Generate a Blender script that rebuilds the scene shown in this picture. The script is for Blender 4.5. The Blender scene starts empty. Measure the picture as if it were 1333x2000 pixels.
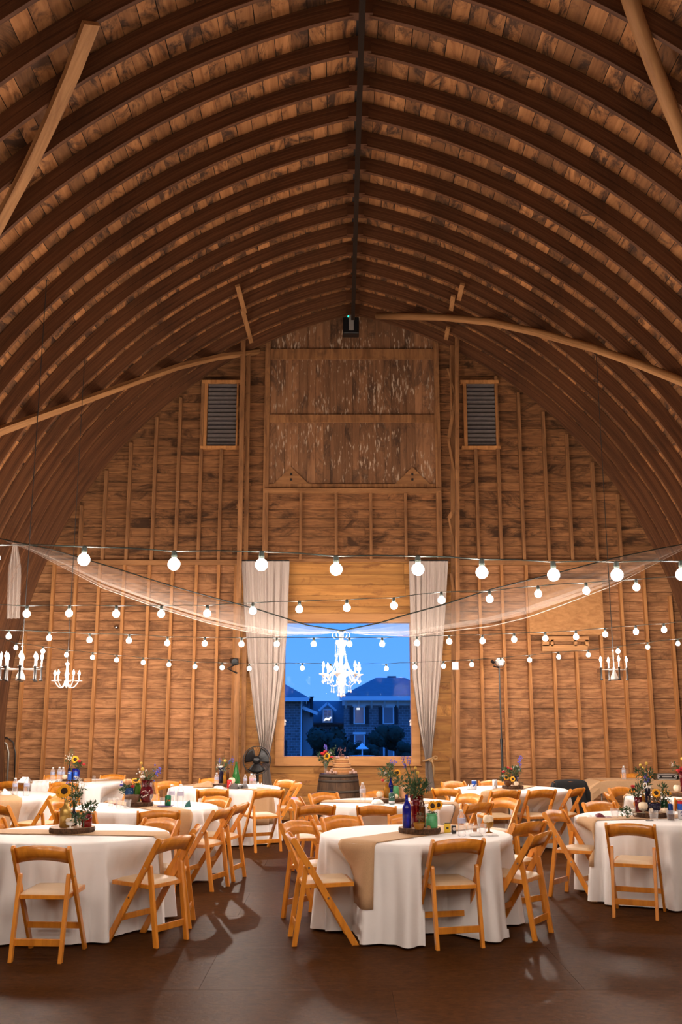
import bpy, math, random
from mathutils import Vector, Matrix
random.seed(7)
pi = math.pi
sin, cos = math.sin, math.cos

# ------------------------------------------------------------------ camera, world, exposure
SC = bpy.context.scene
COL = SC.collection
F, HC, TH = 1944.0, 1.65, math.atan(411 / 1944.0)
cam_d = bpy.data.cameras.new('camera')
cam = bpy.data.objects.new('camera', cam_d)
COL.objects.link(cam)
cam.location = (0, 0, HC)
cam.rotation_euler = (pi / 2 + TH, 0, 0)
cam_d.sensor_fit = 'VERTICAL'
cam_d.sensor_height = 36.0
cam_d.lens = 36.0 * F / 2000.0
cam_d.clip_end = 400
cam_d.dof.use_dof = True
cam_d.dof.focus_distance = 12.5
cam_d.dof.aperture_fstop = 4.5
SC.camera = cam

W = bpy.data.worlds.new('dusk_sky')
SC.world = W
W.use_nodes = True
wn, wl = W.node_tree.nodes, W.node_tree.links
bg = wn['Background']
tc = wn.new('ShaderNodeTexCoord')
sx = wn.new('ShaderNodeSeparateXYZ')
cr = wn.new('ShaderNodeValToRGB')
wl.new(tc.outputs['Generated'], sx.inputs[0])
wl.new(sx.outputs['Z'], cr.inputs[0])
wl.new(cr.outputs[0], bg.inputs[0])
cr.color_ramp.elements[0].position = 0.0
cr.color_ramp.elements[0].color = (0.10, 0.30, 0.68, 1)
cr.color_ramp.elements[1].position = 0.30
cr.color_ramp.elements[1].color = (0.020, 0.24, 1.25, 1)
bg.inputs[1].default_value = 1.6

SC.view_settings.view_transform = 'Standard'
SC.view_settings.look = 'None'
SC.view_settings.exposure = 0.0
SC.view_settings.gamma = 1.0
SC.view_settings.use_curve_mapping = False
SC.cycles.max_bounces = 6
SC.cycles.diffuse_bounces = 4
SC.cycles.glossy_bounces = 3
SC.cycles.transmission_bounces = 4
SC.cycles.transparent_max_bounces = 10
SC.cycles.caustics_reflective = False
SC.cycles.caustics_refractive = False
SC.cycles.sample_clamp_indirect = 4.0
SC.cycles.sample_clamp_direct = 30.0

LAMP = (1.0, 0.87, 0.76)
BULB_L = 295.0          # radiance of a globe bulb
FLAME_L = 2000.0         # radiance of a candle bulb
BACK_W = 54.0           # each group of bulbs strung behind the photographer
SPOT_W = 470.0


# ------------------------------------------------------------------ picture-to-place helpers
def ray(px, py):
    x = (px - 666.5) / F
    u = (1000 - py) / F
    return Vector((x, cos(TH) - u * sin(TH), sin(TH) + u * cos(TH)))


def at(px, py, Y):
    r = ray(px, py)
    return r * (Y / r.y) + Vector((0, 0, HC))


def onz(px, py, z):
    r = ray(px, py)
    return r * ((z - HC) / r.z) + Vector((0, 0, HC))


def pxm(Y, z=0.8):
    return F / (Y * cos(TH) + (z - HC) * sin(TH))


# roof arch (inner edge of the rafters): two circle arcs meeting at the ridge
WALL = 18.0
AX, ACX, ACZ, AR = 0.222, 1.7526, 1.615, 7.863
APEX = ACZ + math.sqrt(AR ** 2 - ACX ** 2)


def arch_hw(z, r=AR):
    d = r * r - (z - ACZ) ** 2
    return -ACX + math.sqrt(d) if d > 0 else -9.0


def arch_hit(px, py, r=AR - 0.04):
    d = ray(px, py)
    y, prev = 3.0, 3.0
    while y < 19:
        p = d * (y / d.y) + Vector((0, 0, HC))
        if abs(p.x - AX) > arch_hw(p.z, r):
            break
        y += 0.02
    return d * (y / d.y) + Vector((0, 0, HC))


# ------------------------------------------------------------------ materials
MATS = {}


def new_mat(name):
    m = bpy.data.materials.new(name)
    m.use_nodes = True
    n, l = m.node_tree.nodes, m.node_tree.links
    b = n['Principled BSDF']
    return m, n, l, b


def plain(name, col, rough=0.5, metal=0.0, trans=0.0, spec=0.5, emit=0.0, sheen=0.0, noise=0.0, nscale=20.0, ecol=None):
    if name in MATS:
        return MATS[name]
    m, n, l, b = new_mat(name)
    b.inputs['Base Color'].default_value = (*col, 1)
    b.inputs['Roughness'].default_value = rough
    b.inputs['Metallic'].default_value = metal
    b.inputs['Transmission Weight'].default_value = trans
    b.inputs['Specular IOR Level'].default_value = spec
    b.inputs['Sheen Weight'].default_value = sheen
    if emit:
        b.inputs['Emission Color'].default_value = (*(ecol or col), 1)
        b.inputs['Emission Strength'].default_value = emit
    if noise:
        t = n.new('ShaderNodeTexCoord')
        no = n.new('ShaderNodeTexNoise')
        no.inputs['Scale'].default_value = nscale
        no.inputs['Detail'].default_value = 4
        l.new(t.outputs['Object'], no.inputs['Vector'])
        mx = n.new('ShaderNodeMix')
        mx.data_type = 'RGBA'
        mx.inputs[6].default_value = (*[c * (1 - noise) for c in col], 1)
        mx.inputs[7].default_value = (*[min(1, c * (1 + noise)) for c in col], 1)
        l.new(no.outputs['Fac'], mx.inputs[0])
        l.new(mx.outputs[2], b.inputs['Base Color'])
    MATS[name] = m
    return m


def wood(name, dark, light, axis='X', rough=0.6, stain=0.0, stain_col=(0.02, 0.012, 0.008), stain_scale=0.9, stain_pos=(0.5, 0.62),
         island=0.35, grain=9.0, stretch=12.0, uv=False, bump=0.15, spec=0.3, coat=0.0, flecks=None, fine=1.0):
    """board wood: grain stretched along an axis, tone varying from board to board, weather stains"""
    m, n, l, b = new_mat(name)
    t = n.new('ShaderNodeTexCoord')
    mp = n.new('ShaderNodeMapping')
    s = [grain] * 3
    s['XYZ'.index(axis)] = grain / stretch
    mp.inputs['Scale'].default_value = s
    src = t.outputs['UV'] if uv else t.outputs['Object']
    l.new(src, mp.inputs['Vector'])
    geo = n.new('ShaderNodeNewGeometry')
    off = n.new('ShaderNodeVectorMath')
    off.operation = 'SCALE'
    off.inputs[0].default_value = (37.0, 53.0, 71.0)
    l.new(geo.outputs['Random Per Island'], off.inputs['Scale'])
    add = n.new('ShaderNodeVectorMath')
    add.operation = 'ADD'
    l.new(mp.outputs[0], add.inputs[0])
    l.new(off.outputs[0], add.inputs[1])
    no = n.new('ShaderNodeTexNoise')
    no.inputs['Scale'].default_value = fine
    no.inputs['Detail'].default_value = 6
    no.inputs['Roughness'].default_value = 0.62
    no.inputs['Distortion'].default_value = 0.8
    l.new(add.outputs[0], no.inputs['Vector'])
    cr = n.new('ShaderNodeValToRGB')
    cr.color_ramp.elements[0].position = 0.32
    cr.color_ramp.elements[0].color = (*dark, 1)
    cr.color_ramp.elements[1].position = 0.68
    cr.color_ramp.elements[1].color = (*light, 1)
    l.new(no.outputs['Fac'], cr.inputs[0])
    col = cr.outputs[0]
    # board-to-board tone
    mr = n.new('ShaderNodeMapRange')
    mr.inputs['To Min'].default_value = 1 - island
    mr.inputs['To Max'].default_value = 1 + island * 0.6
    l.new(geo.outputs['Random Per Island'], mr.inputs['Value'])
    mul = n.new('ShaderNodeVectorMath')
    mul.operation = 'SCALE'
    l.new(col, mul.inputs[0])
    l.new(mr.outputs[0], mul.inputs['Scale'])
    col = mul.outputs[0]
    if stain:
        mp2 = n.new('ShaderNodeMapping')
        s2 = [stain_scale * 3.0] * 3
        s2['XYZ'.index(axis)] = stain_scale * 1.4
        mp2.inputs['Scale'].default_value = s2
        l.new(src, mp2.inputs['Vector'])
        add2 = n.new('ShaderNodeVectorMath')
        add2.operation = 'ADD'
        l.new(mp2.outputs[0], add2.inputs[0])
        l.new(off.outputs[0], add2.inputs[1])
        n2 = n.new('ShaderNodeTexNoise')
        n2.inputs['Scale'].default_value = 1.0
        n2.inputs['Detail'].default_value = 8
        n2.inputs['Roughness'].default_value = 0.7
        n2.inputs['Distortion'].default_value = 1.2
        l.new(add2.outputs[0], n2.inputs['Vector'])
        r2 = n.new('ShaderNodeValToRGB')
        r2.color_ramp.elements[0].position = stain_pos[0]
        r2.color_ramp.elements[0].color = (0, 0, 0, 1)
        r2.color_ramp.elements[1].position = stain_pos[1]
        r2.color_ramp.elements[1].color = (stain, stain, stain, 1)
        l.new(n2.outputs['Fac'], r2.inputs[0])
        mx = n.new('ShaderNodeMix')
        mx.data_type = 'RGBA'
        l.new(r2.outputs[0], mx.inputs[0])
        l.new(col, mx.inputs[6])
        mx.inputs[7].default_value = (*stain_col, 1)
        col = mx.outputs[2]
    if flecks:
        n3 = n.new('ShaderNodeTexNoise')
        mp3 = n.new('ShaderNodeMapping')
        s3 = [34.0] * 3
        s3['XYZ'.index(axis)] = 7.0
        mp3.inputs['Scale'].default_value = s3
        l.new(t.outputs['Object'], mp3.inputs['Vector'])
        n3.inputs['Scale'].default_value = 1.0
        n3.inputs['Detail'].default_value = 5
        l.new(mp3.outputs[0], n3.inputs['Vector'])
        n4 = n.new('ShaderNodeTexNoise')
        n4.inputs['Scale'].default_value = 1.3
        n4.inputs['Detail'].default_value = 4
        l.new(t.outputs['Object'], n4.inputs['Vector'])
        ma = n.new('ShaderNodeMath')
        ma.operation = 'MULTIPLY_ADD'
        l.new(n4.outputs['Fac'], ma.inputs[0])
        ma.inputs[1].default_value = 0.55
        l.new(n3.outputs['Fac'], ma.inputs[2])
        r3 = n.new('ShaderNodeValToRGB')
        r3.color_ramp.elements[0].position = 0.87
        r3.color_ramp.elements[0].color = (0, 0, 0, 1)
        r3.color_ramp.elements[1].position = 0.99
        r3.color_ramp.elements[1].color = (0.75, 0.75, 0.75, 1)
        l.new(ma.outputs[0], r3.inputs[0])
        mx = n.new('ShaderNodeMix')
        mx.data_type = 'RGBA'
        l.new(r3.outputs[0], mx.inputs[0])
        l.new(col, mx.inputs[6])
        mx.inputs[7].default_value = (*flecks, 1)
        col = mx.outputs[2]
    l.new(col, b.inputs['Base Color'])
    b.inputs['Roughness'].default_value = rough
    b.inputs['Specular IOR Level'].default_value = spec
    b.inputs['Coat Weight'].default_value = coat
    b.inputs['Coat Roughness'].default_value = 0.13
    if bump:
        bp = n.new('ShaderNodeBump')
        bp.inputs['Strength'].default_value = bump
        bp.inputs['Distance'].default_value = 0.01
        l.new(no.outputs['Fac'], bp.inputs['Height'])
        l.new(bp.outputs[0], b.inputs['Normal'])
    MATS[name] = m
    return m


def see_through(name, col, amount, rough=0.4, weave=0.0, weave_scale=300, rim=0.0, coln=(1, 1, 1)):
    """thin see-through stuff: sheer fabric, clear plastic, thin glass"""
    m, n, l, b = new_mat(name)
    out = n['Material Output']
    b.inputs['Base Color'].default_value = (*col, 1)
    b.inputs['Roughness'].default_value = rough
    tr = n.new('ShaderNodeBsdfTransparent')
    tr.inputs[0].default_value = (*coln, 1)
    mx = n.new('ShaderNodeMixShader')
    l.new(tr.outputs[0], mx.inputs[1])
    l.new(b.outputs[0], mx.inputs[2])
    mx.inputs[0].default_value = amount
    if rim:
        lw = n.new('ShaderNodeLayerWeight')
        lw.inputs['Blend'].default_value = 0.35
        ma = n.new('ShaderNodeMath')
        ma.operation = 'MULTIPLY_ADD'
        l.new(lw.outputs['Facing'], ma.inputs[0])
        ma.inputs[1].default_value = rim
        ma.inputs[2].default_value = amount
        l.new(ma.outputs[0], mx.inputs[0])
    l.new(mx.outputs[0], out.inputs['Surface'])
    MATS[name] = m
    return m


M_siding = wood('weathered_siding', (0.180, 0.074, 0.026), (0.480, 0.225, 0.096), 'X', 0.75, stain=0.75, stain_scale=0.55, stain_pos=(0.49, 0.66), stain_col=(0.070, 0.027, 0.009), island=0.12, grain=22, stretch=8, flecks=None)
M_upper = wood('dimmed_upper_siding', (0.120, 0.047, 0.015), (0.345, 0.152, 0.057), 'X', 0.75, stain=0.9, stain_scale=0.75, stain_pos=(0.50, 0.63), stain_col=(0.035, 0.014, 0.005), island=0.2, grain=20, stretch=8)  # darker than lower siding: fading light up the gable put in colour, besides stains
M_door = wood('flaking_door_boards', (0.15, 0.066, 0.027), (0.29, 0.136, 0.060), 'Z', 0.75, stain=0.6, stain_scale=0.8, island=0.35, flecks=(0.62, 0.47, 0.33))
M_pine = wood('new_pine_boards', (0.25, 0.098, 0.020), (0.53, 0.245, 0.062), 'X', 0.6, stain=0.8, stain_scale=1.3, stain_pos=(0.54, 0.66), stain_col=(0.17, 0.062, 0.014), island=0.24)
M_frame = wood('window_frame_wood', (0.34, 0.145, 0.045), (0.52, 0.25, 0.085), 'X', 0.5, island=0.15)
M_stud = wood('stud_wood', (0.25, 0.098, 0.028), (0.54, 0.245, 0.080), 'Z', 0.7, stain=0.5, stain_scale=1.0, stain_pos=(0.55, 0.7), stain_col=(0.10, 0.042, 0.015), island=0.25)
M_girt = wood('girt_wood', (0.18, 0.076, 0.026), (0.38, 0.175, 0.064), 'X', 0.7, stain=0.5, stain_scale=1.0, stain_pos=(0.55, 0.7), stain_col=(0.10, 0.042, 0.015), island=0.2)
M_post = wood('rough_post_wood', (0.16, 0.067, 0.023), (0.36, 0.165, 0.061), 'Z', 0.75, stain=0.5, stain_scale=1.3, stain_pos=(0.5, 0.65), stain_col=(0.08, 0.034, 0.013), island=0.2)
M_rafter = wood('laminated_rafter_wood', (0.055, 0.019, 0.0065), (0.160, 0.062, 0.022), 'X', 0.7, stain=0.5, stain_scale=0.5, stain_pos=(0.5, 0.7), stain_col=(0.045, 0.018, 0.008), island=0.12, grain=34.0, stretch=40.0, uv=True)
M_roof = wood('roof_boards', (0.20, 0.078, 0.024), (0.42, 0.185, 0.066), 'Y', 0.75, stain=0.92, stain_scale=0.95, stain_pos=(0.49, 0.60), stain_col=(0.040, 0.018, 0.009), island=0.5)
M_brace = wood('brace_wood', (0.22, 0.098, 0.034), (0.42, 0.21, 0.080), 'X', 0.7, stain=0.4, stain_scale=1.0, stain_pos=(0.55, 0.72), stain_col=(0.12, 0.05, 0.02), island=0.1, uv=True)
M_chair = wood('honey_chair_wood', (0.50, 0.168, 0.015), (0.74, 0.285, 0.030), 'Z', 0.32, island=0.12, grain=14, stretch=9, bump=0.03, spec=0.5, coat=0.6)
M_barrel = wood('barrel_oak', (0.035, 0.018, 0.009), (0.125, 0.066, 0.034), 'Z', 0.7, stain=0.5, stain_scale=2.0, stain_pos=(0.5, 0.65), island=0.4)
M_bark = wood('log_slice_bark', (0.022, 0.011, 0.006), (0.12, 0.060, 0.030), 'Z', 0.9, island=0.2, grain=60, stretch=3)
M_cut = wood('log_slice_face', (0.26, 0.13, 0.055), (0.40, 0.22, 0.10), 'X', 0.7, island=0.1, grain=30, stretch=2)
M_ply = wood('plywood', (0.30, 0.13, 0.042), (0.47, 0.225, 0.08), 'X', 0.65, stain=0.35, stain_scale=1.0, stain_pos=(0.55, 0.75), stain_col=(0.2, 0.08, 0.03), island=0.1, grain=16, stretch=2.2)
M_floor = wood('brown_floor_panels', (0.040, 0.0125, 0.0020), (0.074, 0.0255, 0.0048), 'X', 0.50, stain=0.5, stain_scale=0.8, stain_pos=(0.5, 0.75), stain_col=(0.042, 0.014, 0.003), island=0.10, grain=26, stretch=1.6, bump=0.35, spec=0.0)
_n, _l = M_floor.node_tree.nodes, M_floor.node_tree.links
_g = _n.new('ShaderNodeBsdfGlossy')
_g.inputs['Roughness'].default_value = 0.34
_mx = _n.new('ShaderNodeMixShader')
_mx.inputs[0].default_value = 0.03
_l.new(_n['Principled BSDF'].outputs[0], _mx.inputs[1])
_l.new(_g.outputs[0], _mx.inputs[2])
_l.new(_n['Bump'].outputs[0], _g.inputs['Normal'])
_l.new(_mx.outputs[0], _n['Material Output'].inputs['Surface'])
M_dark = plain('dark_gap', (0.012, 0.008, 0.006), 0.9)
M_cloth = plain('white_tablecloth', (0.75, 0.725, 0.705), 0.85, sheen=0.1, noise=0.03, nscale=8)
M_burlap = plain('burlap', (0.45, 0.275, 0.145), 0.95, noise=0.35, nscale=260)
M_seat = plain('beige_vinyl', (0.60, 0.43, 0.26), 0.38, noise=0.06, nscale=60)
M_chrome = plain('bright_metal', (0.75, 0.72, 0.68), 0.25, 1.0)
M_black = plain('black_plastic', (0.005, 0.005, 0.006), 0.38)
M_blackcloth = plain('black_cloth', (0.010, 0.010, 0.012), 0.9)
M_iron = plain('dark_iron', (0.030, 0.027, 0.025), 0.45, 0.3)
M_wire = plain('green_black_wire', (0.012, 0.018, 0.014), 0.5)
M_white = plain('white_ceramic', (0.80, 0.77, 0.72), 0.5)
M_paper = plain('white_paper', (0.82, 0.79, 0.76), 0.9)
M_whitepaint = plain('white_painted_metal', (0.85, 0.82, 0.80), 0.35)
M_crystal = plain('white_crystal', (0.93, 0.93, 0.95), 0.2, spec=0.9)
M_pump = plain('cream_pumpkin', (0.78, 0.64, 0.46), 0.6, noise=0.08, nscale=15)
M_bulb = plain('lit_globe_glass', (1, 0.86, 0.76), 0.3, emit=BULB_L, ecol=(1.0, 0.87, 0.76))
M_flame = plain('lit_candle_bulb', (1, 0.9, 0.8), 0.3, emit=FLAME_L, ecol=(1.0, 0.86, 0.75))
M_lens = plain('lit_lamp_lens', (1, 0.95, 0.9), 0.3, emit=60.0, ecol=(1.0, 0.93, 0.88))
M_sheer = see_through('sheer_tulle', (0.80, 0.70, 0.62), 0.17, 0.9)
M_sheer2 = see_through('gathered_tulle', (0.80, 0.70, 0.62), 0.26, 0.9)
M_clear = see_through('clear_tumbler', (0.86, 0.83, 0.82), 0.05, 0.06, rim=0.32)
M_bottle = see_through('clear_plastic_bottle', (0.84, 0.82, 0.86), 0.14, 0.06, rim=0.5)
M_pane = see_through('window_glass', (0.0, 0.0, 0.0), 0.03, 0.0)
M_curtain = plain('linen_curtain', (0.42, 0.345, 0.30), 0.9, noise=0.05, nscale=60, sheen=0.1)
M_twine = plain('jute_twine', (0.36, 0.21, 0.09), 0.9)
M_stem = plain('plant_stem', (0.05, 0.09, 0.025), 0.7)
M_leaf = plain('dark_green_leaf', (0.030, 0.075, 0.022), 0.55, noise=0.4, nscale=25)
M_leaf2 = plain('grey_green_leaf', (0.10, 0.13, 0.065), 0.6, noise=0.3, nscale=25)
M_yel = plain('sunflower_petal', (0.86, 0.42, 0.012), 0.6, noise=0.15, nscale=40)
M_disc = plain('sunflower_disc', (0.035, 0.015, 0.006), 0.9)
M_red = plain('red_petal', (0.42, 0.012, 0.016), 0.6, noise=0.2, nscale=40)
M_blue = plain('blue_petal', (0.11, 0.09, 0.46), 0.6, noise=0.2, nscale=40)
M_whitef = plain('white_petal', (0.78, 0.74, 0.68), 0.7)
M_peach = plain('peach_petal', (0.80, 0.43, 0.22), 0.6)
M_billy = plain('billy_button_yellow', (0.62, 0.40, 0.07), 0.9)
M_brownf = plain('dried_flower', (0.17, 0.095, 0.045), 0.9, noise=0.4, nscale=60)


def glass(name, col, trans=0.55, rough=0.08):
    return plain(name, col, rough, trans=trans, spec=0.6)


G_gold = plain('mercury_gold_glass', (0.52, 0.34, 0.09), 0.25, 0.6, noise=0.4, nscale=70)
G_navy = glass('navy_glass', (0.012, 0.014, 0.05), 0.3)
G_cobalt = glass('cobalt_glass', (0.006, 0.014, 0.30), 0.45)
G_red = glass('ruby_glass', (0.22, 0.003, 0.006), 0.5)
G_maroon = glass('maroon_glass', (0.11, 0.004, 0.012), 0.3)
G_amber = glass('amber_glass', (0.50, 0.22, 0.02), 0.5)
G_brown = glass('brown_glass', (0.13, 0.045, 0.012), 0.4)
G_green = glass('green_glass', (0.06, 0.20, 0.02), 0.4)
G_teal = plain('sea_green_ceramic', (0.06, 0.30, 0.12), 0.35, noise=0.25, nscale=50)
G_dkgreen = glass('deep_green_glass', (0.005, 0.07, 0.025), 0.3)
G_blue = glass('blue_glass', (0.02, 0.09, 0.26), 0.4)


# ------------------------------------------------------------------ mesh builder
class MB:
    def __init__(self):
        self.v, self.f, self.mi, self.uv, self.sm = [], [], [], {}, []
        self.cur, self.smooth = 0, False

    def add(self, vs, fs, uvs=None):
        o = len(self.v)
        self.v += [tuple(p) for p in vs]
        if uvs:
            for i, u in enumerate(uvs):
                self.uv[o + i] = u
        for q in fs:
            self.f.append([o + i for i in q])
            self.mi.append(self.cur)
            self.sm.append(self.smooth)
        return self

    def box(self, x0, x1, y0, y1, z0, z1):
        vs = [(x0, y0, z0), (x1, y0, z0), (x1, y1, z0), (x0, y1, z0), (x0, y0, z1), (x1, y0, z1), (x1, y1, z1), (x0, y1, z1)]
        return self.add(vs, [(0, 3, 2, 1), (4, 5, 6, 7), (0, 1, 5, 4), (1, 2, 6, 5), (2, 3, 7, 6), (3, 0, 4, 7)])

    def bar(self, p0, p1, w, d, up=(0, 1, 0), taper=1.0):
        """square bar from p0 to p1; w across, d along the direction nearest up"""
        p0, p1 = Vector(p0), Vector(p1)
        t = (p1 - p0).normalized()
        s = t.cross(Vector(up))
        if s.length < 1e-4:
            s = t.cross(Vector((1, 0, 0)))
        s.normalize()
        u = s.cross(t).normalized()
        L = (p1 - p0).length
        vs, uvs = [], []
        for p, k, a in ((p0, 1.0, 0), (p1, taper, L)):
            for i, j in ((-1, -1), (1, -1), (1, 1), (-1, 1)):
                vs.append(p + s * (i * w / 2 * k) + u * (j * d / 2 * k))
                uvs.append((a, (i * w + j * d) / 2))
        return self.add(vs, [(0, 1, 2, 3), (7, 6, 5, 4), (0, 4, 5, 1), (1, 5, 6, 2), (2, 6, 7, 3), (3, 7, 4, 0)], uvs)

    def prism(self, prof, x0, x1, tf=None):
        """profile in (y,z) swept along x"""
        n = len(prof)
        vs = [(x0, y, z) for y, z in prof] + [(x1, y, z) for y, z in prof]
        if tf:
            vs = [tf @ Vector(p) for p in vs]
        fs = [tuple(range(n)), tuple(range(2 * n - 1, n - 1, -1))] + [(i, i + n, (i + 1) % n + n, (i + 1) % n) for i in range(n)]
        return self.add(vs, fs)

    def tube(self, pts, r, n=6, closed=False, caps=True, flat=1.0):
        pts = [Vector(p) for p in pts]
        m = len(pts)
        rs = r if isinstance(r, (list, tuple)) else [r] * m
        vs = []
        prev = None
        for i, p in enumerate(pts):
            if closed:
                t = pts[(i + 1) % m] - pts[i - 1]
            else:
                t = pts[min(i + 1, m - 1)] - pts[max(i - 1, 0)]
            if t.length < 1e-9:
                t = Vector((0, 0, 1))
            t.normalize()
            ref = prev if prev is not None else (Vector((0, 0, 1)) if abs(t.z) < 0.9 else Vector((1, 0, 0)))
            s = t.cross(ref)
            if s.length < 1e-5:
                s = t.cross(Vector((0.3, 0.9, 0.1)))
            s.normalize()
            u = s.cross(t).normalized()
            prev = u
            for k in range(n):
                a = 2 * pi * k / n
                vs.append(p + (s * cos(a) + u * sin(a) * flat) * rs[i])
        fs = []
        for i in range(m if closed else m - 1):
            a, b = i * n, ((i + 1) % m) * n
            for k in range(n):
                k2 = (k + 1) % n
                fs.append((a + k, a + k2, b + k2, b + k))
        if caps and not closed:
            fs.append(tuple(range(n - 1, -1, -1)))
            fs.append(tuple((m - 1) * n + k for k in range(n)))
        return self.add(vs, fs)

    def lathe(self, prof, c=(0, 0, 0), n=20, tilt=None, ribs=0, ribk=0.08):
        """(r,z) profile about z at c"""
        vs, fs = [], []
        c = Vector(c)
        for r, z in prof:
            for k in range(n):
                a = 2 * pi * k / n
                rr = max(r, 1e-5) * (1 - ribk * (0.5 + 0.5 * cos(a * ribs)) if ribs else 1)
                p = Vector((rr * cos(a), rr * sin(a), z))
                if tilt is not None:
                    p = tilt @ p
                vs.append(c + p)
        for i in range(len(prof) - 1):
            for k in range(n):
                k2 = (k + 1) % n
                fs.append((i * n + k, i * n + k2, (i + 1) * n + k2, (i + 1) * n + k))
        if prof[0][0] > 1e-4:
            fs.append(tuple(range(n - 1, -1, -1)))
        if prof[-1][0] > 1e-4:
            fs.append(tuple((len(prof) - 1) * n + k for k in range(n)))
        return self.add(vs, fs)

    def ball(self, c, r, n=10, m=7, sz=1.0, jitter=0.0):
        prof = [(sin(pi * i / m) * r, -cos(pi * i / m) * r * sz) for i in range(m + 1)]
        o = len(self.v)
        self.lathe(prof, c, n)
        if jitter:
            cc = Vector(c)
            for i in range(o, len(self.v)):
                self.v[i] = tuple(cc + (Vector(self.v[i]) - cc) * (1 + random.uniform(-jitter, jitter)))
        return self

    def grid(self, fn, nu, nv, uvf=None):
        vs = [fn(i / nu, j / nv) for j in range(nv + 1) for i in range(nu + 1)]
        fs = [(j * (nu + 1) + i, j * (nu + 1) + i + 1, (j + 1) * (nu + 1) + i + 1, (j + 1) * (nu + 1) + i) for j in range(nv) for i in range(nu)]
        return self.add(vs, fs)

    def build(self, name, mats, parent=None, loc=None, bevel=0.0, solid=0.0):
        me = bpy.data.meshes.new(name)
        off = Vector(loc) if loc is not None else Vector((0, 0, 0))
        me.from_pydata([tuple(Vector(p) - off) for p in self.v], [], self.f)
        for m in (mats if isinstance(mats, (list, tuple)) else [mats]):
            me.materials.append(m)
        me.polygons.foreach_set('material_index', self.mi)
        me.polygons.foreach_set('use_smooth', self.sm)
        if self.uv:
            ul = me.uv_layers.new(name='UVMap')
            for lp in me.loops:
                ul.data[lp.index].uv = self.uv.get(lp.vertex_index, (0, 0))
        me.update()
        o = bpy.data.objects.new(name, me)
        COL.objects.link(o)
        if loc is not None:
            o.location = off
        if parent is not None:
            o.parent = parent
        if bevel:
            b = o.modifiers.new('edge', 'BEVEL')
            b.width = bevel
            b.segments = 2
            b.limit_method = 'ANGLE'
        if solid:
            s = o.modifiers.new('thickness', 'SOLIDIFY')
            s.thickness = solid
            s.offset = 0
        return o


def tag(o, label, cat, group=None, kind=None):
    o['label'] = label
    o['category'] = cat
    if group:
        o['group'] = group
    if kind:
        o['kind'] = kind
    return o


def empty(name, loc, label, cat, group=None, rz=0.0, kind=None):
    o = bpy.data.objects.new(name, None)
    COL.objects.link(o)
    o.location = loc
    o.rotation_euler = (0, 0, rz)
    o.empty_display_size = 0.1
    return tag(o, label, cat, group, kind)


def kids(o, _c={}):
    return [c for c in ALLKIDS.get(o.name, [])]


ALLKIDS = {}


def note_kids(root):
    def walk(o):
        ALLKIDS[o.name] = [c for c in bpy.data.objects if c.parent == o]
        for c in ALLKIDS[o.name]:
            walk(c)
    walk(root)


def copy_tree(o, parent=None):
    c = o.copy()
    COL.objects.link(c)
    if parent is not None:
        c.parent = parent
    for ch in ALLKIDS.get(o.name, []):
        copy_tree(ch, c)
    return c


ORD = ['nearest', 'second', 'third', 'fourth', 'fifth', 'sixth', 'seventh', 'eighth', 'ninth', 'tenth', 'eleventh', 'twelfth', 'thirteenth', 'fourteenth',
       'fifteenth', 'sixteenth', 'seventeenth', 'eighteenth', 'nineteenth', 'twentieth', 'twenty-first', 'twenty-second', 'twenty-third', 'twenty-fourth']

# ================================================================== STRUCTURE
# floor of brown panels
b = MB()
b.box(-7.0, 7.4, -3.2, WALL + 0.15, -0.09, -0.004)
x_seams = [-6.6, -4.16, -1.72, 0.72, 3.16, 5.6]
yy, row = -3.0, 0
b.cur = 1
while yy < WALL:
    y1 = min(yy + 1.22, WALL)
    xo = -7.0 + (0 if row % 2 else 1.22)
    x = -7.0
    nx = xo if xo > -7.0 else xo + 2.44
    while x < 7.2:
        b.box(x + 0.0012, min(nx, 7.3) - 0.0012, yy + 0.0012, y1 - 0.0012, -0.02, 0.0)
        x, nx = nx, nx + 2.44
    yy, row = y1, row + 1
tag(b.build('floor', [M_dark, M_floor]), 'worn dark brown panel floor of the barn loft', 'floor', kind='structure')

# end wall siding with the window hole
WX0, WX1 = at(556.5, 1346, WALL).x, at(802.5, 1346, WALL).x
WZ1, WZ0 = at(680, 1216, WALL).z, at(680, 1477, WALL).z
b = MB()
z, row = 0.0, 0
while z < APEX + 0.4:
    z1 = z + 0.172
    hw = max(arch_hw(z, AR + 0.27), arch_hw(min(z1, APEX + 0.3), AR + 0.27))
    if z > APEX:
        hw = max(0.25, hw)
    spans = [(AX - hw, AX + hw)]
    if z1 > WZ0 - 0.02 and z < WZ1 + 0.02:
        spans = [(AX - hw, WX0 - 0.06), (WX1 + 0.06, AX + hw)]
    for a, c in spans:
        x = a
        while x < c - 0.01:
            e = min(c, x + random.uniform(3.0, 6.5))
            if c - e < 0.5:
                e = c
            t = random.uniform(-0.003, 0.003)
            # lapped board: lower edge a little proud
            vs = [(x, WALL - 0.012 + t, z + 0.006), (e - 0.003, WALL - 0.012 + t, z + 0.006), (e - 0.003, WALL + 0.004 + t, z1), (x, WALL + 0.004 + t, z1),
                  (x, WALL + 0.03, z + 0.006), (e - 0.003, WALL + 0.03, z + 0.006), (e - 0.003, WALL + 0.03, z1), (x, WALL + 0.03, z1)]
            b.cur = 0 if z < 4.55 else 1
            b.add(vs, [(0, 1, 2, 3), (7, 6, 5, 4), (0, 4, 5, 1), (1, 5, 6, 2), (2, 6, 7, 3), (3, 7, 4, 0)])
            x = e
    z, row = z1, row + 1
wall = tag(b.build('wall_far', [M_siding, M_upper]), 'weathered horizontal board gable wall with dark water stains', 'wall', kind='structure')
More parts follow.
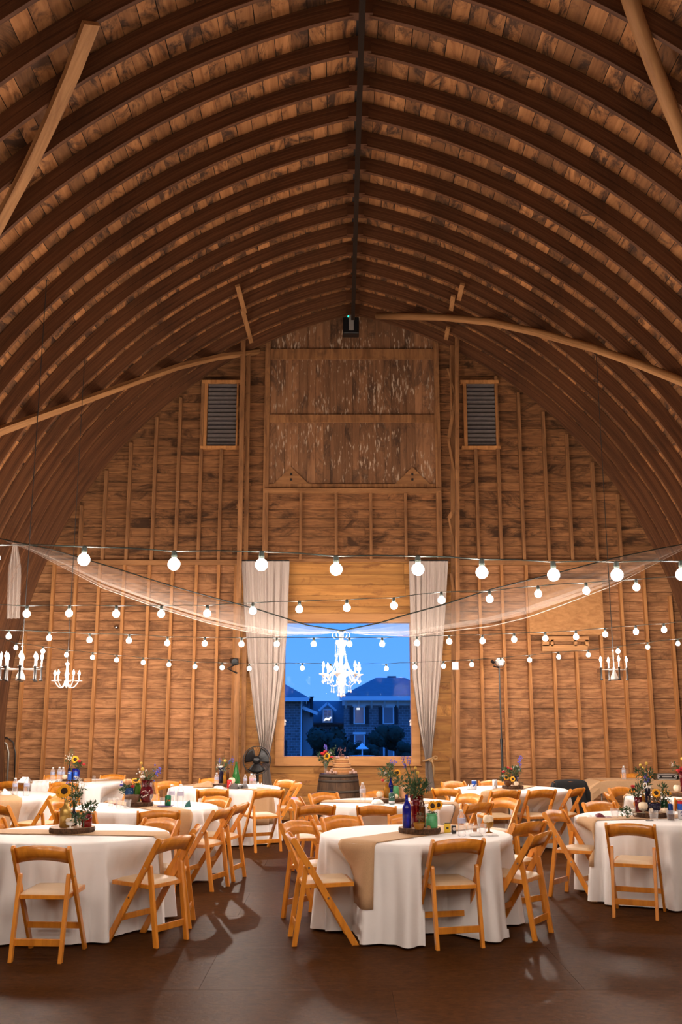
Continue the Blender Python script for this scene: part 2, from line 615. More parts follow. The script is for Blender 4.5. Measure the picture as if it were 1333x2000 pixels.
# added outer skin so no dusk light leaks between boards
b = MB()
N = 40
pts = []
for i in range(N + 1):
    z = -0.05 + (APEX + 0.45) * i / N
    pts.append((max(0.02, arch_hw(z, AR + 0.32)) if arch_hw(z, AR + 0.32) > 0 else 0.02, z))
vs, fs = [], []
for hw, z in pts:
    vs += [(AX - hw, WALL + 0.05, z), (WX0 - 0.05, WALL + 0.05, z), (WX1 + 0.05, WALL + 0.05, z), (AX + hw, WALL + 0.05, z)]
b = MB()
for i in range(N):
    (h0, z0), (h1, z1) = pts[i], pts[i + 1]
    segs = [(z0, z1)]
    def quad(xa0, xb0, xa1, xb1, za, zb):
        b.add([(xa0, WALL + 0.05, za), (xb0, WALL + 0.05, za), (xb1, WALL + 0.05, zb), (xa1, WALL + 0.05, zb)], [(0, 1, 2, 3)])
    if z1 < WZ0 - 0.05 or z0 > WZ1 + 0.05:
        quad(AX - h0, AX + h0, AX - h1, AX + h1, z0, z1)
    else:
        quad(AX - h0, WX0 - 0.05, AX - h1, WX0 - 0.05, z0, z1)
        quad(WX1 + 0.05, AX + h0, WX1 + 0.05, AX + h1, z0, z1)
        if z0 < WZ0 - 0.03:
            quad(WX0 - 0.05, WX1 + 0.05, WX0 - 0.05, WX1 + 0.05, z0, WZ0 - 0.03)
        if z1 > WZ1 + 0.03:
            quad(WX0 - 0.05, WX1 + 0.05, WX0 - 0.05, WX1 + 0.05, WZ1 + 0.03, z1)
b.build('wall_light_seal', M_dark, wall, solid=0.02)

# new pine infill around the window
PX0, PX1 = at(470, 1300, WALL).x, at(885, 1300, WALL).x
PZ1 = at(680, 1097, WALL).z
b = MB()
z = 0.0
while z < PZ1 - 0.01:
    z1 = min(z + 0.195, PZ1)
    spans = [(PX0, PX1)]
    if z1 > WZ0 - 0.04 and z < WZ1 + 0.04:
        spans = [(PX0, WX0 - 0.04), (WX1 + 0.04, PX1)]
    for a, c in spans:
        x = a
        while x < c - 0.01:
            e = min(c, x + random.uniform(1.2, 3.0))
            if c - e < 0.4:
                e = c
            b.box(x, e - 0.003, WALL - 0.045, WALL - 0.014, z + 0.002, z1 - 0.002)
            x = e
    z = z1
tag(b.build('wall_center', M_pine), 'newer orange pine boards infilling the wall around the window', 'wall', kind='structure')

# window: frame, jamb, pane
win = empty('window_1', ((WX0 + WX1) / 2, WALL, WZ0), 'large square window in the pine boards looking out at dusk', 'window', kind='structure')


def place(o, root):
    o.parent = root
    o.matrix_parent_inverse = Matrix.Translation(-root.location)
    return o


def part(b, name, mats, root, **k):
    """part built in world coordinates under an unrotated root"""
    loc = root.location
    return b.build(name, mats, root, loc=None, **k) if False else _part(b, name, mats, root, k)


def _part(b, name, mats, root, k):
    off = Vector(root.location)
    b.v = [tuple(Vector(p) - off) for p in b.v]
    return b.build(name, mats, root, **k)


fw = 0.15
yf = WALL - 0.085
b = MB()
b.box(WX0 - fw, WX0, yf, WALL - 0.045, WZ0 - fw, WZ1 + 0.015)
b.box(WX1, WX1 + fw, yf, WALL - 0.045, WZ0 - fw, WZ1 + 0.015)
b.box(WX0, WX1, yf, WALL - 0.045, WZ0 - fw, WZ0)
b.box(WX0 - fw - 0.02, WX1 + fw + 0.02, yf - 0.012, WALL - 0.045, WZ0 - fw - 0.012, WZ0 - fw)
b.box(WX0 - fw, WX1 + fw, yf + 0.02, WALL - 0.045, WZ1 + 0.015, WZ1 + 0.155)
part(b, 'window_frame', M_frame, win)
b = MB()
b.box(WX0 - 0.04, WX0, WALL - 0.045, WALL + 0.16, WZ0 - 0.04, WZ1 + 0.04)
b.box(WX1, WX1 + 0.04, WALL - 0.045, WALL + 0.16, WZ0 - 0.04, WZ1 + 0.04)
b.box(WX0, WX1, WALL - 0.045, WALL + 0.16, WZ0 - 0.04, WZ0)
b.box(WX0, WX1, WALL - 0.045, WALL + 0.16, WZ1, WZ1 + 0.04)
part(b, 'window_jamb', M_frame, win)
b = MB()
b.box(WX0, WX1, WALL + 0.10, WALL + 0.104, WZ0, WZ1)
part(b, 'pane', M_pane, win)
for sx_, xx in ((1, WX0 + 0.012), (-1, WX1 - 0.012)):
    b = MB()
    zz = at(680, 1411, WALL).z
    b.box(xx - 0.012, xx + 0.012, WALL - 0.02, WALL + 0.01, zz - 0.05, zz + 0.05)
    b.tube([(xx, WALL - 0.02, zz), (xx + sx_ * 0.02, WALL - 0.05, zz + 0.02)], 0.008)
    part(b, 'latch', M_whitepaint, win)

# studs and girts
FANS, LAMPS = 'fan side', 'lamp stand side'


def stud(px0, py0, px1, py1, label, w=0.052, d=0.10, mat=None, Y=WALL - 0.06, name='wall_stud', off=0.0):
    p0, p1 = at(px0, py0, Y), at(px1, py1, Y)
    if py1 > 1560:
        p1 = at(px1, py1, Y)
    b = MB()
    b.bar(p0, p1, w, d)
    o = b.build(name, mat or M_stud, loc=((p0 + p1) / 2))
    return tag(o, label, 'stud', kind='structure')


def vx(px_ref, py_ref, py, Y=WALL - 0.06):
    """pixel x at py of the plumb line through (px_ref, py_ref)"""
    p = at(px_ref, py_ref, Y)
    q = at(px_ref, py, Y)
    return px_ref + (p.x - q.x) * pxm(Y, q.z)


def plumb(px, py, ztop, zbot, label, w=0.052, d=0.10, Y=WALL - 0.06, mat=None, name='wall_stud', lean=0.0):
    x = at(px, py, Y).x
    b = MB()
    b.bar((x + lean, Y, zbot), (x, Y, ztop), w, d)
    o = b.build(name, mat or M_stud, loc=(x, Y, zbot))
    return tag(o, label, 'stud', kind='structure')


ZG = at(680, 1099, WALL - 0.06).z           # girt height
low_l = [457, 423, 379, 331, 285, 235, 186, 140, 95, 45, -2]
for i, px in enumerate(low_l):
    x = at(px, 1300, WALL - 0.06).x
    zt = ZG - 0.05
    while abs(x - AX) + 0.04 > arch_hw(zt) and zt > 0.3:
        zt -= 0.02
    plumb(px, 1300, zt, 0.0, 'lower stud below the girt, %s out from the window on the %s' % (ORD[i], FANS))
low_r = [941, 986, 1035, 1083, 1127, 1177, 1221, 1268, 1318]
for i, px in enumerate(low_r):
    x = at(px, 1300, WALL - 0.06).x
    zt = ZG - 0.05
    if px in (1083, 1127):
        zt = at(px, 1262, WALL).z
    if px == 1177:
        zt = at(px, 1242, WALL).z
    while abs(x - AX) + 0.04 > arch_hw(zt) and zt > 0.3:
        zt -= 0.02
    plumb(px, 1300, zt, 0.0, 'lower stud below the girt, %s out from the window on the %s' % (ORD[i], LAMPS))
up_l = [(430, 877), (390, 560), (346, 560), (300, 560), (251, 560), (205, 560), (160, 560)]
up_r = [(933, 877), (977, 560), (1021, 560), (1069, 560), (1114, 560), (1162, 560), (1208, 560)]
for side, lst in ((FANS, up_l), (LAMPS, up_r)):
    for i, (px, pyt) in enumerate(lst):
        x = at(px, 1000, WALL - 0.06).x
        zt = at(px, pyt, WALL - 0.06).z
        while abs(x - AX) + 0.04 > arch_hw(zt) and zt > 0.3:
            zt -= 0.02
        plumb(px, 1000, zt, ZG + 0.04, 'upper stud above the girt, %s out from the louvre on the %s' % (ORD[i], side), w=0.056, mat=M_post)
for side, xa, xb in ((FANS, AX - arch_hw(ZG) - 0.02, at(468, 1098, WALL).x), (LAMPS, at(897, 1098, WALL).x, AX + arch_hw(ZG) + 0.02)):
    b = MB()
    b.box(xa, xb, WALL - 0.13, WALL - 0.012, ZG - 0.05, ZG + 0.04)
    tag(b.build('wall_girt', M_girt, loc=((xa + xb) / 2, WALL - 0.07, ZG)), 'horizontal girt dividing upper and lower studs on the %s' % side, 'girt', kind='structure')

# old hay door above the window, with rails and corner gussets
dx0, dx1 = at(523, 850, WALL).x, at(852, 850, WALL).x
dz0 = at(680, 957, WALL).z
door = empty('door_1', ((dx0 + dx1) / 2, WALL - 0.03, dz0), 'old hay door of flaking vertical boards high in the gable', 'door', kind='structure')
b = MB()
x = dx0
while x < dx1 - 0.02:
    e = min(dx1, x + random.uniform(0.12, 0.17))
    xm = (x + e) / 2
    zt = dz0
    while arch_hw(zt, AR + 0.2) > abs(xm - AX) + 0.03 and zt < APEX:
        zt += 0.03
    b.box(x, e - 0.004, WALL - 0.040, WALL - 0.012, dz0, zt)
    x = e
part(b, 'door_boards', M_door, door)
for (pa, pb) in ((684, 704), (812, 827), (947, 958)):
    b = MB()
    b.box(dx0 + 0.02, dx1 - 0.02, WALL - 0.075, WALL - 0.040, at(680, pb, WALL).z, at(680, pa, WALL).z)
    part(b, 'door_rail', M_post, door)
for px in (569, 806):
    b = MB()
    a, c, t = at(px - 36, 947, WALL - 0.07), at(px + 36, 947, WALL - 0.07), at(px, 912, WALL - 0.07)
    vs = [a, c, t] + [p + Vector((0, 0.03, 0)) for p in (a, c, t)]
    b.add(vs, [(0, 1, 2), (5, 4, 3), (0, 3, 4, 1), (1, 4, 5, 2), (2, 5, 3, 0)])
    for (ex, ez) in ((0, 0.10), (0, 0.20)):
        b.cur = 1
        b.box((a.x + c.x) / 2 - 0.02, (a.x + c.x) / 2 + 0.02, WALL - 0.085, WALL - 0.068, a.z + ez - 0.02, a.z + ez + 0.02)
    part(b, 'corner_gusset', [M_girt, M_dark], door)
# frame posts of the hay door and the short studs below it
for px, s in ((519, FANS), (858, LAMPS)):
    zt = at(px, 665, WALL - 0.06).z
    plumb(px, 1000, zt, PZ1, 'tall post framing the hay door on the %s' % s, w=0.10, d=0.10, name='door_post', mat=M_post)
b = MB()
z0 = at(680, 957, WALL).z
b.box(dx0 - 0.04, dx1 + 0.05, WALL - 0.14, WALL - 0.012, z0 - 0.075, z0)
tag(b.build('wall_girt', M_girt, loc=(AX, WALL - 0.07, z0)), 'heavy horizontal sill under the hay door', 'girt', kind='structure')
for i, px in enumerate((588, 657, 725, 793)):
    plumb(px, 1020, z0 - 0.08, PZ1 + 0.01, 'short stud between hay door and window, %s from the fan side' % ORD[i], w=0.05, mat=M_post)
b = MB()
b.box(at(478, 1098, WALL).x, at(885, 1098, WALL).x, WALL - 0.075, WALL - 0.02, PZ1 - 0.01, PZ1 + 0.045)
tag(b.build('trim_1', M_girt, loc=(AX, WALL - 0.05, PZ1)), 'thin dark trim strip along the top of the pine boards', 'trim', kind='structure')

# louvred vents
for n_, (pxa, pxb, side) in enumerate(((400, 466, FANS), (905, 970, LAMPS))):
    xa, xb = at(pxa, 812, WALL).x, at(pxb, 812, WALL).x
    za, zb = at(680, 874, WALL).z, at(680, 752, WALL).z
    v = empty('window_%d' % (n_ + 2), ((xa + xb) / 2, WALL - 0.05, za), 'louvred gable vent on the %s with dusk light between slats' % side, 'louvre vent', kind='structure')
    b = MB()
    b.box(xa, xa + 0.06, WALL - 0.11, WALL - 0.014, za, zb)
    b.box(xb - 0.03, xb, WALL - 0.11, WALL - 0.014, za, zb)
    b.box(xa - 0.05, xb + 0.05, WALL - 0.12, WALL - 0.014, zb - 0.005, zb + 0.06)
    b.box(xa - 0.05, xb + 0.05, WALL - 0.12, WALL - 0.014, za - 0.05, za)
    part(b, 'vent_frame', M_stud, v)
    b = MB()
    m = 15
    for i in range(m):
        zz = za + (zb - za) * (i + 0.15) / m
        b.prism([(WALL - 0.03, zz), (WALL - 0.02, zz - 0.006), (WALL - 0.075, zz + 0.055), (WALL - 0.085, zz + 0.058)], xa + 0.07, xb - 0.03)
    part(b, 'slats', plain('grey_weathered_slat', (0.085, 0.066, 0.058), 0.8, noise=0.4, nscale=14), v)
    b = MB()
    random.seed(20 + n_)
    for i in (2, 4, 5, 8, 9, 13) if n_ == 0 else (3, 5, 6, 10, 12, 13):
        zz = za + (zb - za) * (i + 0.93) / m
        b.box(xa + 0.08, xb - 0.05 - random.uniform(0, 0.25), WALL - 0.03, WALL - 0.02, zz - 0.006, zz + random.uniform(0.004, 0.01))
    part(b, 'sky_glow_strip', plain('dusk_sky_glow', (0.1, 0.12, 0.3), 0.9, emit=0.22, ecol=(0.33, 0.36, 0.9)), v)  # glowing strips stand in for dusk sky; the wall is closed behind
random.seed(11)

# built-up posts either side of the window, with loose and broken boards
lp = empty('wall_post', (at(462, 1300, WALL - 0.3).x, WALL - 0.25, 0), 'built-up timber post on the fan side of the window', 'post', kind='structure')
b = MB(); b.bar(at(459, 1590, WALL - 0.35), at(477, 590, WALL - 0.35), 0.085, 0.06); part(b, 'post_board', M_post, lp)
b = MB(); b.bar(at(474, 1560, WALL - 0.2), at(486, 690, WALL - 0.2), 0.075, 0.05); part(b, 'post_board', M_post, lp)
for a, c in (((468, 795), (480, 852)), ((478, 700), (473, 790)), ((465, 985), (474, 1008)), ((475, 870), (470, 980)), ((466, 1100), (474, 1030))):
    b = MB(); b.bar(at(*a, WALL - 0.27), at(*c, WALL - 0.27), 0.07, 0.03); part(b, 'spacer_board', M_post, lp)
rp = empty('wall_post', (at(890, 1300, WALL - 0.3).x, WALL - 0.25, 0), 'built-up timber post with broken boards on the lamp stand side', 'post', kind='structure')
b = MB(); b.bar(at(895, 1590, WALL - 0.35), at(893, 590, WALL - 0.35), 0.075, 0.06); part(b, 'post_board', M_post, rp)
b = MB(); b.bar(at(888, 1580, WALL - 0.2), at(884, 675, WALL - 0.2), 0.085, 0.05); part(b, 'post_board', M_post, rp)
for a, c, w in (((874, 720), (891, 775), 0.03), ((890, 780), (877, 855), 0.06), ((876, 860), (895, 960), 0.04), ((895, 985), (877, 1012), 0.07), ((877, 1012), (896, 1110), 0.03),
                ((895, 1200), (881, 1120), 0.05), ((883, 1330), (896, 1420), 0.06), ((881, 1480), (886, 1560), 0.05), ((880, 1445), (895, 1445), 0.12), ((880, 700), (882, 800), 0.03)):
    b = MB(); b.bar(at(*a, WALL - 0.28), at(*c, WALL - 0.28), w, 0.03); part(b, 'broken_board', M_post, rp)
b = MB(); b.box(*sorted((at(884, 1300, WALL - 0.4).x, at(896, 1300, WALL - 0.4).x)), WALL - 0.42, WALL - 0.36, at(890, 1308, WALL - 0.4).z, at(890, 1293, WALL - 0.4).z)
tag(b.build('switch_box', M_whitepaint, loc=at(890, 1300, WALL - 0.39)), 'small white electrical box on the broken-board post', 'switch box')

# plywood patch and slotted board on the lamp stand side
b = MB()
p0, p1 = at(1035, 1240, WALL - 0.13), at(1175, 1131, WALL - 0.13)
b.box(p0.x, p1.x, WALL - 0.155, WALL - 0.112, p0.z, p1.z)
pp = b.build('plywood_panel', M_ply, loc=((p0.x + p1.x) / 2, WALL - 0.12, p0.z))
tag(pp, 'square plywood panel nailed over the studs beside the lamp stand', 'panel')
b = MB()
for (xa, xb, ya, yb) in ((1060, 1150, 1243, 1253), (1060, 1148, 1260, 1272), (1060, 1072, 1250, 1262), (1076, 1081, 1250, 1262), (1122, 1127, 1250, 1262), (1144, 1150, 1250, 1262)):
    a, c = at(xa, yb, WALL - 0.16), at(xb, ya, WALL - 0.16)
    b.box(a.x, c.x, WALL - 0.19, WALL - 0.113, a.z, c.z)
tag(b.build('slotted_board', M_frame, loc=at(1105, 1258, WALL - 0.15)), 'slotted wooden rack fixed under the plywood panel', 'wall rack')

# roof: boards running lengthwise, laid on arched rafters
RB = AR + 0.215
b = MB()
phi0, phi1 = math.asin((0 - ACZ) / RB), math.acos(ACX / RB)
nb = 62
for s in (-1, 1):
    for i in range(nb):
        a0 = phi0 + (phi1 - phi0) * i / nb
        a1 = phi0 + (phi1 - phi0) * (i + 1) / nb - 0.0009
        q = [(AX + s * (-ACX + RB * cos(a)), ACZ + RB * sin(a)) for a in (a0, a1)]
        y = -3.1
        first = random.uniform(0.6, 4.2)
        while y < WALL + 0.05:
            e = min(WALL + 0.06, y + first)
            first = random.choice((2.528, 3.16, 3.79, 4.42))
            if WALL + 0.06 - e < 0.6:
                e = WALL + 0.06
            d = random.uniform(0, 0.006)
            vs = [(q[0][0] + s * d, y, q[0][1]), (q[1][0] + s * d, y, q[1][1]), (q[1][0] + s * d, e - 0.004, q[1][1]), (q[0][0] + s * d, e - 0.004, q[0][1])]
            b.add(vs, [(0, 1, 2, 3)] if s < 0 else [(3, 2, 1, 0)])
            y = e
roof = tag(b.build('ceiling', M_roof, solid=0.0), 'arched barn roof of stained boards running toward the gable', 'ceiling', kind='structure')
b = MB()
for s in (-1, 1):
    def f(u, v):
        a = phi0 + (phi1 - phi0) * v
        return (AX + s * (-ACX + (RB + 0.04) * cos(a)), -3.15 + (WALL + 3.25) * u, ACZ + (RB + 0.04) * sin(a))
    b.grid(f, 1, 40)
b.build('roof_light_seal', M_dark, roof, solid=0.02)  # dark skin added behind the boards to keep sky light out of the gaps
b = MB()
zr_ = ACZ + math.sqrt(RB ** 2 - ACX ** 2)
b.prism([(-3.2, zr_ - 0.01), (WALL + 0.2, zr_ - 0.01), (WALL + 0.2, zr_ + 0.12), (-3.2, zr_ + 0.12)], AX - 0.14, AX + 0.14)
b.build('ridge_light_seal', M_dark, roof)  # unseen block added over the ridge to stop dusk light leaking in
b = MB()
b.box(-8, 8.4, -3.25, -3.12, -0.1, APEX + 0.6)
tag(b.build('wall_back', M_siding), 'plain board wall closing the barn behind the photographer', 'wall', kind='structure')

# rafters
RW, RD = 0.052, 0.215


def half_arch(s):
    b = MB()
    n = 44
    vs, uvs = [], []
    for i in range(n + 1):
        for r in (AR, AR + RD - 0.004):
            p0, p1 = math.asin(-ACZ / r), math.acos(ACX / r)
            a = p0 + (p1 - p0) * i / n
            for dy in (-RW / 2, RW / 2):
                vs.append((s * (-ACX + r * cos(a)), dy, ACZ + r * sin(a)))
                uvs.append((a * AR, r + dy * 0.4))
    fs = []
    for i in range(n):
        o = i * 4
        q = [(o, o + 1, o + 5, o + 4), (o + 2, o + 6, o + 7, o + 3), (o, o + 4, o + 6, o + 2), (o + 1, o + 3, o + 7, o + 5)]
        fs += q
    b.add(vs, fs, uvs)
    return b


Y0R, DYR = 17.82, 0.632
first = None
for k in range(23):
    y = Y0R - DYR * k
    lab = 'arched laminated rafter, %s from the gable wall' % ORD[k] if k else 'arched laminated rafter closest to the gable wall'
    if first is None:
        first = empty('roof_rafter', (AX, y, 0), lab, 'rafter', 'arched roof rafters', kind='structure')
        half_arch(-1).build('rafter_arm', M_rafter, first)
        half_arch(1).build('rafter_arm', M_rafter, first)
        g = MB()
        g.box(-0.13, 0.13, -0.06, 0.06, APEX - 0.02, APEX + 0.12)
        g.build('ridge_gusset', M_rafter, first)
        note_kids(first)
    else:
        c = copy_tree(first)
        c.location.y = y
        c['label'] = lab

# hay track hung below the ridge, with its dark end box
tr = empty('hay_track', (AX, 10, APEX - 0.2), 'dark steel hay track running under the roof ridge', 'track')
b = MB()
b.box(AX - 0.018, AX + 0.018, 3.0, WALL - 0.3, APEX - 0.30, APEX - 0.20)
b.box(AX - 0.034, AX + 0.034, 3.0, WALL - 0.3, APEX - 0.315, APEX - 0.30)
part(b, 'track_rail', plain('rusted_track', (0.020, 0.012, 0.008), 0.9, spec=0.1), tr)
for k in range(0, 22):
    b = MB()
    y = Y0R - DYR * k - 0.316
    b.box(AX - 0.016, AX + 0.016, y - 0.012, y + 0.012, APEX - 0.20, APEX + 0.10)
    part(b, 'hanger', M_iron, tr)
p = at(686, 640, WALL - 0.5)
sp = empty('ridge_speaker', p, 'black box with a tiny green light hung at the gable peak', 'speaker')
b = MB(); b.box(p.x - 0.15, p.x + 0.15, p.y - 0.12, p.y + 0.1, p.z - 0.16, p.z + 0.16); part(b, 'housing', M_black, sp, bevel=0.015)
b = MB(); b.box(p.x - 0.04, p.x + 0.05, p.y - 0.14, p.y - 0.12, p.z - 0.10, p.z + 0.20); part(b, 'bracket', plain('grey_bracket', (0.22, 0.2, 0.18), 0.5), sp)
b = MB(); b.ball((p.x - 0.05, p.y - 0.13, p.z + 0.17), 0.017); part(b, 'indicator', plain('green_led', (0.02, 0.8, 0.4), 0.4, emit=3.0), sp)


# wind braces and short boards lying along the underside of the rafters
def brace(pxs, w, d, label, name='roof_brace', roundish=False):
    pts = [arch_hit(x, y, AR - 0.05) for x, y in pxs]
    b = MB()
    if roundish:
        b.smooth = True
        b.tube(pts, w / 2, 10)
        for i in range(len(b.v)):
            b.uv[i] = (i // 10 * 0.6, (i % 10) * 0.03)
    else:
        n = len(pts)
        vs, uvs = [], []
        for i, p in enumerate(pts):
            t = (pts[min(i + 1, n - 1)] - pts[max(0, i - 1)]).normalized()
            nor = Vector((AX - p.x, 0, 3.2 - p.z)).normalized()
            s = t.cross(nor).normalized()
            for a, c in ((-1, -1), (1, -1), (1, 1), (-1, 1)):
                vs.append(p + s * a * w / 2 + nor * c * d / 2)
                uvs.append((i * 0.7, a * w / 2 + c * d / 2))
        fs = [(0, 1, 2, 3), tuple(4 * (n - 1) + k for k in (3, 2, 1, 0))]
        for i in range(n - 1):
            o = 4 * i
            for k in range(4):
                k2 = (k + 1) % 4
                fs.append((o + k, o + k + 4, o + k2 + 4, o + k2))
        b.add(vs, fs, uvs)
    o = b.build(name, M_brace, loc=pts[len(pts) // 2])
    return tag(o, label, 'brace', kind='structure')


brace([(178, 45), (140, 145), (100, 235), (60, 320), (20, 395), (-30, 490), (-80, 600)], 0.17, 0.05, 'wide sawn brace board with a cut end crossing the upper rafters')
brace([(1212, -60), (1245, 40), (1278, 130), (1312, 215), (1360, 330), (1420, 470)], 0.16, 0.10, 'rounded pole brace crossing the upper rafters', roundish=True)
brace([(505, 688), (430, 697), (350, 716), (270, 744), (190, 773), (110, 802), (0, 842), (-60, 868)], 0.13, 0.06, 'long bowed brace from the fan-side post down to the eaves')
brace([(737, 617), (800, 618), (870, 620), (960, 629), (1060, 652), (1160, 680), (1250, 712), (1340, 748), (1400, 775)], 0.13, 0.09, 'long bowed pole brace near the ridge running to the eaves', roundish=True)
for a, c, lab in (((464, 558), (478, 610), 'short nailer board by the top of the fan-side post'), ((474, 605), (491, 668), 'longer nailer board beside the fan-side post top'),
                  ((904, 555), (897, 585), 'short nailer board by the top of the broken-board post'), ((886, 578), (882, 605), 'stub board behind the broken-board post top'),
                  ((876, 640), (872, 662), 'small nailer block under the pole brace')):
    brace([a, ((a[0] + c[0]) / 2, (a[1] + c[1]) / 2), c], 0.075, 0.04, lab)

# ================================================================== LIGHT BEHIND THE PHOTOGRAPHER (the bulb strings go on over the room there)
for yy in (3.0, 0.4):
    for xx in (-4.2, -2.1, 0.0, 2.1, 4.2):
        ld = bpy.data.lights.new('string_bulb_glow', 'POINT')
        ld.energy = BACK_W
        ld.color = LAMP
        ld.shadow_soft_size = 0.25
        lo = bpy.data.objects.new('string_bulb_glow', ld)
        lo.location = (xx, yy, 2.75)
        COL.objects.link(lo)

# ================================================================== ROUND TABLES AND CHAIRS
ZT = 0.735
TR = 0.80
TABLES = {
    'gold': (-2.27, 8.80), 'cobalt': (0.63, 8.76), 'one': (3.13, 10.23), 'maroon': (-2.19, 11.55), 'plainwater': (-4.48, 13.30),
    'bluecans': (-4.24, 16.30), 'redcan': (-1.68, 14.90), 'peach': (0.56, 12.10), 'hidden': (4.43, 13.10), 'roses': (2.38, 14.50),
}
TNAME = {
    'gold': 'gold-bottle table', 'cobalt': 'cobalt-bottle table', 'one': 'One-sign table', 'maroon': 'maroon-vase table', 'plainwater': 'two-water-bottle table',
    'bluecans': 'two-blue-cans table', 'redcan': 'red-can table', 'peach': 'striped-pumpkin table', 'hidden': 'big-pumpkin table', 'roses': 'red-rose table',
}
# seat centre x, y, heading (degrees), which chair it is, home table
CHAIRS = [
    (-2.13, 7.72, 86, 'gold', 'its back square to the camera on bare floor'),
    (-1.50, 8.22, 150, 'gold', 'turned half away at its aisle corner'),
    (-1.49, 8.84, 183, 'gold', 'seen edge-on just behind the corner chair'),
    (-1.78, 9.30, 238, 'gold', 'facing us from the far aisle side'),
    (-3.03, 9.35, 330, 'gold', 'edge-on at the far wall side'),
    (-1.87, 10.62, 100, 'maroon', 'with a dark back to us, front of that table'),
    (-2.62, 10.62, 80, 'maroon', 'back to us, partly behind the gold bottle'),
    (-1.45, 10.72, 160, 'maroon', 'first of the two along the aisle'),
    (-1.33, 11.35, 166, 'maroon', 'second of the two along the aisle'),
    (-1.62, 12.05, 234, 'maroon', 'pale back facing us at the far aisle side'),
    (-2.42, 12.50, 280, 'maroon', 'at the far side behind the orange lily'),
    (-3.05, 11.95, 340, 'maroon', 'edge-on at the wall side'),
    (-1.72, 13.95, 93, 'redcan', 'with a dark back to us, front of that table'),
    (-1.06, 13.80, 118, 'redcan', 'burlap visible behind its open back'),
    (-0.88, 14.95, 194, 'redcan', 'edge-on with both long legs leaning'),
    (-1.02, 15.55, 226, 'redcan', 'pale back with glare facing us near the curtain'),
    (-2.02, 15.95, 270, 'redcan', 'standing behind the burlap napkin'),
    (-2.45, 15.20, 305, 'redcan', 'on the wall side facing the aisle'),
    (-0.14, 8.22, 8, 'cobalt', 'nearest on the aisle, seen from the side'),
    (-0.20, 9.10, 320, 'cobalt', 'with glare on its curved slat beside the aisle'),
    (0.12, 9.55, 299, 'cobalt', 'at the far aisle side with only its slat showing'),
    (0.83, 8.15, 104, 'cobalt', 'with its back to us over the white cloth'),
    (1.39, 8.48, 148, 'cobalt', 'turned half away at the lamp stand side'),
    (1.52, 9.42, 128, 'cobalt', 'pulled out behind the half turned chair'),
    (0.66, 9.68, 270, 'cobalt', 'hidden behind the log slice, slat only'),
    (2.33, 10.20, 322, 'one', 'facing away toward the wall beside the gap'),
    (2.62, 9.30, 68, 'one', 'with its back to us on the open floor'),
    (2.96, 11.25, 292, 'one', 'at the far side, low slat behind the tumblers'),
    (3.55, 11.35, 285, 'one', 'second at the far side, hidden by flowers'),
    (-3.72, 12.72, 168, 'plainwater', 'turned away with its dark slat by the sunflower'),
    (-3.95, 14.00, 245, 'plainwater', 'facing us at the far aisle side'),
    (-4.95, 14.15, 285, 'plainwater', 'facing us at the far wall side'),
    (-3.60, 11.35, 60, 'plainwater', 'edge-on with two leaning posts'),
    (-4.10, 15.45, 92, 'bluecans', 'with its back to us under the white cloth edge'),
    (-4.90, 15.65, 82, 'bluecans', 'back to us with napkins over it'),
    (-3.85, 17.10, 270, 'bluecans', 'facing us at the far side by the wall'),
    (-4.75, 17.10, 280, 'bluecans', 'second at the far side, beside the water bottles'),
    (-3.45, 16.00, 190, 'bluecans', 'on the aisle side seen edge-on'),
    (-0.33, 11.30, 105, 'peach', 'with its dark back to us near the aisle'),
    (0.42, 11.22, 80, 'peach', 'second dark back facing us'),
    (-0.08, 12.70, 304, 'peach', 'facing us in front of the barrel'),
    (-0.28, 12.05, 350, 'peach', 'edge-on at the aisle end'),
    (0.50, 12.98, 272, 'peach', 'at the far side behind the striped pumpkin'),
    (1.36, 11.55, 130, 'peach', 'dark slat behind the white pumpkin goblet'),
    (1.38, 12.55, 215, 'peach', 'pale slat with lilac glare, facing us'),
    (1.72, 11.85, 220, 'peach', 'second pale slat with lilac glare'),
    (1.55, 14.05, 55, 'roses', 'turned away by the blue and white can'),
    (1.80, 15.15, 300, 'roses', 'facing us behind the blue and white can'),
    (2.30, 15.32, 272, 'roses', 'facing us behind the silver can'),
    (2.06, 13.65, 108, 'roses', 'first of two backs in front of the burlap drop'),
    (2.55, 13.78, 112, 'roses', 'second of two backs in front'),
    (2.97, 13.98, 142, 'roses', 'turned half away beside the black jacket'),
    (3.60, 12.90, 355, 'hidden', 'edge-on with two leaning posts'),
    (3.92, 13.80, 295, 'hidden', 'facing us at the far side'),
    (4.15, 12.25, 78, 'hidden', 'with its back to us behind the blue cans'),
    (3.35, 15.55, 100, 'jacket', ''),
    (5.00, 17.35, 270, 'burlap', 'first behind the burlap table'),
    (5.45, 17.35, 270, 'burlap', 'second behind the burlap table'),
]


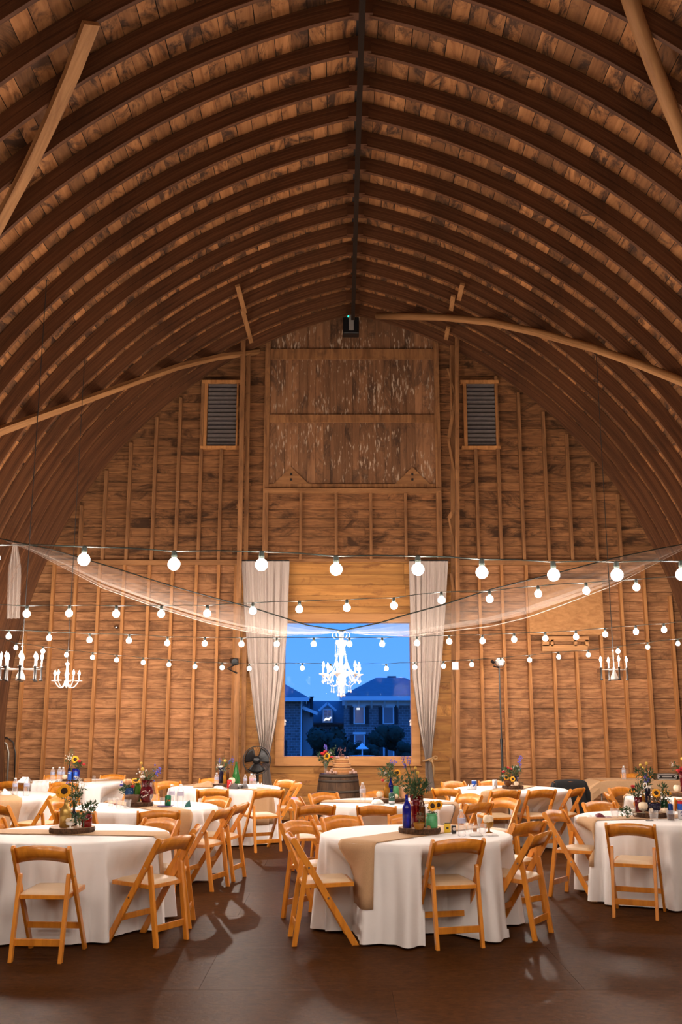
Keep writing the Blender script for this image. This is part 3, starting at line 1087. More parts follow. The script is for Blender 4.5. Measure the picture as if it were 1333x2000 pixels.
def make_chair(label):
    root = empty('folding_chair', (0, 0, 0), label, 'chair', 'wooden folding chairs')
    A, B_ = (-0.265, 0.785), (0.225, 0.0)
    d = Vector((B_[0] - A[0], B_[1] - A[1])).normalized()
    nrm = Vector((-d.y, d.x))
    hw = 0.024
    prof = []
    for k in range(7):
        a = pi * k / 6
        v = Vector(A) + d * 0.024 - d * (sin(a) * hw) + nrm * (cos(a) * hw)
        prof.append((v.x, v.y))
    # cut flat on the floor
    e1 = Vector(A) + nrm * -hw
    e2 = Vector(A) + nrm * hw
    k1 = -e1.y / d.y
    k2 = -e2.y / d.y
    prof += [(e1.x + d.x * k1, 0.0), (e2.x + d.x * k2, 0.0)]
    for s in (-1, 1):
        b = MB(); b.prism(prof, s * 0.205 - 0.011, s * 0.205 + 0.011)
        b.build('front_leg', M_chair, root, bevel=0.003)
    A2, B2 = (-0.150, 0.585), (-0.240, 0.0)
    d2 = Vector((B2[0] - A2[0], B2[1] - A2[1])).normalized()
    n2 = Vector((-d2.y, d2.x))
    prof2 = []
    for k in range(7):
        a = pi * k / 6
        v = Vector(A2) + d2 * 0.02 - d2 * (sin(a) * 0.019) + n2 * (cos(a) * 0.019)
        prof2.append((v.x, v.y))
    e1, e2 = Vector(A2) - n2 * 0.019, Vector(A2) + n2 * 0.019
    prof2 += [(e1.x + d2.x * (-e1.y / d2.y), 0.0), (e2.x + d2.x * (-e2.y / d2.y), 0.0)]
    for s in (-1, 1):
        b = MB(); b.prism(prof2, s * 0.179 - 0.0135, s * 0.179 + 0.0135)
        b.build('rear_leg', M_chair, root, bevel=0.003)
    # curved back slat
    b = MB(); b.smooth = True
    n = 14
    vs = []
    for i in range(n + 1):
        u = -1 + 2 * i / n
        for th in (0, 0.015):
            for (zb, arch) in ((0.655, 0.030), (0.768, 0.026)):
                z = zb + arch * (1 - u * u)
                y = -0.265 + (0.785 - z) * 0.62 - 0.030 * (1 - u * u) + th - 0.004
                vs.append((u * 0.196, y, z))
    fs = []
    for i in range(n):
        o = 4 * i
        fs += [(o, o + 1, o + 5, o + 4), (o + 2, o + 6, o + 7, o + 3), (o + 1, o + 3, o + 7, o + 5), (o, o + 4, o + 6, o + 2)]
    fs += [(0, 2, 3, 1), (4 * n, 4 * n + 1, 4 * n + 3, 4 * n + 2)]
    b.add(vs, fs)
    b.build('backrest', M_chair, root)
    b = MB()
    zf = lambda y: 0.425 + 0.03 * (y + 0.2)
    for s in (-1, 1):
        b.bar((s * 0.178, -0.17, zf(-0.17)), (s * 0.178, 0.205, zf(0.205)), 0.022, 0.032, up=(0, 0, 1))
    b.bar((-0.166, -0.165, zf(-0.165)), (0.166, -0.165, zf(-0.165)), 0.022, 0.03, up=(0, 0, 1))
    b.bar((-0.189, 0.205, zf(0.205)), (0.189, 0.205, zf(0.205)), 0.022, 0.034, up=(0, 0, 1))
    b.build('seat_frame', M_chair, root, bevel=0.003)
    b = MB(); b.smooth = True
    def cush(u, v):
        x, y = (u - 0.5) * 2, (v - 0.5) * 2
        e = 1 - max(abs(x), abs(y)) ** 8
        return (x * 0.176, 0.015 + y * 0.185, zf(0.015 + y * 0.185) + 0.014 + 0.022 * max(0, e) ** 0.5 + 0.006 * (1 - x * x) * (1 - y * y))
    b.grid(cush, 12, 12)
    b.box(-0.176, 0.176, -0.17, 0.20, 0.43, 0.4385)
    b.build('seat_cushion', M_seat, root)
    b = MB(); b.box(-0.167, 0.167, -0.224, -0.210, 0.105, 0.155); b.build('stretcher', M_chair, root, bevel=0.003)
    b = MB(); b.box(-0.195, 0.195, 0.098, 0.112, 0.165, 0.210); b.build('stretcher', M_chair, root, bevel=0.003)
    for (y, z) in ((-0.135, 0.565), (0.015, 0.415 - 0.085 + 0.012)):
        for s in (-1, 1):
            b = MB(); b.tube([(s * 0.2158, y, z), (s * 0.220, y, z)], 0.009, 8)
            b.build('pivot_pin', M_chrome, root)
    note_kids(root)
    return root


proto = None
CH = {}
for (x, y, a, t, which) in CHAIRS:
    if t == 'jacket':
        lab = 'wooden folding chair under the black jacket by the burlap table'
    elif t == 'burlap':
        lab = 'wooden folding chair against the wall, ' + which
    else:
        lab = 'wooden chair at the %s, %s' % (TNAME[t], which)
    if proto is None:
        o = proto = make_chair(lab)
    else:
        o = copy_tree(proto)
        o['label'] = lab
    o.location = (x, y, 0)
    o.rotation_euler = (0, 0, math.radians(a - 90))
    CH.setdefault(t, []).append((x, y, math.radians(a)))


def fold_fn(seed):
    r = random.Random(seed)
    n1, n2, n3 = r.choice((19, 20, 21)), r.choice((31, 33, 34)), r.choice((5, 6, 7))
    p1, p2, p3 = r.random() * 6.28, r.random() * 6.28, r.random() * 6.28
    def f(th):
        w = cos(n1 * th + p1 + 0.7 * sin(n3 * th + p3))
        w = math.copysign(abs(w) ** 0.8, w)
        return 0.62 * w + 0.30 * cos(n2 * th + p2) + 0.22 * cos(n3 * th + p3)
    return f


TFN = {}


def skirt_point(t, th, k):
    """point of the cloth skirt of table t at angle th, k=0 table edge .. 1 hem"""
    cx, cy = TABLES[t]
    f = TFN[t]
    z = ZT - 0.012 - (ZT - 0.030) * k
    r = TR + 0.008 + 0.050 * k + 0.068 * k ** 0.7 * f(th)
    if k < 0.02:
        r = TR + 0.006
    wgt = 1.0 if z < 0.50 else max(0.0, min(1.0, (0.69 - z) / 0.19))
    if wgt > 0:
        for (x, y, a) in ALLCH:
            if abs(x - cx) + abs(y - cy) > 2.4:
                continue
            rr = r
            for _ in range(60):
                px_, py_ = cx + rr * cos(th) - x, cy + rr * sin(th) - y
                lx, ly = px_ * sin(a) - py_ * cos(a), px_ * cos(a) + py_ * sin(a)
                if abs(lx) < 0.245 and -0.34 < ly < 0.262:
                    rr -= 0.012
                else:
                    break
            if rr > 0.3:
                r = min(r, r + (rr - r) * wgt)
    return Vector((cx + r * cos(th), cy + r * sin(th), z))


ALLCH = [c for l in CH.values() for c in l]
CLOTHLAB = {
    'gold': 'white floor-length cloth on the table with the gold bottle', 'cobalt': 'white floor-length cloth on the table with the cobalt blue bottle',
    'one': 'white floor-length cloth on the table with the One sign', 'maroon': 'white floor-length cloth on the table with the maroon lettered vase',
    'plainwater': 'white cloth on the table holding just two water bottles and napkins', 'bluecans': 'white cloth on the table with two blue cans by the wall',
    'redcan': 'white cloth on the table with the red can and cone bottle', 'peach': 'white cloth on the table with the striped pumpkin and green can',
    'hidden': 'white cloth on the table mostly hidden behind the One-sign table', 'roses': 'white cloth on the table with red roses by the lamp stand',
}
for ti, (t, (cx, cy)) in enumerate(TABLES.items()):
    TFN[t] = fold_fn(100 + ti)
    tb = empty('round_table', (cx, cy, 0), 'round folding table under the white cloth of the ' + TNAME[t], 'table', 'round banquet tables')
    b = MB(); b.lathe([(TR - 0.012, ZT - 0.030), (TR - 0.004, ZT - 0.020), (TR - 0.004, ZT - 0.010), (TR - 0.012, ZT - 0.006)], (0, 0, 0), 40); b.build('tabletop', M_ply, tb)
    for s in (-1, 1):
        b = MB()
        b.tube([(s * 0.25, -0.22, 0.0), (s * 0.2, -0.22, ZT - 0.03), (s * 0.2, 0.22, ZT - 0.03), (s * 0.25, 0.22, 0.0)], 0.014, 6)
        b.build('leg', M_iron, tb)
    # cloth
    b = MB(); b.smooth = True
    n, rows = 260, 12
    vs = [(cx, cy, ZT)]
    rings = [0.35, 0.65, 0.86, 0.965]
    for q in rings:
        for i in range(n):
            th = 2 * pi * i / n
            vs.append((cx + TR * q * cos(th), cy + TR * q * sin(th), ZT + 0.0006 * sin(5 * th + q * 9)))
    for j in range(rows + 1):
        for i in range(n):
            vs.append(skirt_point(t, 2 * pi * i / n, j / rows))
    fs = [(0, 1 + i, 1 + (i + 1) % n) for i in range(n)]
    tot = len(rings) + rows + 1
    for j in range(tot - 1):
        for i in range(n):
            i2 = (i + 1) % n
            a, c = 1 + j * n, 1 + (j + 1) * n
            fs.append((a + i, c + i, c + i2, a + i2))
    b.add(vs, fs)
    tag(b.build('tablecloth', M_cloth, loc=(cx, cy, ZT)), CLOTHLAB[t], 'tablecloth', 'white round tablecloths')


def runner(t, ang, drop_a, drop_b, label, w=0.36):
    """burlap strip over the table top, hanging down both ends; ang = direction of end a"""
    cx, cy = TABLES[t]
    d = Vector((cos(ang), sin(ang)))
    e = Vector((-d.y, d.x))
    nu = 10
    rowsv = []
    def end(sgn, drop):
        out = []
        for k in (1.0, 0.8, 0.6, 0.4, 0.25, 0.12, 0.03):
            row = []
            for i in range(nu + 1):
                u = (i / nu - 0.5) * w
                p = d * sgn * math.sqrt(TR * TR - u * u) + e * u
                th = math.atan2(p.y, p.x)
                q = skirt_point(t, th, k * drop / (ZT - 0.03))
                rad = Vector((q.x - cx, q.y - cy)).normalized()
                row.append((q.x + rad.x * 0.012, q.y + rad.y * 0.012, q.z))
            out.append(row)
        return out
    A_ = end(1, drop_a)
    B_ = end(-1, drop_b)
    rowsv += A_
    for s in [0.985, 0.8, 0.5, 0.2, -0.2, -0.5, -0.8, -0.985]:
        row = []
        for i in range(nu + 1):
            u = (i / nu - 0.5) * w
            p = d * s * math.sqrt(TR * TR - u * u) + e * u
            row.append((cx + p.x, cy + p.y, ZT + 0.005 + 0.002 * sin(s * 11 + u * 9)))
        rowsv.append(row)
    rowsv += B_[::-1]
    b = MB(); b.smooth = True
    vs = [p for r in rowsv for p in r]
    fs = [(j * (nu + 1) + i, j * (nu + 1) + i + 1, (j + 1) * (nu + 1) + i + 1, (j + 1) * (nu + 1) + i) for j in range(len(rowsv) - 1) for i in range(nu)]
    b.add(vs, fs)
    tag(b.build('table_runner', M_burlap, loc=(cx, cy, ZT), solid=0.003), label, 'table runner', 'burlap table runners')


R_ = math.radians
runner('gold', R_(-8), 0.30, 0.30, 'burlap runner lying crosswise under the gold-bottle log slice')
runner('cobalt', R_(-130), 0.46, 0.34, 'burlap runner hanging far down the front of the cobalt-bottle table')
runner('one', R_(195), 0.40, 0.40, 'burlap runner folded over the edge of the One-sign table')
runner('maroon', R_(-55), 0.36, 0.34, 'burlap runner hanging at the aisle corner of the maroon-vase table')
runner('plainwater', R_(-65), 0.46, 0.34, 'burlap runner hanging in front of the two-water-bottle table', w=0.5)
runner('bluecans', R_(-150), 0.34, 0.34, 'burlap runner under the two blue cans')
runner('redcan', R_(-42), 0.45, 0.34, 'burlap runner seen through an open chair back at the red-can table')
runner('peach', R_(-12), 0.36, 0.30, 'burlap runner crossing the striped-pumpkin table')
runner('roses', R_(-115), 0.40, 0.34, 'burlap runner hanging in front of the red-rose table')
runner('hidden', R_(-20), 0.30, 0.30, 'burlap runner under the big pumpkin')

# ================================================================== STRING LIGHTS
ROWS = [
    ('first string of globe bulbs, nearest the camera with the largest bulbs', 5.65,
     [(164, 1093), (340, 1102), (511, 1103), (657, 1112), (817, 1112), (942, 1118), (1082, 1123), (1206, 1123), (1333, 1122)], 5),
    ('second string of globe bulbs, hung just behind the largest bulbs', 9.4,
     [(52, 1199), (135, 1198), (227, 1199), (315, 1199), (405, 1198), (494, 1193), (585, 1190), (678, 1187), (770, 1183), (863, 1172), (957, 1170), (1052, 1160), (1146, 1154), (1244, 1147)], 4),
    ('third string of globe bulbs, passing the crystal chandelier crown', 12.4,
     [(17, 1243), (96, 1246), (175, 1250), (252, 1251), (327, 1256), (400, 1257), (472, 1258), (541, 1258), (613, 1258), (683, 1258), (747, 1258), (815, 1256), (878, 1253), (943, 1252),
      (1005, 1249), (1066, 1247), (1126, 1244), (1183, 1239), (1243, 1234), (1298, 1230)], 2),
    ('fourth string of globe bulbs, smallest and closest to the gable wall', 16.2,
     [(31, 1265), (84, 1272), (130, 1279), (181, 1284), (228, 1289), (280, 1294), (330, 1298), (381, 1302), (434, 1304), (487, 1306), (540, 1305), (591, 1305), (646, 1306), (701, 1306), (755, 1306),
      (811, 1303), (867, 1301), (922, 1298), (979, 1294), (1035, 1289), (1092, 1283), (1150, 1279), (1208, 1272), (1266, 1264), (1325, 1257)], 1),
]
bulb_me = socket_me = None
for lab, Y, pxs, extra in ROWS:
    P = [at(x, y, Y) for x, y in pxs]
    stepl, stepr = P[0] - P[1], P[-1] - P[-2]
    for k in range(extra):
        q = P[0] + stepl
        if abs(q.x - AX) < arch_hw(q.z) - 0.3:
            q.z = P[0].z + 0.01
            P.insert(0, q)
        q = P[-1] + stepr
        if abs(q.x - AX) < arch_hw(q.z) - 0.3:
            q.z = P[-1].z + 0.03
            P.append(q)
    root = empty('string_lights', P[len(P) // 2] + Vector((0, 0, 0.09)), lab, 'string lights', 'globe bulb strings')
    off = root.location
    up = 0.075
    path = []
    for i, p in enumerate(P):
        path.append(p + Vector((0, 0, up)))
        if i < len(P) - 1:
            m = (P[i] + P[i + 1]) / 2
            path.append(m + Vector((0, 0, up + 0.006)))
    path.insert(0, Vector((AX - arch_hw(path[0].z + 0.15) + 0.01, Y, path[0].z + 0.15)))
    path.append(Vector((AX + arch_hw(path[-1].z + 0.12) - 0.01, Y, path[-1].z + 0.12)))
    b = MB(); b.tube(path, 0.004, 5)
    part(b, 'cord', M_wire, root)
    for p in P:
        if bulb_me is None:
            b = MB(); b.smooth = True
            prof = [(0.035 * sin(pi * i / 8), -0.035 * cos(pi * i / 8)) for i in range(8)] + [(0.012, 0.038)]
            b.lathe(prof, (0, 0, 0), 12)
            o = b.build('bulb', M_bulb, root); bulb_me = o.data
            b = MB(); b.lathe([(0.015, 0.036), (0.017, 0.05), (0.014, 0.078), (0.006, 0.082)], (0, 0, 0), 8)
            s = b.build('socket', M_wire, o); socket_me = s.data
            o.location = p - off
        else:
            o = bpy.data.objects.new('bulb', bulb_me); COL.objects.link(o)
            s = bpy.data.objects.new('socket', socket_me); COL.objects.link(s)
            o.parent = root; s.parent = o
            o.location = p - off

# ================================================================== TULLE SWAG AND ITS CABLE
CY = 13.0                                   # distance of the crystal chandelier
CTOP = at(668, 1233, CY)


def swag(top, bot, name, label, tail=None):
    Pe = arch_hit(top[-1][0], top[-1][1], AR - 0.06)
    Ye = Pe.y
    n = 60
    def samp(poly, u):
        # by arc fraction
        L = [0]
        for i in range(1, len(poly)):
            L.append(L[-1] + math.hypot(poly[i][0] - poly[i - 1][0], poly[i][1] - poly[i - 1][1]))
        d = u * L[-1]
        for i in range(1, len(poly)):
            if d <= L[i] + 1e-9:
                k = (d - L[i - 1]) / max(1e-9, L[i] - L[i - 1])
                return poly[i - 1][0] + (poly[i][0] - poly[i - 1][0]) * k, poly[i - 1][1] + (poly[i][1] - poly[i - 1][1]) * k
        return poly[-1]
    def pt(u, v):
        a, c = samp(top, u), samp(bot, u)
        Yd = CY + (Ye - CY) * u
        w = v
        bulge = sin(pi * v) * min(1, 4 * u * (1 - u)) * 0.10
        rip = 0.006 * sin(v * 26 + u * 5) * min(1, 6 * u * (1 - u))
        return at(a[0] + (c[0] - a[0]) * w, a[1] + (c[1] - a[1]) * w, Yd - bulge + rip)
    root = empty(name, CTOP, label, 'drape')
    b = MB(); b.smooth = True
    b.grid(lambda u, v: pt(u, v * 0.80), n, 16)
    part(b, 'sheer_panel', M_sheer, root)
    b = MB(); b.smooth = True
    for q in range(2):
        ph = random.random() * 6
        b.grid(lambda u, v: pt(u, 0.70 + 0.13 * q + 0.04 * sin(u * 5 + ph) + 0.10 * v) + Vector((0, 0.03 * q - 0.02, 0)), n, 2)
    part(b, 'gathered_hem', M_sheer2, root)
    b = MB(); b.smooth = True
    b.grid(lambda u, v: pt(u, 0.972 + 0.028 * v) + Vector((0, -0.015 * sin(v * pi), 0)), n, 3)
    part(b, 'gathered_edge', plain('tulle_fold', (0.72, 0.62, 0.54), 0.9), root)
    if tail:
        b = MB(); b.smooth = True
        x0, y0, x1, y1 = tail
        def tl(u, v):
            wob = 0.3 + 0.7 * min(1, v * 3)
            return at(x0 + (x1 - x0) * (0.5 + (u - 0.5) * wob) - 4 * v, y0 + (y1 - y0) * v, Ye - 0.25) + Vector((0, 0.05 * sin(u * 20), 0))
        b.grid(tl, 24, 10)
        part(b, 'hanging_tail', M_sheer2, root)
    return Pe


PL = swag([(667, 1233), (600, 1222), (500, 1192), (420, 1172), (330, 1147), (230, 1113), (100, 1072), (12, 1054)],
          [(667, 1235), (610, 1240), (540, 1242), (470, 1232), (400, 1216), (300, 1185), (200, 1149), (120, 1107), (60, 1076), (12, 1057)],
          'tulle_swag', 'sheer cream tulle swag sweeping from the crystal chandelier to the fan-side eaves', (17, 1062, 41, 1208))
PR = swag([(669, 1233), (740, 1218), (800, 1200), (863, 1183), (960, 1152), (1100, 1117), (1200, 1091), (1280, 1074), (1350, 1060)],
          [(669, 1235), (720, 1240), (800, 1243), (870, 1234), (960, 1224), (1030, 1207), (1100, 1182), (1200, 1144), (1270, 1107), (1350, 1066)],
          'tulle_swag', 'sheer cream tulle swag sweeping from the crystal chandelier to the lamp-stand-side eaves')
b = MB()
cp = []
for (x, y), u in zip([(-10, 1050), (100, 1073), (230, 1111), (330, 1143), (420, 1168), (500, 1189), (600, 1221), (668, 1232)], [0, .12, .27, .42, .55, .7, .88, 1]):
    cp.append(at(x, y, PL.y + (CY - PL.y) * u - 0.02))
for (x, y), u in zip([(740, 1217), (800, 1199), (863, 1182), (960, 1151), (1100, 1116), (1200, 1090), (1280, 1073), (1350, 1060)], [.12, .22, .32, .45, .63, .78, .9, 1]):
    cp.append(at(x, y, CY + (PR.y - CY) * u - 0.02))
b.tube(cp, 0.010, 6)
tag(b.build('support_cable', M_wire, loc=CTOP), 'dark cable stretched along the top edges of both tulle swags', 'cable')

# ================================================================== CHANDELIERS
k = 1 / pxm(CY, 2.9)                         # metres per picture pixel there
cz = lambda py: at(668, py, CY).z
cx0 = at(667, 1300, CY).x
root = empty('crystal_chandelier', (cx0, CY, cz(1232)), 'white crystal chandelier with bead strands hanging before the window', 'chandelier')
O = Vector((cx0, CY, 0))
b = MB(); b.smooth = True
b.lathe([(0.004, cz(1232)), (0.012, cz(1236)), (0.006, cz(1242)), (0.035, cz(1250)), (0.075, cz(1251)), (0.07, cz(1256)), (0.055, cz(1262)), (0.03, cz(1268)), (0.034, cz(1276)), (0.024, cz(1284)),
         (0.018, cz(1296)), (0.026, cz(1302)), (0.022, cz(1312)), (0.055, cz(1322)), (0.065, cz(1330)), (0.045, cz(1336)), (0.02, cz(1344)), (0.022, cz(1352)), (0.012, cz(1360)), (0.002, cz(1364))], O, 16)
part(b, 'stem', M_crystal, root)
for q in range(5):
    a = 0.35 + 2 * pi * q / 5
    b = MB(); b.smooth = True
    c = O + Vector((cos(a) * 0.075, sin(a) * 0.075, cz(1240)))
    b.tube([O + Vector((cos(a) * 0.02, sin(a) * 0.02, cz(1251)))] + [O + Vector((cos(a) * (0.072 - 0.047 * cos(t)), sin(a) * (0.072 - 0.047 * cos(t)), cz(1240) + 0.042 * sin(t))) for t in [i * 0.42 - 0.5 for i in range(13)]], 0.006, 6)
    part(b, 'crown_loop', M_crystal, root)
NA = 6
RA = 36 * k


def pendant(b, p, L, r=0.005, drop=0.012):
    n = max(2, int(L / 0.014))
    for i in range(n):
        b.ball(p + Vector((0, 0, -L * (i + 0.5) / n)), r, 6, 4)
    b.lathe([(0.001, 0), (drop * 0.6, -drop * 1.2), (drop, -drop * 2.1), (drop * 0.6, -drop * 2.9), (0.001, -drop * 3.2)], p + Vector((0, 0, -L)), 7)


for q in range(NA):
    a = 0.30 + 2 * pi * q / NA
    d = Vector((cos(a), sin(a), 0))
    pts = []
    for i in range(13):
        t = i / 12
        rr = 0.03 + (RA - 0.03) * t
        zz = cz(1330) + (0.09 * sin(pi * min(1, t * 1.6)) if t < 0.62 else 0) - 0.055 * sin(pi * max(0, (t - 0.55) / 0.45)) + (cz(1319) - cz(1330)) * t
        pts.append(O + d * rr + Vector((0, 0, zz)))
    arm = MB(); arm.smooth = True
    arm.tube(pts, [0.013 - 0.004 * i / 12 for i in range(13)], 7)
    arm_o = part(arm, 'arm', M_crystal, root)
    c = O + d * RA
    b = MB(); b.smooth = True
    zc_ = cz(1318)
    b.lathe([(0.01, zc_ - 0.03), (0.022, zc_ - 0.012), (0.055, zc_ + 0.004), (0.058, zc_ + 0.012), (0.02, zc_ + 0.008)], c, 14)
    part(b, 'drip_dish', M_crystal, root)
    b = MB(); b.smooth = True
    b.tube([c + Vector((0, 0, zc_)), c + Vector((0, 0, zc_ + 0.085))], 0.0105, 8)
    part(b, 'candle_sleeve', M_whitepaint, root)
    b = MB(); b.smooth = True
    b.lathe([(0.007, 0), (0.017, 0.02), (0.019, 0.035), (0.011, 0.06), (0.003, 0.078), (0.001, 0.085)], c + Vector((0, 0, zc_ + 0.085)), 9)
    part(b, 'candle_bulb', M_flame, root)
    b = MB(); b.smooth = True
    for (o, L) in ((0.05, 0.06), (-0.045, 0.05)):
        pendant(b, c + Vector((d.y * o, -d.x * o, zc_ - 0.004)), L)
    pendant(b, c + Vector((0, 0, zc_ - 0.03)), 0.05)
    part(b, 'pendants', M_crystal, root)
    # bead strand from the crown to the arm end and swag below
    b = MB(); b.smooth = True
    top = O + d * 0.045 + Vector((0, 0, cz(1266)))
    end = c - d * 0.04 + Vector((0, 0, zc_ + 0.01))
    m = 26
    for i in range(m + 1):
        t = i / m
        p = top.lerp(end, t) + Vector((0, 0, -0.075 * sin(pi * t) * (1 - 0.15 * t))) - d * 0.02 * sin(pi * t)
        b.ball(p, 0.0075, 6, 4)
    part(b, 'bead_strand', M_crystal, root)
    b = MB(); b.smooth = True
    a0 = O + d * 0.05 + Vector((0, 0, cz(1334)))
    e0 = c - d * 0.03 + Vector((0, 0, zc_ - 0.035))
    for i in range(15):
        t = i / 14
        b.ball(a0.lerp(e0, t) + Vector((0, 0, -0.07 * sin(pi * t))), 0.0055, 6, 4)
    pendant(b, O + d * 0.045 + Vector((0, 0, cz(1336))), 0.12)
    pendant(b, a0.lerp(e0, 0.5) + Vector((0, 0, -0.07)), 0.05)
    part(b, 'bead_strand', M_crystal, root)
b = MB(); b.smooth = True
pendant(b, O + Vector((-0.075, 0, cz(1254))), 0.15)
part(b, 'bead_strand', M_crystal, root)

M_iron2 = plain('silvered_iron', (0.55, 0.50, 0.46), 0.3, 0.85)


def tube_chandelier(px, Y, arms, rad_px, py_arm, py_bot, py_top, hang, label, ph):
    kk = 1 / pxm(Y, 2.6)
    zz = lambda py: at(px, py, Y).z
    x = at(px, py_arm, Y).x
    root = empty('tube_chandelier', (x, Y, zz(py_arm)), label, 'chandelier')
    O = Vector((x, Y, 0))
    za, zb = zz(py_arm), zz(py_bot)
    b = MB(); b.smooth = True
    b.lathe([(0.05, zb + 0.0), (0.058, zb + 0.012), (0.048, zb + 0.06), (0.03, zb + 0.10), (0.014, za), (0.02, za + 0.02), (0.008, za + 0.04), (0.006, zz(py_top)), (0.016, zz(py_top) + 0.005), (0.004, zz(py_top) + 0.03)], O, 14)
    part(b, 'hub', M_iron2, root)
    for q in range(arms):
        a = ph + 2 * pi * q / arms
        d = Vector((cos(a), sin(a), 0)) * rad_px * kk
        b = MB(); b.tube([O + Vector((0, 0, za)), O + d + Vector((0, 0, za))], 0.007, 6)
        arm = part(b, 'arm', M_iron2, root)
        b = MB(); b.smooth = True
        b.lathe([(0.022, zb), (0.024, zb + 0.012), (0.013, zb + 0.025), (0.013, za + 0.015), (0.024, za + 0.022), (0.024, za + 0.03), (0.008, za + 0.032)], O + d, 10)
        part(b, 'candle_cup', M_iron, root)
        b = MB(); b.smooth = True
        b.tube([O + d + Vector((0, 0, za + 0.03)), O + d + Vector((0, 0, za + 0.11))], 0.0105, 8)
        part(b, 'candle_sleeve', M_whitepaint, root)
        b = MB(); b.smooth = True
        b.lathe([(0.007, 0), (0.017, 0.02), (0.019, 0.035), (0.011, 0.06), (0.003, 0.078), (0.001, 0.085)], O + d + Vector((0, 0, za + 0.11)), 9)
        part(b, 'candle_bulb', M_flame, root)
    # chain / wire up to the rafters
    e = Vector((x, Y, za))
    zt = ACZ + 0.5
    while arch_hw(zt) > abs(x - AX) and zt < APEX:
        zt += 0.02
    b = MB(); b.tube([(x, Y, zz(py_top) + 0.02), (x, Y, zt)], 0.006, 5)
    part(b, 'chain' if hang else 'hanging_wire', M_iron, root)


tube_chandelier(41, 11.6, 8, 38, 1307, 1330, 1264, True, 'iron tube chandelier with eight candle bulbs by the fan-side eaves', 0.25)
tube_chandelier(1200, 14.6, 4, 26, 1308, 1329, 1272, False, 'small iron tube chandelier with four candle bulbs on the lamp stand side', 0.12)

Y = 14.0
kk = 1 / pxm(Y, 2.6)
zz = lambda py: at(131, py, Y).z
x = at(131, 1310, Y).x
root = empty('white_chandelier', (x, Y, zz(1320)), 'little white chandelier with curled arms and five candle bulbs', 'chandelier')
O = Vector((x, Y, 0))
b = MB(); b.smooth = True
b.lathe([(0.004, zz(1343)), (0.018, zz(1340)), (0.022, zz(1334)), (0.012, zz(1326)), (0.03, zz(1318)), (0.018, zz(1312)), (0.012, zz(1302)), (0.02, zz(1299)), (0.035, zz(1296)), (0.006, zz(1293)), (0.006, zz(1288))], O, 12)
part(b, 'stem', M_whitepaint, root)
for q in range(5):
    a = 0.5 + 2 * pi * q / 5
    d = Vector((cos(a), sin(a), 0))
    R = 24 * kk
    b = MB(); b.smooth = True
    b.tube([O + d * (0.015 + (R - 0.015) * i / 10) + Vector((0, 0, zz(1328) + (zz(1330) - zz(1328)) * i / 10 - 0.10 * sin(pi * (i / 10) ** 0.8))) for i in range(11)], 0.007, 6)
    part(b, 'arm', M_whitepaint, root)
    c = O + d * R + Vector((0, 0, zz(1330)))
    b = MB(); b.smooth = True
    b.lathe([(0.005, -0.005), (0.05, 0.0), (0.05, 0.006), (0.01, 0.01)], c, 12)
    part(b, 'drip_dish', M_whitepaint, root)
    b = MB(); b.smooth = True; b.tube([c, c + Vector((0, 0, 0.075))], 0.011, 8); part(b, 'candle_sleeve', M_whitepaint, root)
    b = MB(); b.smooth = True
    b.lathe([(0.007, 0), (0.016, 0.02), (0.018, 0.035), (0.010, 0.055), (0.001, 0.075)], c + Vector((0, 0, 0.075)), 9)
    part(b, 'candle_bulb', M_flame, root)
zt = 3.0
while arch_hw(zt) > abs(x - AX) and zt < APEX:
    zt += 0.02
b = MB(); b.tube([(x, Y, zz(1290)), (x, Y, zt)], 0.005, 5); part(b, 'hanging_wire', M_iron, root)


# ================================================================== SPOT LAMPS
def spot_light(name, loc, target, energy, size=80, blend=0.25, rad=0.03, color=(1.0, 0.86, 0.74)):
    ld = bpy.data.lights.new(name, 'SPOT')
    ld.energy = energy
    ld.spot_size = math.radians(size)
    ld.spot_blend = blend
    ld.shadow_soft_size = rad
    ld.color = color
    o = bpy.data.objects.new(name, ld)
    o.location = loc
    o.rotation_euler = (Vector(target) - Vector(loc)).to_track_quat('-Z', 'Y').to_euler()
    COL.objects.link(o)
    return o


Yl = 17.3
hp = at(978, 1293, Yl)
root = empty('lamp_stand', (at(984, 1560, Yl).x, Yl, 0), 'tall black lamp stand with a lit spot lamp against the gable wall', 'lamp')
bx = root.location.x
b = MB()
b.tube([(bx, Yl, 0.03), (bx, Yl, 1.35)], 0.022, 8); b.tube([(bx, Yl, 1.3), (bx, Yl, hp.z - 0.1)], 0.013, 8)
b.tube([(bx, Yl, 1.30), (bx, Yl, 1.38)], 0.028, 8)
part(b, 'pole', M_black, root)
for q in range(3):
    a = 0.4 + 2 * pi * q / 3
    b = MB(); b.tube([(bx, Yl, 0.45), (bx + cos(a) * 0.4, Yl + sin(a) * 0.4, 0.012)], 0.012, 6)
    part(b, 'leg', M_black, root)
b = MB(); b.smooth = True
dirv = (Vector((-1.4, 6.0, 0.2)) - hp).normalized()
q_ = dirv.to_track_quat('Z', 'Y').to_matrix()
b.lathe([(0.03, -0.16), (0.055, -0.15), (0.06, -0.02), (0.085, 0.0), (0.09, 0.03), (0.075, 0.032)], hp, 16, tilt=q_)
part(b, 'lamp_head', M_chrome, root)
b = MB(); b.lathe([(0.0, 0.018), (0.072, 0.018), (0.072, 0.024), (0.0, 0.026)], hp, 16, tilt=q_); part(b, 'lens', M_lens, root)
b = MB(); b.tube([(bx, Yl, hp.z - 0.1), (bx - 0.1, Yl - 0.02, hp.z - 0.07)], 0.014, 6); b.tube([(bx - 0.08, Yl - 0.02, hp.z - 0.02), (bx - 0.13, Yl, hp.z + 0.02)], 0.03, 6)
part(b, 'clamp', M_black, root)
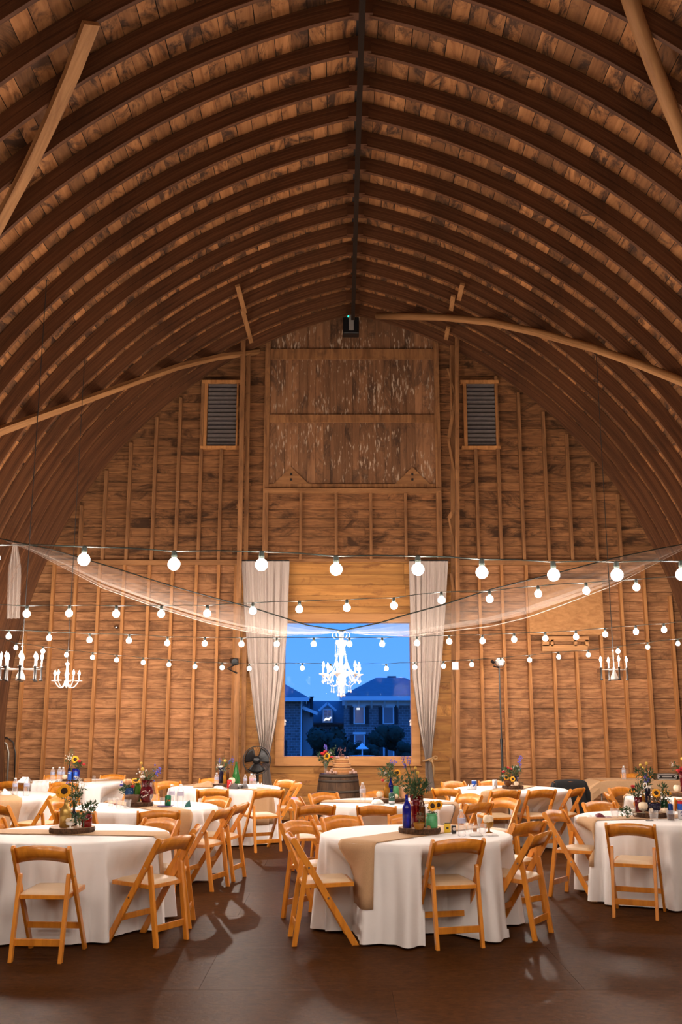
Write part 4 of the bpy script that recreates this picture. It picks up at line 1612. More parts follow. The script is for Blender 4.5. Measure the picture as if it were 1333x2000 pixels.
spot_light('lamp_stand_beam', hp + dirv * 0.06, (-1.2, 6.2, 0.0), SPOT_W)

hp2 = at(458, 1292, WALL - 0.5)
root = empty('clamp_lamp', hp2, 'small black spot lamp clamped to the fan-side timber post', 'lamp')
dirv = (Vector((2.6, 7.0, 0.2)) - hp2).normalized()
q_ = dirv.to_track_quat('Z', 'Y').to_matrix()
b = MB(); b.smooth = True
b.lathe([(0.03, -0.13), (0.05, -0.12), (0.055, -0.01), (0.06, 0.02), (0.045, 0.022)], hp2, 14, tilt=q_); part(b, 'lamp_head', M_black, root)
b = MB(); b.lathe([(0.0, 0.012), (0.043, 0.012), (0.043, 0.016), (0.0, 0.018)], hp2, 14, tilt=q_); part(b, 'lens', plain('dim_lens', (0.6, 0.62, 0.6), 0.2, emit=1.5), root)
b = MB(); b.box(hp2.x - 0.06, hp2.x + 0.06, hp2.y + 0.08, hp2.y + 0.14, hp2.z - 0.05, hp2.z + 0.06); b.tube([hp2 + Vector((0.02, 0.08, -0.04)), hp2 + Vector((-0.12, 0.05, -0.12)), hp2 + Vector((0.05, 0.05, -0.20))], 0.016, 6)
part(b, 'clamp', M_black, root)
spot_light('clamp_lamp_beam', hp2 + dirv * 0.05, (2.5, 6.6, 0.0), SPOT_W)

p = at(227, 1225, WALL - 0.05)
b = MB(); b.smooth = True; b.ball(p, 0.045, 10, 7); b.tube([p, p + Vector((0, 0.05, 0.02))], 0.03, 8)
tag(b.build('security_camera', M_chrome, loc=p), 'tiny round wall camera between fan-side studs', 'camera')

# conduit pipes low on the fan-side wall
for i, (pts, lab) in enumerate((([(-20, 1447), (3, 1447), (13, 1453), (17, 1470), (13, 1540)], 'pale metal conduit bending down the wall at the fan-side eaves'),
                                ([(-20, 1440), (14, 1441), (26, 1450), (30, 1470), (27, 1545)], 'dark cable bending down the wall beside the pale conduit'))):
    b = MB(); b.smooth = True
    b.tube([at(x, y, WALL - 0.13 - 0.02 * i) for x, y in pts], 0.016 if i == 0 else 0.011, 7)
    tag(b.build('wall_conduit', plain('galvanised_pipe', (0.35, 0.32, 0.28), 0.4, 0.6) if i == 0 else M_black, loc=at(15, 1500, WALL - 0.13)), lab, 'pipe')


# ================================================================== CURTAINS
def curtain(outer, inner, tie_py, label, side, tie_px):
    Y = WALL - 0.24
    root = empty('curtain', at(tie_px, 1540, Y), label, 'curtain')
    ys = [p[1] for p in outer]
    def edge(poly, y):
        for i in range(1, len(poly)):
            if y <= poly[i][1]:
                k = (y - poly[i - 1][1]) / (poly[i][1] - poly[i - 1][1])
                return poly[i - 1][0] + (poly[i][0] - poly[i - 1][0]) * k
        return poly[-1][0]
    y0, y1 = outer[0][1], outer[-1][1]
    b = MB(); b.smooth = True
    w0 = abs(outer[0][0] - inner[0][0])
    def f(u, v):
        y = y0 + (y1 - y0) * v
        a, c = edge(outer, y), edge(inner, y)
        w = abs(c - a)
        comp = max(0.2, min(1, w / w0))
        uu = u + 0.012 * sin(u * 40 + v * 3)
        amp = 0.034 + 0.022 * (1 - comp)
        if v < 0.03:
            amp *= 0.5
        off = amp * (0.6 * sin(u * 2 * pi * 7.5 + 0.8 * sin(v * 4)) + 0.4 * sin(u * 2 * pi * 13 + 2 + v * 2))
        return at(a + (c - a) * uu, y, Y - 0.03) + Vector((0, off, 0))
    b.grid(f, 90, 44)
    part(b, 'curtain_panel', M_curtain, root)
    b = MB(); b.smooth = True
    c = at(tie_px, tie_py, Y - 0.03)
    ring = [c + Vector((cos(a) * 0.085, sin(a) * 0.10, 0.03 * cos(a))) for a in [2 * pi * i / 16 for i in range(16)]]
    b.tube(ring, 0.018, 6, closed=True)
    part(b, 'tieback', M_twine, root)
    if side > 0:
        b = MB(); b.smooth = True
        for s, L in ((1, 0.065), (-1, 0.04)):
            loop = [c + Vector((0.05 + s * 0.03 + L * (1 - cos(t)) * 0.5, -0.11, 0.01 + 0.028 * sin(t) + (0.02 if s > 0 else -0.02))) for t in [2 * pi * i / 12 for i in range(12)]]
            b.tube(loop, 0.012, 5, closed=True)
        b.tube([c + Vector((0.05, -0.115, 0.0)), c + Vector((0.085, -0.12, -0.12)), c + Vector((0.08, -0.12, -0.3))], 0.011, 5)
        part(b, 'bow', M_twine, root)
    rod = MB(); rod.tube([at(outer[0][0], y0 - 1, Y), at(inner[0][0], y0 - 1, Y)], 0.012, 6)
    part(rod, 'rod', M_iron, root)


curtain([(472, 1096), (477, 1200), (484, 1290), (497, 1400), (513, 1487), (513, 1537)], [(565, 1096), (562, 1220), (555, 1320), (541, 1410), (525, 1487), (533, 1537)], 1487,
        'cream linen curtain tied back behind the pedestal fan', -1, 519)
curtain([(876, 1096), (871, 1200), (863, 1310), (852, 1410), (843, 1483), (850, 1545)], [(800, 1096), (802, 1220), (805, 1320), (817, 1410), (831, 1483), (832, 1545)], 1483,
        'cream linen curtain tied back with a jute bow', 1, 837)

# ================================================================== FAN
Y = 17.25
c = at(502, 1485, Y)
root = empty('pedestal_fan', (c.x, Y, 0), 'black pedestal fan standing before the tied curtain', 'fan')
R = 27 / pxm(Y, 1.1)
b = MB(); b.smooth = True
for dy, n in ((-0.07, 1), (0.05, 1)):
    for rr in (1.0, 0.97):
        b.tube([(c.x + R * rr * cos(a), Y + dy * (1 - rr * rr * 0.6), c.z + R * rr * sin(a)) for a in [2 * pi * i / 36 for i in range(36)]], 0.0045, 5, closed=True)
    for i in range(34):
        a = 2 * pi * i / 34
        pts = []
        for t in (0.22, 0.5, 0.8, 1.0):
            pts.append((c.x + R * t * cos(a + 0.5 * (1 - t)), Y + dy * (1.25 - t * t * 0.85), c.z + R * t * sin(a + 0.5 * (1 - t))))
        b.tube(pts, 0.0016, 3)
part(b, 'guard', M_iron, root)
for q in range(3):
    b = MB(); b.smooth = True
    def bl(u, v):
        a = 2 * pi * q / 3 + (u - 0.5) * (1.5) + 0.5
        r = R * (0.2 + 0.7 * v)
        return (c.x + r * cos(a), Y - 0.02 + 0.05 * (u - 0.5), c.z + r * sin(a))
    b.grid(bl, 8, 5)
    part(b, 'blade', M_black, root, solid=0.004)
b = MB(); b.smooth = True
b.tube([(c.x, Y - 0.095, c.z), (c.x, Y - 0.08, c.z), (c.x, Y + 0.0, c.z), (c.x, Y + 0.18, c.z)], [0.045, 0.06, 0.07, 0.06], 14)
part(b, 'motor', M_black, root)
b = MB(); b.smooth = True
for i, t in enumerate((-0.028, -0.012, 0.004, 0.02)):
    b.tube([(c.x + t, Y - 0.098, c.z + 0.012 * sin(i * 2)), (c.x + t + 0.012, Y - 0.098, c.z + 0.012 * cos(i * 2)), (c.x + t + 0.016, Y - 0.098, c.z)], 0.0022, 4)
part(b, 'badge', M_chrome, root)
b = MB(); b.tube([(c.x + 0.01, Y + 0.08, 0.03), (c.x + 0.01, Y + 0.08, c.z)], 0.024, 8); part(b, 'pole', M_black, root)
b = MB(); b.smooth = True; b.lathe([(0.20, 0.0), (0.20, 0.02), (0.05, 0.05), (0.03, 0.09)], (c.x + 0.01, Y + 0.08, 0), 20); part(b, 'base', M_black, root)

# ================================================================== BARREL, CAKE
Y = 16.9
zb = at(661, 1511, Y).z
bc = at(661.5, 1540, Y)
rt = 36.5 / pxm(Y, zb)
root = empty('barrel', (bc.x, Y, 0), 'old oak barrel used as a cake stand under the window', 'barrel')
rb = rt * 1.17
nst = 26
for q in range(nst):
    b = MB()
    def st(u, v):
        a = 2 * pi * (q + 0.03 + u * 0.94) / nst
        r = rb - (rb - rt) * (2 * v - 1) ** 2
        return (bc.x + r * cos(a), Y + r * sin(a), zb * v)
    b.grid(st, 2, 12)
    part(b, 'stave', M_barrel, root)
b = MB(); b.smooth = False
b.lathe([(0.001, zb - 0.03), (rt - 0.015, zb - 0.03), (rt - 0.015, zb), (rt, zb)], (bc.x, Y, 0), 32)
b.lathe([(rt - 0.02, 0.01), (rb - 0.02, zb / 2), (rt - 0.02, zb - 0.03)], (bc.x, Y, 0), 32)
part(b, 'head', M_barrel, root)
for v in (0.03, 0.13, 0.33, 0.67, 0.87, 0.965):
    b = MB(); b.smooth = True
    rr = lambda v: rb - (rb - rt) * (2 * v - 1) ** 2
    b.lathe([(rr(v - 0.025) + 0.003, zb * (v - 0.025)), (rr(v + 0.025) + 0.004, zb * (v + 0.025))], (bc.x, Y, 0), 40)
    part(b, 'hoop', plain('rusty_hoop', (0.055, 0.040, 0.030), 0.6, 0.4, noise=0.4, nscale=20), root)

k = 1 / pxm(Y, zb)
ck = Vector((at(668, 1505, Y).x, Y - 0.02, zb))
M_cake = plain('golden_sponge', (0.36, 0.155, 0.05), 0.9, noise=0.3, nscale=50)
M_cream = plain('cream_layer', (0.62, 0.37, 0.17), 0.8)
M_choc = plain('dark_filling', (0.05, 0.016, 0.007), 0.6)
root = empty('wedding_cake', ck, 'three-tier naked cake with lettered topper on the barrel', 'cake')
b = MB(); b.lathe([(0.19, 0), (0.19, 0.008), (0.17, 0.012)], ck, 28); part(b, 'cake_board', M_cut, root)
zc = zb + 0.012
for (r, h) in ((20 * k, 10.5 * k), (17.5 * k, 10 * k), (14 * k, 10 * k)):
    b = MB(); b.smooth = True
    b.lathe([(r * 0.99, 0), (r, 0.004), (r, h * 0.40), (r * 0.985, h * 0.42), (r * 0.985, h * 0.50), (r, h * 0.52), (r, h * 0.80)], (ck.x, ck.y, zc), 28)
    t = part(b, 'tier', M_cake, root)
    b = MB(); b.smooth = True
    b.lathe([(r * 1.002, h * 0.42), (r * 1.006, h * 0.46), (r * 1.002, h * 0.50)], (ck.x, ck.y, zc), 28)
    b.lathe([(r * 1.01, h * 0.76), (r * 1.015, h * 0.84), (r * 1.0, h * 0.88), (0.001, h * 0.89)], (ck.x, ck.y, zc), 28)
    part(b, 'icing', M_cream, root)
    b = MB(); b.smooth = True
    b.lathe([(r * 0.985, 0), (r * 1.012, 0.008), (r * 0.99, 0.018)], (ck.x, ck.y, zc), 28)
    part(b, 'filling', M_choc, root)
    zc += h * 0.89


def script(b, strokes, org, h, r, slant=0.25, depth=None):
    """letters as strokes: points in em units (x, z)"""
    for s in strokes:
        pts = [org + Vector(((x + slant * z) * h, 0, z * h)) for x, z in s]
        b.tube(pts, r, 5)


def arc(cx, cz, rx, rz, a0, a1, n=10):
    return [(cx + rx * cos(math.radians(a0 + (a1 - a0) * i / n)), cz + rz * sin(math.radians(a0 + (a1 - a0) * i / n))) for i in range(n + 1)]


def letter(ch, x):
    if ch == 'M':
        return [[(x, 0), (x + .12, .95), (x + .3, .25), (x + .5, 1.0), (x + .58, 0)]], .72
    if ch == 'r':
        return [[(x, .5), (x + .05, .02), (x + .07, .35), (x + .16, .5), (x + .25, .46)]], .30
    if ch == 's':
        return [arc(x + .12, .38, .10, .12, 40, 270, 7) + arc(x + .12, .13, .11, .13, 90, -130, 7)], .30
    if ch == '&':
        return [[(x + .40, 0), (x + .10, .62), (x + .14, .85), (x + .26, .85), (x + .28, .66), (x + .05, .30), (x + .08, .05), (x + .24, .02), (x + .42, .38)]], .52
    if ch == 'O':
        return [arc(x + .36, .5, .36, .5, 75, 415, 20) + [(x + .62, 1.02)]], .86
    if ch == 'N':
        return [[(x - .08, .05), (x + .06, .0), (x + .14, 1.0), (x + .46, .02), (x + .56, 1.0), (x + .68, 1.02)]], .74
    if ch == 'i':
        return [[(x, .45), (x + .05, .05), (x + .16, .06)], [(x + .05, .68), (x + .06, .72)]], .20
    if ch == 'n':
        return [[(x, .48), (x + .03, .0), (x + .08, .30), (x + .2, .48), (x + .26, .36), (x + .28, .04), (x + .38, .06)]], .40
    if ch == 'e':
        return [[(x, .18)] + arc(x + .15, .25, .14, .23, -10, 300, 12) + [(x + .36, .14)]], .40
    return [], .3


def word(txt):
    x, st = 0, []
    for ch in txt:
        s, w = letter(ch, x)
        st += s
        x += w
    return st, x


b = MB()
ztop = zc
h = 0.075
st, w = word('Mr &')
script(b, st, ck + Vector((-w * h / 2, 0, ztop - ck.z + 0.115)), h, 0.0035)
st, w = word('Mrs')
script(b, st, ck + Vector((-w * h / 2 - 0.01, 0, ztop - ck.z + 0.035)), h, 0.0035)
b.tube([ck + Vector((-0.09, 0, ztop - ck.z + 0.035)), ck + Vector((0.10, 0, ztop - ck.z + 0.035))], 0.003, 5)
for dx in (-0.05, 0.06):
    b.tube([ck + Vector((dx, 0, ztop - ck.z - 0.02)), ck + Vector((dx, 0, ztop - ck.z + 0.035))], 0.003, 5)
part(b, 'lettered_topper', plain('rose_gold_topper', (0.22, 0.10, 0.08), 0.4, 0.4), root)
for dx, dy in ((-0.085, -0.05), (-0.055, -0.075), (0.06, -0.07), (0.095, -0.03)):
    b = MB(); b.smooth = True
    b.ball(ck + Vector((dx, dy, ztop - ck.z + 0.018)), 0.022, 8, 6)
    part(b, 'fig_topping', plain('sugared_fig', (0.42, 0.26, 0.20), 0.6, noise=0.6, nscale=90), root)
for i, (px, dy, dz) in enumerate(((640, -0.10, 0), (645, -0.20, 0), (648, -0.13, 0.03), (653, -0.18, 0), (657, -0.22, 0), (684, -0.20, 0), (688, -0.12, 0), (692, -0.20, 0), (695, -0.10, 0), (690, -0.15, 0.035))):
    b = MB(); b.smooth = True
    p = Vector((at(px, 1508, Y).x, Y + dy * 0.9, zb + 0.024 + dz))
    b.ball(p, 0.024, 9, 7)
    tag(b.build('sugared_fig', [plain('sugared_fig', (0.42, 0.26, 0.20))], loc=p), 'white dusted fig heaped beside the cake on the barrel', 'fruit', 'figs around the cake')

# ================================================================== TABLETOP THINGS
def zat(px, py, Y):
    return at(px, py, Y).z


def on(px, Y, z):
    """point at picture column px, distance Y, height z"""
    p = at(px, 1500, Y)
    s = pxm(Y, z)
    return Vector(((px - 666.5) / s, Y, z))


def log_slice(t, pxa, pxb, label, dy=0.0, h=0.044):
    cx, cy = TABLES[t]
    Y = cy + dy
    s = pxm(Y, ZT)
    r = (pxb - pxa) / 2 / s
    c = on((pxa + pxb) / 2, Y, ZT + 0.008)
    root = empty('log_slice', c, label, 'wood slice', 'log slices under the centrepieces')
    b = MB(); b.smooth = False
    rnd = random.Random(pxa)
    n = 36
    rad = [r * (0.96 + 0.06 * rnd.random() + 0.03 * sin(3 * 2 * pi * i / n + pxa)) for i in range(n)]
    vs = []
    for z, q in ((0, 0.97), (h * 0.5, 1.0), (h * 0.97, 0.975)):
        vs += [(c.x + rad[i] * q * cos(2 * pi * i / n), c.y + rad[i] * q * sin(2 * pi * i / n), c.z + z) for i in range(n)]
    b.add(vs, [(j * n + i, j * n + (i + 1) % n, (j + 1) * n + (i + 1) % n, (j + 1) * n + i) for j in range(2) for i in range(n)] + [tuple(range(n - 1, -1, -1))])
    part(b, 'bark', M_bark, root)
    b = MB()
    b.add([(c.x + rad[i] * 0.97 * cos(2 * pi * i / n), c.y + rad[i] * 0.97 * sin(2 * pi * i / n), c.z + h) for i in range(n)] + [(c.x + rad[i] * 0.975 * cos(2 * pi * i / n), c.y + rad[i] * 0.975 * sin(2 * pi * i / n), c.z + h * 0.97) for i in range(n)],
          [tuple(range(n))] + [(n + i, n + (i + 1) % n, (i + 1) % n, i) for i in range(n)])
    part(b, 'cut_face', M_cut, root)
    return c.z + h, Y


PROF = {
    'bottle': [(0.42, 0), (0.5, 0.01), (0.5, 0.60), (0.42, 0.70), (0.20, 0.80), (0.17, 0.97), (0.21, 1.0)],
    'cylinder': [(0.46, 0), (0.5, 0.02), (0.5, 0.98), (0.47, 1.0)],
    'jar': [(0.44, 0), (0.5, 0.05), (0.5, 0.78), (0.42, 0.86), (0.45, 0.90), (0.45, 1.0)],
    'urn': [(0.30, 0), (0.34, 0.03), (0.50, 0.30), (0.48, 0.50), (0.34, 0.74), (0.34, 0.80), (0.44, 0.98), (0.44, 1.0)],
    'flare': [(0.36, 0), (0.38, 0.02), (0.34, 0.4), (0.42, 0.8), (0.5, 1.0)],
    'cone': [(0.47, 0), (0.5, 0.03), (0.47, 0.25), (0.20, 0.74), (0.11, 0.92), (0.13, 0.94), (0.12, 1.0)],
    'bowl': [(0.25, 0), (0.30, 0.05), (0.46, 0.4), (0.5, 0.8), (0.48, 1.0)],
    'tumbler': [(0.36, 0), (0.38, 0.03), (0.5, 1.0)],
    'goblet': [(0.36, 0), (0.36, 0.05), (0.10, 0.12), (0.10, 0.40), (0.42, 0.55), (0.5, 0.78), (0.46, 1.0)],
    'dish': [(0.3, 0), (0.36, 0.05), (0.5, 0.8), (0.5, 1.0)],
}


def vase(kind, px, Y, z, wpx, hpx, mat, name, label, cat='vase', group=None, texture=0, extra=None, inner=True):
    s = pxm(Y, z)
    w, h = wpx / s, hpx / s
    c = on(px, Y, z)
    b = MB(); b.smooth = True
    prof = [(r * w, zz * h) for r, zz in PROF[kind]]
    if inner and kind in ('cylinder', 'jar', 'flare', 'urn', 'bowl', 'tumbler', 'dish', 'goblet'):
        prof += [(prof[-1][0] * 0.9, prof[-1][1]), (prof[-1][0] * 0.86, h * 0.75), (prof[-1][0] * 0.7, h * 0.6), (0.0001, h * 0.58)]
    b.lathe(prof, c, 24, ribs=texture, ribk=0.10)
    o = b.build(name, mat, loc=c)
    tag(o, label, cat, group)
    return o, Vector((c.x, c.y, c.z + h))


def ribbed_pumpkin(px, Y, z, wpx, hpx, label, stem=True):
    s = pxm(Y, z)
    c = on(px, Y, z)
    root = empty('mini_pumpkin', c, label, 'pumpkin', 'cream mini pumpkins')
    w, h = wpx / s, hpx / s
    b = MB(); b.smooth = True
    n, m = 32, 10
    vs = []
    for j in range(m + 1):
        f = pi * j / m
        for i in range(n):
            a = 2 * pi * i / n
            r = w / 2 * (sin(f) ** 0.75) * (0.90 + 0.10 * abs(cos(a * 4)) ** 0.7) + 1e-5
            vs.append((r * cos(a), r * sin(a), h * (0.5 - 0.5 * cos(f)) - 0.10 * h * math.exp(-(math.pi - f) ** 2 * 6)))
    b.add(vs, [(j * n + i, j * n + (i + 1) % n, (j + 1) * n + (i + 1) % n, (j + 1) * n + i) for j in range(m) for i in range(n)])
    b.build('flesh', M_pump, root)
    if stem:
        b = MB(); b.smooth = True
        b.tube([(0, 0, h * 0.86), (0.002, 0, h * 1.0), (0.008, 0, h * 1.1)], [w * 0.07, w * 0.05, w * 0.045], 6)
        b.build('stalk', plain('pumpkin_stalk', (0.30, 0.24, 0.12), 0.8), root)
    return root


def water_bottle(px, Y, z, hpx, label, band=(0.28, 0.36, 0.72), cap=(0.85, 0.85, 0.85)):
    s = pxm(Y, z)
    h = hpx / s
    r = h * 0.155
    c = on(px, Y, z)
    root = empty('water_bottle', c, label, 'bottle', 'plastic water bottles')
    b = MB(); b.smooth = True
    prof = [(r * 0.85, 0), (r, h * 0.03)]
    for i in range(4):
        prof += [(r, h * (0.06 + 0.10 * i)), (r * 0.93, h * (0.10 + 0.10 * i)), (r, h * (0.14 + 0.10 * i))]
    prof += [(r, h * 0.70), (r * 0.85, h * 0.78), (r * 0.45, h * 0.89), (r * 0.40, h * 0.94)]
    b.lathe(prof, (0, 0, 0), 16)
    b.build('bottle_body', M_bottle, root)
    b = MB(); b.smooth = True; b.lathe([(r * 1.02, h * 0.50), (r * 1.03, h * 0.51), (r * 1.03, h * 0.67), (r * 1.02, h * 0.68)], (0, 0, 0), 16)
    b.build('label_band', see_through('band_%d_%d_%d' % tuple(int(q * 100) for q in band), tuple(0.5 * q + 0.3 for q in band), 0.6, 0.4), root)
    b = MB(); b.lathe([(r * 0.46, h * 0.935), (r * 0.46, h * 1.0), (0.0001, h * 1.0)], (0, 0, 0), 12); b.build('cap', plain('cap_%d' % int(cap[0] * 100), cap, 0.5), root)
    return root


def can(px, Y, z, hpx, label, col, bands=(), name='drink_can', mark=None):
    s = pxm(Y, z)
    h = hpx / s
    r = h * 0.275
    c = on(px, Y, z)
    root = empty(name, c, label, 'can')
    b = MB(); b.smooth = True
    b.lathe([(r * 0.78, 0), (r, h * 0.07), (r, h * 0.90), (r * 0.82, h * 0.985)], (0, 0, 0), 20)
    b.build('can_body', col, root)
    b = MB(); b.lathe([(r * 0.80, h * 0.985), (r * 0.83, h * 1.0), (r * 0.76, h * 1.0), (r * 0.74, h * 0.97), (0.0001, h * 0.97)], (0, 0, 0), 20); b.build('lid', M_chrome, root)
    for (za, zb, m) in bands:
        b = MB(); b.smooth = True; b.lathe([(r * 1.004, h * za), (r * 1.006, h * (za + 0.01)), (r * 1.006, h * (zb - 0.01)), (r * 1.004, h * zb)], (0, 0, 0), 20)
        b.build('colour_band', m, root)
    if mark:
        b = MB(); b.smooth = True
        for (u0, v0, u1, v1, rad) in mark[1]:
            pts = []
            for i in range(7):
                t = i / 6
                a = -pi / 2 + (u0 + (u1 - u0) * t)
                v = v0 + (v1 - v0) * t + 0.05 * sin(t * 2 * pi)
                pts.append((r * 1.01 * cos(a), r * 1.01 * sin(a), h * v))
            b.tube(pts, rad * h, 5)
        b.build('printed_mark', mark[0], root)
    return root


def tumbler(px, Y, z, wpx, hpx, label, drink=None):
    s = pxm(Y, z)
    w, h = wpx / s, hpx / s
    c = on(px, Y, z)
    root = empty('tumbler', c, label, 'glass', 'plastic tumblers')
    b = MB(); b.smooth = True
    n = 24
    b.lathe([(w * 0.34, 0), (w * 0.36, h * 0.04), (w * 0.5, h), (w * 0.47, h), (w * 0.34, h * 0.08), (0.0001, h * 0.08)], (0, 0, 0), n, ribs=8, ribk=0.06)
    b.build('cup', M_clear, root)
    if drink:
        b = MB(); b.smooth = True
        f = drink[1]
        b.lathe([(w * 0.32, h * 0.085), (w * (0.335 + 0.11 * f), h * f), (0.0001, h * f)], (0, 0, 0), n)
        b.build('drink', drink[0], root)
    return root


def crumple(px, Y, z, wpx, hpx, label, mat=None, name='paper_napkin', cat='napkin', group='crumpled napkins', seed=0, dy=0.06):
    s = pxm(Y, z)
    w, h = wpx / s, hpx / s
    c = on(px, Y, z)
    r = random.Random(seed + px)
    b = MB(); b.smooth = True
    n = 6
    hs = {}
    def f(u, v):
        e = 1 - max(abs(u - .5), abs(v - .5)) * 2
        key = (round(u * n), round(v * n))
        if key not in hs:
            hs[key] = r.random()
        return (c.x + (u - .5) * w * (1 + 0.15 * (hs[key] - .5)), c.y + (v - .5) * min(w, dy * 2) * (1 + 0.2 * (hs[key] - .5)), c.z + 0.004 + h * hs[key] * min(1, e * 2.2))
    b.grid(f, n, n)
    o = b.build(name, mat or M_paper, loc=c, solid=0.002)
    return tag(o, label, cat, group)


# flowers ------------------------------------------------------------
def leafy(b, c, r, n, rnd, lean=None, size=0.035, thin=0.4):
    for _ in range(n):
        d = Vector((rnd.gauss(0, 1), rnd.gauss(0, 0.8), rnd.gauss(0.25, 1))).normalized()
        p = c + d * r * rnd.random() ** 0.5
        t = (d + Vector((rnd.uniform(-.5, .5), rnd.uniform(-.5, .5), rnd.uniform(-.1, .6)))).normalized()
        s = t.cross(Vector((rnd.uniform(-1, 1), rnd.uniform(-1, 1), 1))).normalized()
        nn = s.cross(t).normalized()
        L = size * rnd.uniform(0.7, 1.4)
        w = L * thin * 0.5
        b.add([p, p + t * L * .45 + s * w + nn * w * .3, p + t * L, p + t * L * .45 - s * w + nn * w * .3, p + t * L * .5], [(0, 1, 4), (1, 2, 4), (2, 3, 4), (3, 0, 4)])


def sunflower(root, c, r, facing):
    q = Vector(facing).normalized().to_track_quat('Z', 'Y').to_matrix()
    b = MB()
    for ring, (n, rr, ph, lift) in enumerate(((15, 1.0, 0, 0.05), (15, 0.86, 0.2, 0.14))):
        for i in range(n):
            a = 2 * pi * i / n + ph
            L = r * rr * random.uniform(0.9, 1.08)
            w = r * 0.16
            def P(t, sd, h):
                return c + q @ Vector((cos(a) * t - sin(a) * sd, sin(a) * t + cos(a) * sd, h))
            b.add([P(r * .35, 0, r * .08), P(L * .65, w, r * (lift + .10)), P(L, 0, r * lift), P(L * .65, -w, r * (lift + .10)), P(L * .65, 0, r * (lift + .03))], [(0, 1, 4), (1, 2, 4), (2, 3, 4), (3, 0, 4)])
    f = part(b, 'sunflower_petals', M_yel, root)
    b = MB(); b.smooth = True
    b.lathe([(r * 0.45, 0.0), (r * 0.43, r * .14), (r * .3, r * .22), (0.0001, r * .22)], c, 14, tilt=q)
    part(b, 'sunflower_disc', M_disc, root)


def rose(root, c, r, mat, nm):
    b = MB(); b.smooth = True
    b.ball(c, r * 0.62, 8, 6, sz=1.1)
    for ring, n in ((0.7, 5), (1.0, 6)):
        for i in range(n):
            a = 2 * pi * i / n + ring
            p = c + Vector((cos(a) * r * .55 * ring, sin(a) * r * .55 * ring, 0.1 * r))
            b.ball(p, r * 0.42, 6, 5, sz=1.2)
    part(b, nm, mat, root)


def bouquet(lip, Y, items, label, seed=1, greens=M_leaf):
    """lip: vase mouth; items: (kind, px, py, size px)"""
    rnd = random.Random(seed)
    random.seed(seed)
    root = empty('flower_bunch', lip, label, 'flowers')
    base = lip - Vector((0, 0, 0.03))
    st, lf, lf2, fil = MB(), MB(), MB(), MB()
    blue, wht, bil, brn = MB(), MB(), MB(), MB()
    for m in (wht, bil, blue, brn, fil):
        m.smooth = True
    for it in items:
        kind, px, py, sz = it
        Yd = Y + rnd.uniform(-0.06, 0.05) - (0.05 if kind in ('sun', 'rose', 'peach') else 0)
        p = at(px, py, Yd)
        s = pxm(Yd, p.z)
        r = sz / s
        mid = (base + p) / 2 + Vector((0, 0, 0.02))
        st.tube([base, mid, p], 0.0028, 4)
        if kind == 'sun':
            sunflower(root, p, r, (rnd.uniform(-.35, .35), -1, rnd.uniform(0.05, 0.45)))
        elif kind == 'sunside':
            sunflower(root, p, r, (0.2, -0.45, 1.0))
        elif kind == 'rose':
            rose(root, p, r, M_red, 'red_rose')
        elif kind == 'peach':
            rose(root, p, r, M_peach, 'peach_lily')
        elif kind == 'cream':
            rose(root, p, r, M_whitef, 'cream_rose')
        elif kind == 'blue':
            for i in range(16):
                blue.ball(p + Vector((rnd.gauss(0, .45), rnd.gauss(0, .3), rnd.gauss(0, .75))) * r, r * 0.26, 6, 4)
        elif kind == 'white':
            for i in range(18):
                wht.ball(p + Vector((rnd.gauss(0, .55), rnd.gauss(0, .4), rnd.gauss(0, .55))) * r, r * 0.15, 5, 4)
        elif kind == 'billy':
            bil.ball(p, r, 9, 7)
        elif kind == 'brown':
            for i in range(40):
                brn.ball(p + Vector((rnd.gauss(0, .5), rnd.gauss(0, .4), rnd.gauss(0, .35))) * r, r * 0.16, 5, 4)
        elif kind == 'leaf':
            leafy(lf, p, r, 34, rnd, size=max(0.03, r * 0.9))
        elif kind == 'sprig':
            for t in [i / 9 for i in range(3, 10)]:
                c = base.lerp(p, t)
                leafy(lf, c, 0.006, 3, rnd, size=0.035)
        elif kind == 'grey':
            leafy(lf2, p, r, 40, rnd, size=max(0.02, r * 0.5), thin=0.3)
    part(st, 'stems', M_stem, root)
    for m, nm, mat in ((lf, 'foliage', greens), (lf2, 'grey_foliage', M_leaf2), (blue, 'blue_blossoms', M_blue), (wht, 'white_blossoms', M_whitef), (bil, 'billy_buttons', M_billy), (brn, 'dried_flowers', M_brownf)):
        if m.v:
            part(m, nm, mat, root)
    return root


# --- gold-bottle table
zs, Y = log_slice('gold', 95, 183, 'log slice under the gold bottle and red jar')
o, l = vase('bottle', 127, Y - 0.06, zs, 23, 52, G_gold, 'glass_bottle', 'tall dimpled gold mercury-glass bottle', 'bottle', texture=9)
bouquet(l, Y - 0.04, [('sun', 126, 1545, 15), ('sun', 118, 1549, 10), ('leaf', 131, 1556, 7)], 'sunflowers standing in the gold bottle', 3)
o, l = vase('bottle', 143, Y + 0.08, zs, 14, 34, G_navy, 'glass_bottle', 'short navy bottle behind the gold one', 'bottle')
bouquet(l, Y + 0.08, [('leaf', 144, 1562, 10), ('leaf', 148, 1548, 9), ('white', 155, 1525, 8), ('white', 160, 1535, 7), ('blue', 134, 1531, 5), ('sprig', 163, 1540, 4), ('leaf', 140, 1540, 8), ('white', 150, 1518, 5)], 'leafy bunch with white blossoms in the navy bottle', 4)
b_, l_ = vase('goblet', 137, Y - 0.14, zs, 18, 12, M_white, 'votive_cup', 'ribbed white footed cup under a cream pumpkin on the gold-bottle table', 'cup', texture=12)
ribbed_pumpkin(137, Y - 0.14, l_.z - 0.012, 18, 11, 'cream mini pumpkin sitting in the white footed cup', stem=False)
o, l = vase('jar', 169, Y - 0.02, zs, 20, 25, G_red, 'glass_jar', 'square-shouldered red glass jar on the gold-bottle table', 'jar')
